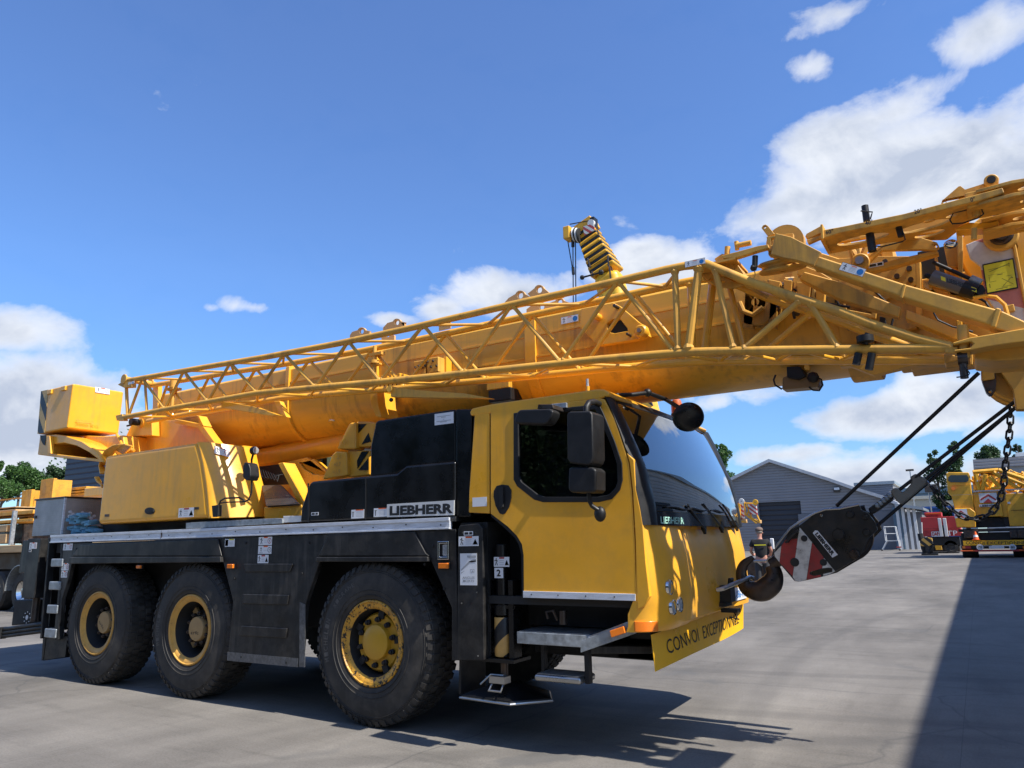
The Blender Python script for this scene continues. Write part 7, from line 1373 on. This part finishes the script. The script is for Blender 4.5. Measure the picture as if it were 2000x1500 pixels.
sh = [(0, 0, .92, .155, .125), (0, 0, 1.12, .165, .125), (0, .02, 1.32, .2, .13), (0, .02, 1.46, .11, .085), (.19, .02, 1.43, .078), (.255, .05, 1.27, .066), (-.19, .02, 1.43, .078), (-.255, .05, 1.27, .066)]
shm = skin('t_shirt', sh, [(0, 1), (1, 2), (2, 3), (2, 4), (4, 5), (2, 6), (6, 7)], 'shirt', man)
tr_ = [(0, 0, .95, .15, .125), (.10, 0, .84, .105), (.13, .02, .48, .082), (.145, 0, .1, .07), (-.10, 0, .84, .105), (-.11, .0, .48, .082), (-.12, -.02, .1, .07)]
skin('trousers', tr_, [(0, 1), (1, 2), (2, 3), (0, 4), (4, 5), (5, 6)], 'trousers', man)
for s_ in (.155, -.125): c = W3(s_, .06, .05); thingpart(M().ball(c, .14, 12, (.42, .95, .38)), 'shoe', 'cap', man)
c = W3(0, .05, 1.74); thingpart(M().ball(c, .108, 14, (1, 1.05, .72)), 'cap', 'cap', man); c = W3(0, .17, 1.72); thingpart(M().ball(c, .09, 10, (.9, .8, .12)), 'cap_peak', 'cap', man)
for s_ in (.085, -.085): thingpart(M().ball(W3(s_, .05, 1.655), .024, 8, (.5, .8, 1.2)), 'ear', 'skin', man)
thingpart(M().ball(W3(0, .145, 1.65), .018, 8), 'nose', 'skin', man)
hr_ = thingpart(M().ball(W3(0, .035, 1.675), .086, 12, (1, 1, .7)), 'hair', mat('grey hair', (.2, .18, .16), .8), man)
a = np.array(W3(-.17, -.135, 1.33)); m = M(); m.obox(a+sd_*.17, sd_*.15, fw*.006, np.array((0, 0, .011))); m.build('shirt_print', 'lemon', man)
for s_, b_ in ((.18, 1.04), (-.15, 1.10)):          # five fingers on each hand
    for k in range(5):
        o0 = np.array(W3(s_+(k-2)*.015, .40, b_)); L_ = (.045, .06, .068, .062, .05)[k]; M().path([o0, o0+fw*L_*.6, o0+fw*L_*.8+np.array((0, 0, -L_*.5))], .008, 6).build('finger', 'skin', man)
# dark tool trolley the man stands at
tv = empty('tool_trolley', W3(-.1, 1.0, 0), 'small dark tool trolley in front of the person by the workshop door', 'trolley')
c = W3(-.1, .9, 0); thingpart(M().box(c[0]-.5, c[0]+.45, c[1], c[1]+.5, .25, .95), 'cabinet', 'darksteel', tv, bevel=.02); thingpart(M().box(c[0]+.2, c[0]+.42, c[1], c[1]+.3, .95, 1.4), 'instrument', 'plastic', tv, bevel=.02); thingpart(M().box(c[0]+.34, c[0]+.44, c[1]-.02, c[1]+.05, 1.2, 1.5), 'white_canister', 'white', tv, bevel=.02)
for dx in (-.4, .35): thingpart(M().cyl((c[0]+dx, c[1]+.05, .12), .12, -.03, .03, 'y', 14), 'castor', 'rubber', tv)

# ================================================================ trees
def leafmat(nm, a, b):
    m, t, o = nt(nm); bs_ = N(t, 'ShaderNodeBsdfPrincipled', Roughness=.6); tr__ = N(t, 'ShaderNodeBsdfTranslucent'); g_ = N(t, 'ShaderNodeNewGeometry')
    r_ = ramp(t, g_.outputs['Random Per Island'], [(0., a), (.55, tuple((x+y)/2 for x, y in zip(a, b))), (1., b)]); L(t, r_.outputs[0], bs_.inputs['Base Color']); L(t, r_.outputs[0], tr__.inputs[0])
    mx_ = N(t, 'ShaderNodeMixShader'); mx_.inputs[0].default_value = .3; L(t, bs_.outputs[0], mx_.inputs[1]); L(t, tr__.outputs[0], mx_.inputs[2]); L(t, mx_.outputs[0], o.inputs[0]); return m
MAT['leaf'] = leafmat('leaves', (.02, .06, .012), (.09, .19, .035)); MAT['leafdark'] = leafmat('dark leaves', (.015, .04, .015), (.06, .12, .035)); MAT['bark'] = mat('bark', (.09, .07, .05), .9, var=.3)
def tree(px, top_, wpx, y, label, nm='tree', kind='round', lm='leaf', seed=1, n=5200, group=None, lf=1.):
    rg = np.random.default_rng(seed); P = np.array(on(px, top_, y=y)); dep = float((P-CAM)@_f); H = P[2]; Rr = wpx/2*dep/FOC; t0 = empty(nm, (P[0], y, 0), label, 'tree', group)
    cz = H-(Rr*1.1 if kind == 'round' else H*.36); hh = H-cz; th_ = max(.12, H*.022)
    m = M(); m.path([(P[0], y, 0), (P[0]+rg.normal(0, .1), y, H*.4), (P[0], y, H*.9)], th_, 8, r2=th_*.3)
    lobes = []
    for k in range(26 if kind == 'round' else 34):
        if kind == 'round': a, e, r0 = rg.uniform(0, 6.28), rg.uniform(-.9, 1.3), rg.uniform(.35, .8); c = np.array((math.cos(a)*math.cos(e)*Rr*r0, math.sin(a)*math.cos(e)*Rr*r0, math.sin(e)*hh*r0)); rr = Rr*rg.uniform(.22, .42)
        else:
            f = rg.uniform(-1, .96); w_ = Rr*(1-.55*max(0, f)**1.5); a = rg.uniform(0, 6.28); r0 = rg.uniform(.1, .75); c = np.array((math.cos(a)*w_*r0, math.sin(a)*w_*r0, f*hh)); rr = Rr*rg.uniform(.22, .42)*(1-.4*max(0, f))
        rr = min(rr, max(.15*Rr, hh-c[2])); lobes.append((c, rr)); cc = c+np.array((P[0], y, cz)); m.path([(P[0], y, max(.5, cc[2]-rr*1.5-abs(c[0])*.5)), tuple(cc)], th_*.35, 5, r2=.02)
    m.build('trunk', 'bark', t0)
    vs, fs = [], []
    for i in range(n):
        c, rr = lobes[i % len(lobes)]; d = rg.normal(size=3); d /= np.linalg.norm(d); r_ = rr*rg.uniform(.55, 1.08); p = c+d*r_+np.array((P[0], y, cz)); s_ = lf*max(.14, dep/FOC*2.2)*rg.uniform(.6, 1.3)
        u = rg.normal(size=3); u /= np.linalg.norm(u); v = np.cross(u, rg.normal(size=3)); v /= np.linalg.norm(v); o = len(vs)
        vs += [p-u*s_, p-v*s_*.55, p+u*s_, p+v*s_*.55]; fs.append((o, o+1, o+2, o+3))
    mm_ = M(); mm_.v = [tuple(map(float, q)) for q in vs]; mm_.f = fs; mm_.mi = [0]*len(fs); mm_.build('crown', lm, t0, smooth=False, fix=False)
tree(1822, 876, 46, 108, 'left poplar of the pair beyond the cream shed', 'poplar', 'tall', 'leafdark', 2)
tree(1864, 860, 46, 108, 'taller right poplar of the pair beyond the cream shed', 'poplar', 'tall', 'leafdark', 3, 6500)
tree(1930, 864, 52, 116, 'round dark tree above the parapet of the office block', 'tree', 'round', 'leafdark', 4)
tree(1984, 868, 34, 118, 'narrow tree partly hidden by the chain at the right edge', 'tree', 'tall', 'leafdark', 5, 3000)
tree(1408, 868, 58, 100, 'leafy tree between the windscreen pillar and the workshop gable', 'tree', 'tall', 'leaf', 6, 6000)
tree(46, 896, 66, 44, 'broad bushy tree behind the trailer posts on the left', 'tree', 'round', 'leaf', 7, 9000, lf=1.1)
tree(10, 925, 60, 40, 'lower bushy tree in front at the left edge', 'tree', 'round', 'leaf', 8, 6000)
tree(-6, 893, 30, 46, 'tree cut off by the left edge of the picture', 'tree', 'round', 'leaf', 9, 5000)
tree(70, 915, 50, 46, 'bushy tree leaning against the broad one on its right', 'tree', 'round', 'leaf', 12, 6000)
tree(114, 905, 56, 44, 'tree beside the left corner of the navy building', 'tree', 'round', 'leafdark', 10, 6000)
tree(97, 930, 30, 42, 'small shrub like tree left of the navy building', 'tree', 'round', 'leaf', 11, 3500)
hd = M()
rg = np.random.default_rng(5); hv, hf = [], []
for i in range(22000):
    x = rg.uniform(-150, -25); y = 66+rg.normal(0, 1.2); z = (abs(rg.normal(0, 1))*1.6+rg.uniform(0, 2.6)+1.2*math.sin(x*.31)+.8)*(2.6 if x < -85 else 1); s_ = .38; u = rg.normal(size=3); u /= np.linalg.norm(u); v = np.cross(u, rg.normal(size=3)); v /= np.linalg.norm(v); p = np.array((x, y, max(.1, z))); o = len(hv); hv += [p-u*s_, p-v*s_*.6, p+u*s_, p+v*s_*.6]; hf.append((o, o+1, o+2, o+3))
hd.v = [tuple(map(float, q)) for q in hv]; hd.f = hf; hd.mi = [0]*len(hf); tag(hd.build('hedge', 'leafdark', smooth=False, fix=False), 'far dark hedge closing the yard behind the cranes', 'hedge')
fb = empty('boundary_building', (-80, 95, 0), 'long low grey building far behind the parked crane', 'building'); thingpart(M().box(-140, -32, 95, 110, 0, 5.5), 'wall', 'cladgrey', fb, smooth=False); thingpart(M().box(-140.3, -31.7, 94.7, 110.3, 5.5, 5.9), 'roof', 'galv', fb)

# behind the photographer: unseen hall and trees added to cut sky fill and darken reflections
rh_ = empty('unseen_hall', (0, -24, 0), 'long dark clad hall added unseen behind the photographer to darken the reflections', 'building'); thingpart(M().box(-45, 26, -44, -24, 0, 8.5), 'wall', mat('dark brown cladding', (.07, .065, .06), .7), rh_, smooth=False); thingpart(M().box(-45.3, 26.3, -44.3, -23.6, 8.5, 8.9), 'roof', 'galv', rh_)
def tree_at(x, y, H, Rr, label, seed, n=5000, lm='leafdark'):
    rg = np.random.default_rng(seed); t0 = empty('tree', (x, y, 0), label, 'tree'); m = M().path([(x, y, 0), (x+.1, y, H*.5), (x, y, H*.9)], .22, 8, r2=.06); vs, fs = [], []
    lobes = [(np.array((rg.normal(0, Rr*.45), rg.normal(0, Rr*.45), H*.62+rg.normal(0, H*.16))), Rr*rg.uniform(.28, .45)) for _ in range(26)]
    for i in range(n):
        c, rr = lobes[i % 26]; d = rg.normal(size=3); d /= np.linalg.norm(d); p = c+d*rr*rg.uniform(.5, 1.1)+np.array((x, y, 0)); s_ = rg.uniform(.09, .2); u = rg.normal(size=3); u /= np.linalg.norm(u); v = np.cross(u, rg.normal(size=3)); v /= np.linalg.norm(v); o = len(vs); vs += [p-u*s_, p-v*s_*.55, p+u*s_, p+v*s_*.55]; fs.append((o, o+1, o+2, o+3))
    m.build('trunk', 'bark', t0); mm_ = M(); mm_.v = [tuple(map(float, q)) for q in vs]; mm_.f = fs; mm_.mi = [0]*len(fs); mm_.build('crown', lm, t0, smooth=False, fix=False)
for k, (x, y, H, r_) in enumerate(((-9, -17, 9, 4), (-1, -19, 10.5, 4.5), (8, -18, 9.5, 4), (15, -19, 11, 4.5), (-18, -18, 10, 4.5))): tree_at(x, y, H, r_, ['tree', 'taller tree', 'third tree', 'fourth tree', 'last tree'][k]+' of the unseen row added behind the photographer for the reflections', 50+k)
c3_ = copy_tree(c2_); c3_['label'] = 'yellow mobile crane parked before the pale hall, outside the picture, mirrored in the windscreen'; c3_.scale = (.68, .68, .68); c3_.location = Vector((5.0, -23.5, 0))+Vector(c2_.get('_org', (0, 0, 0)))*0
settle()
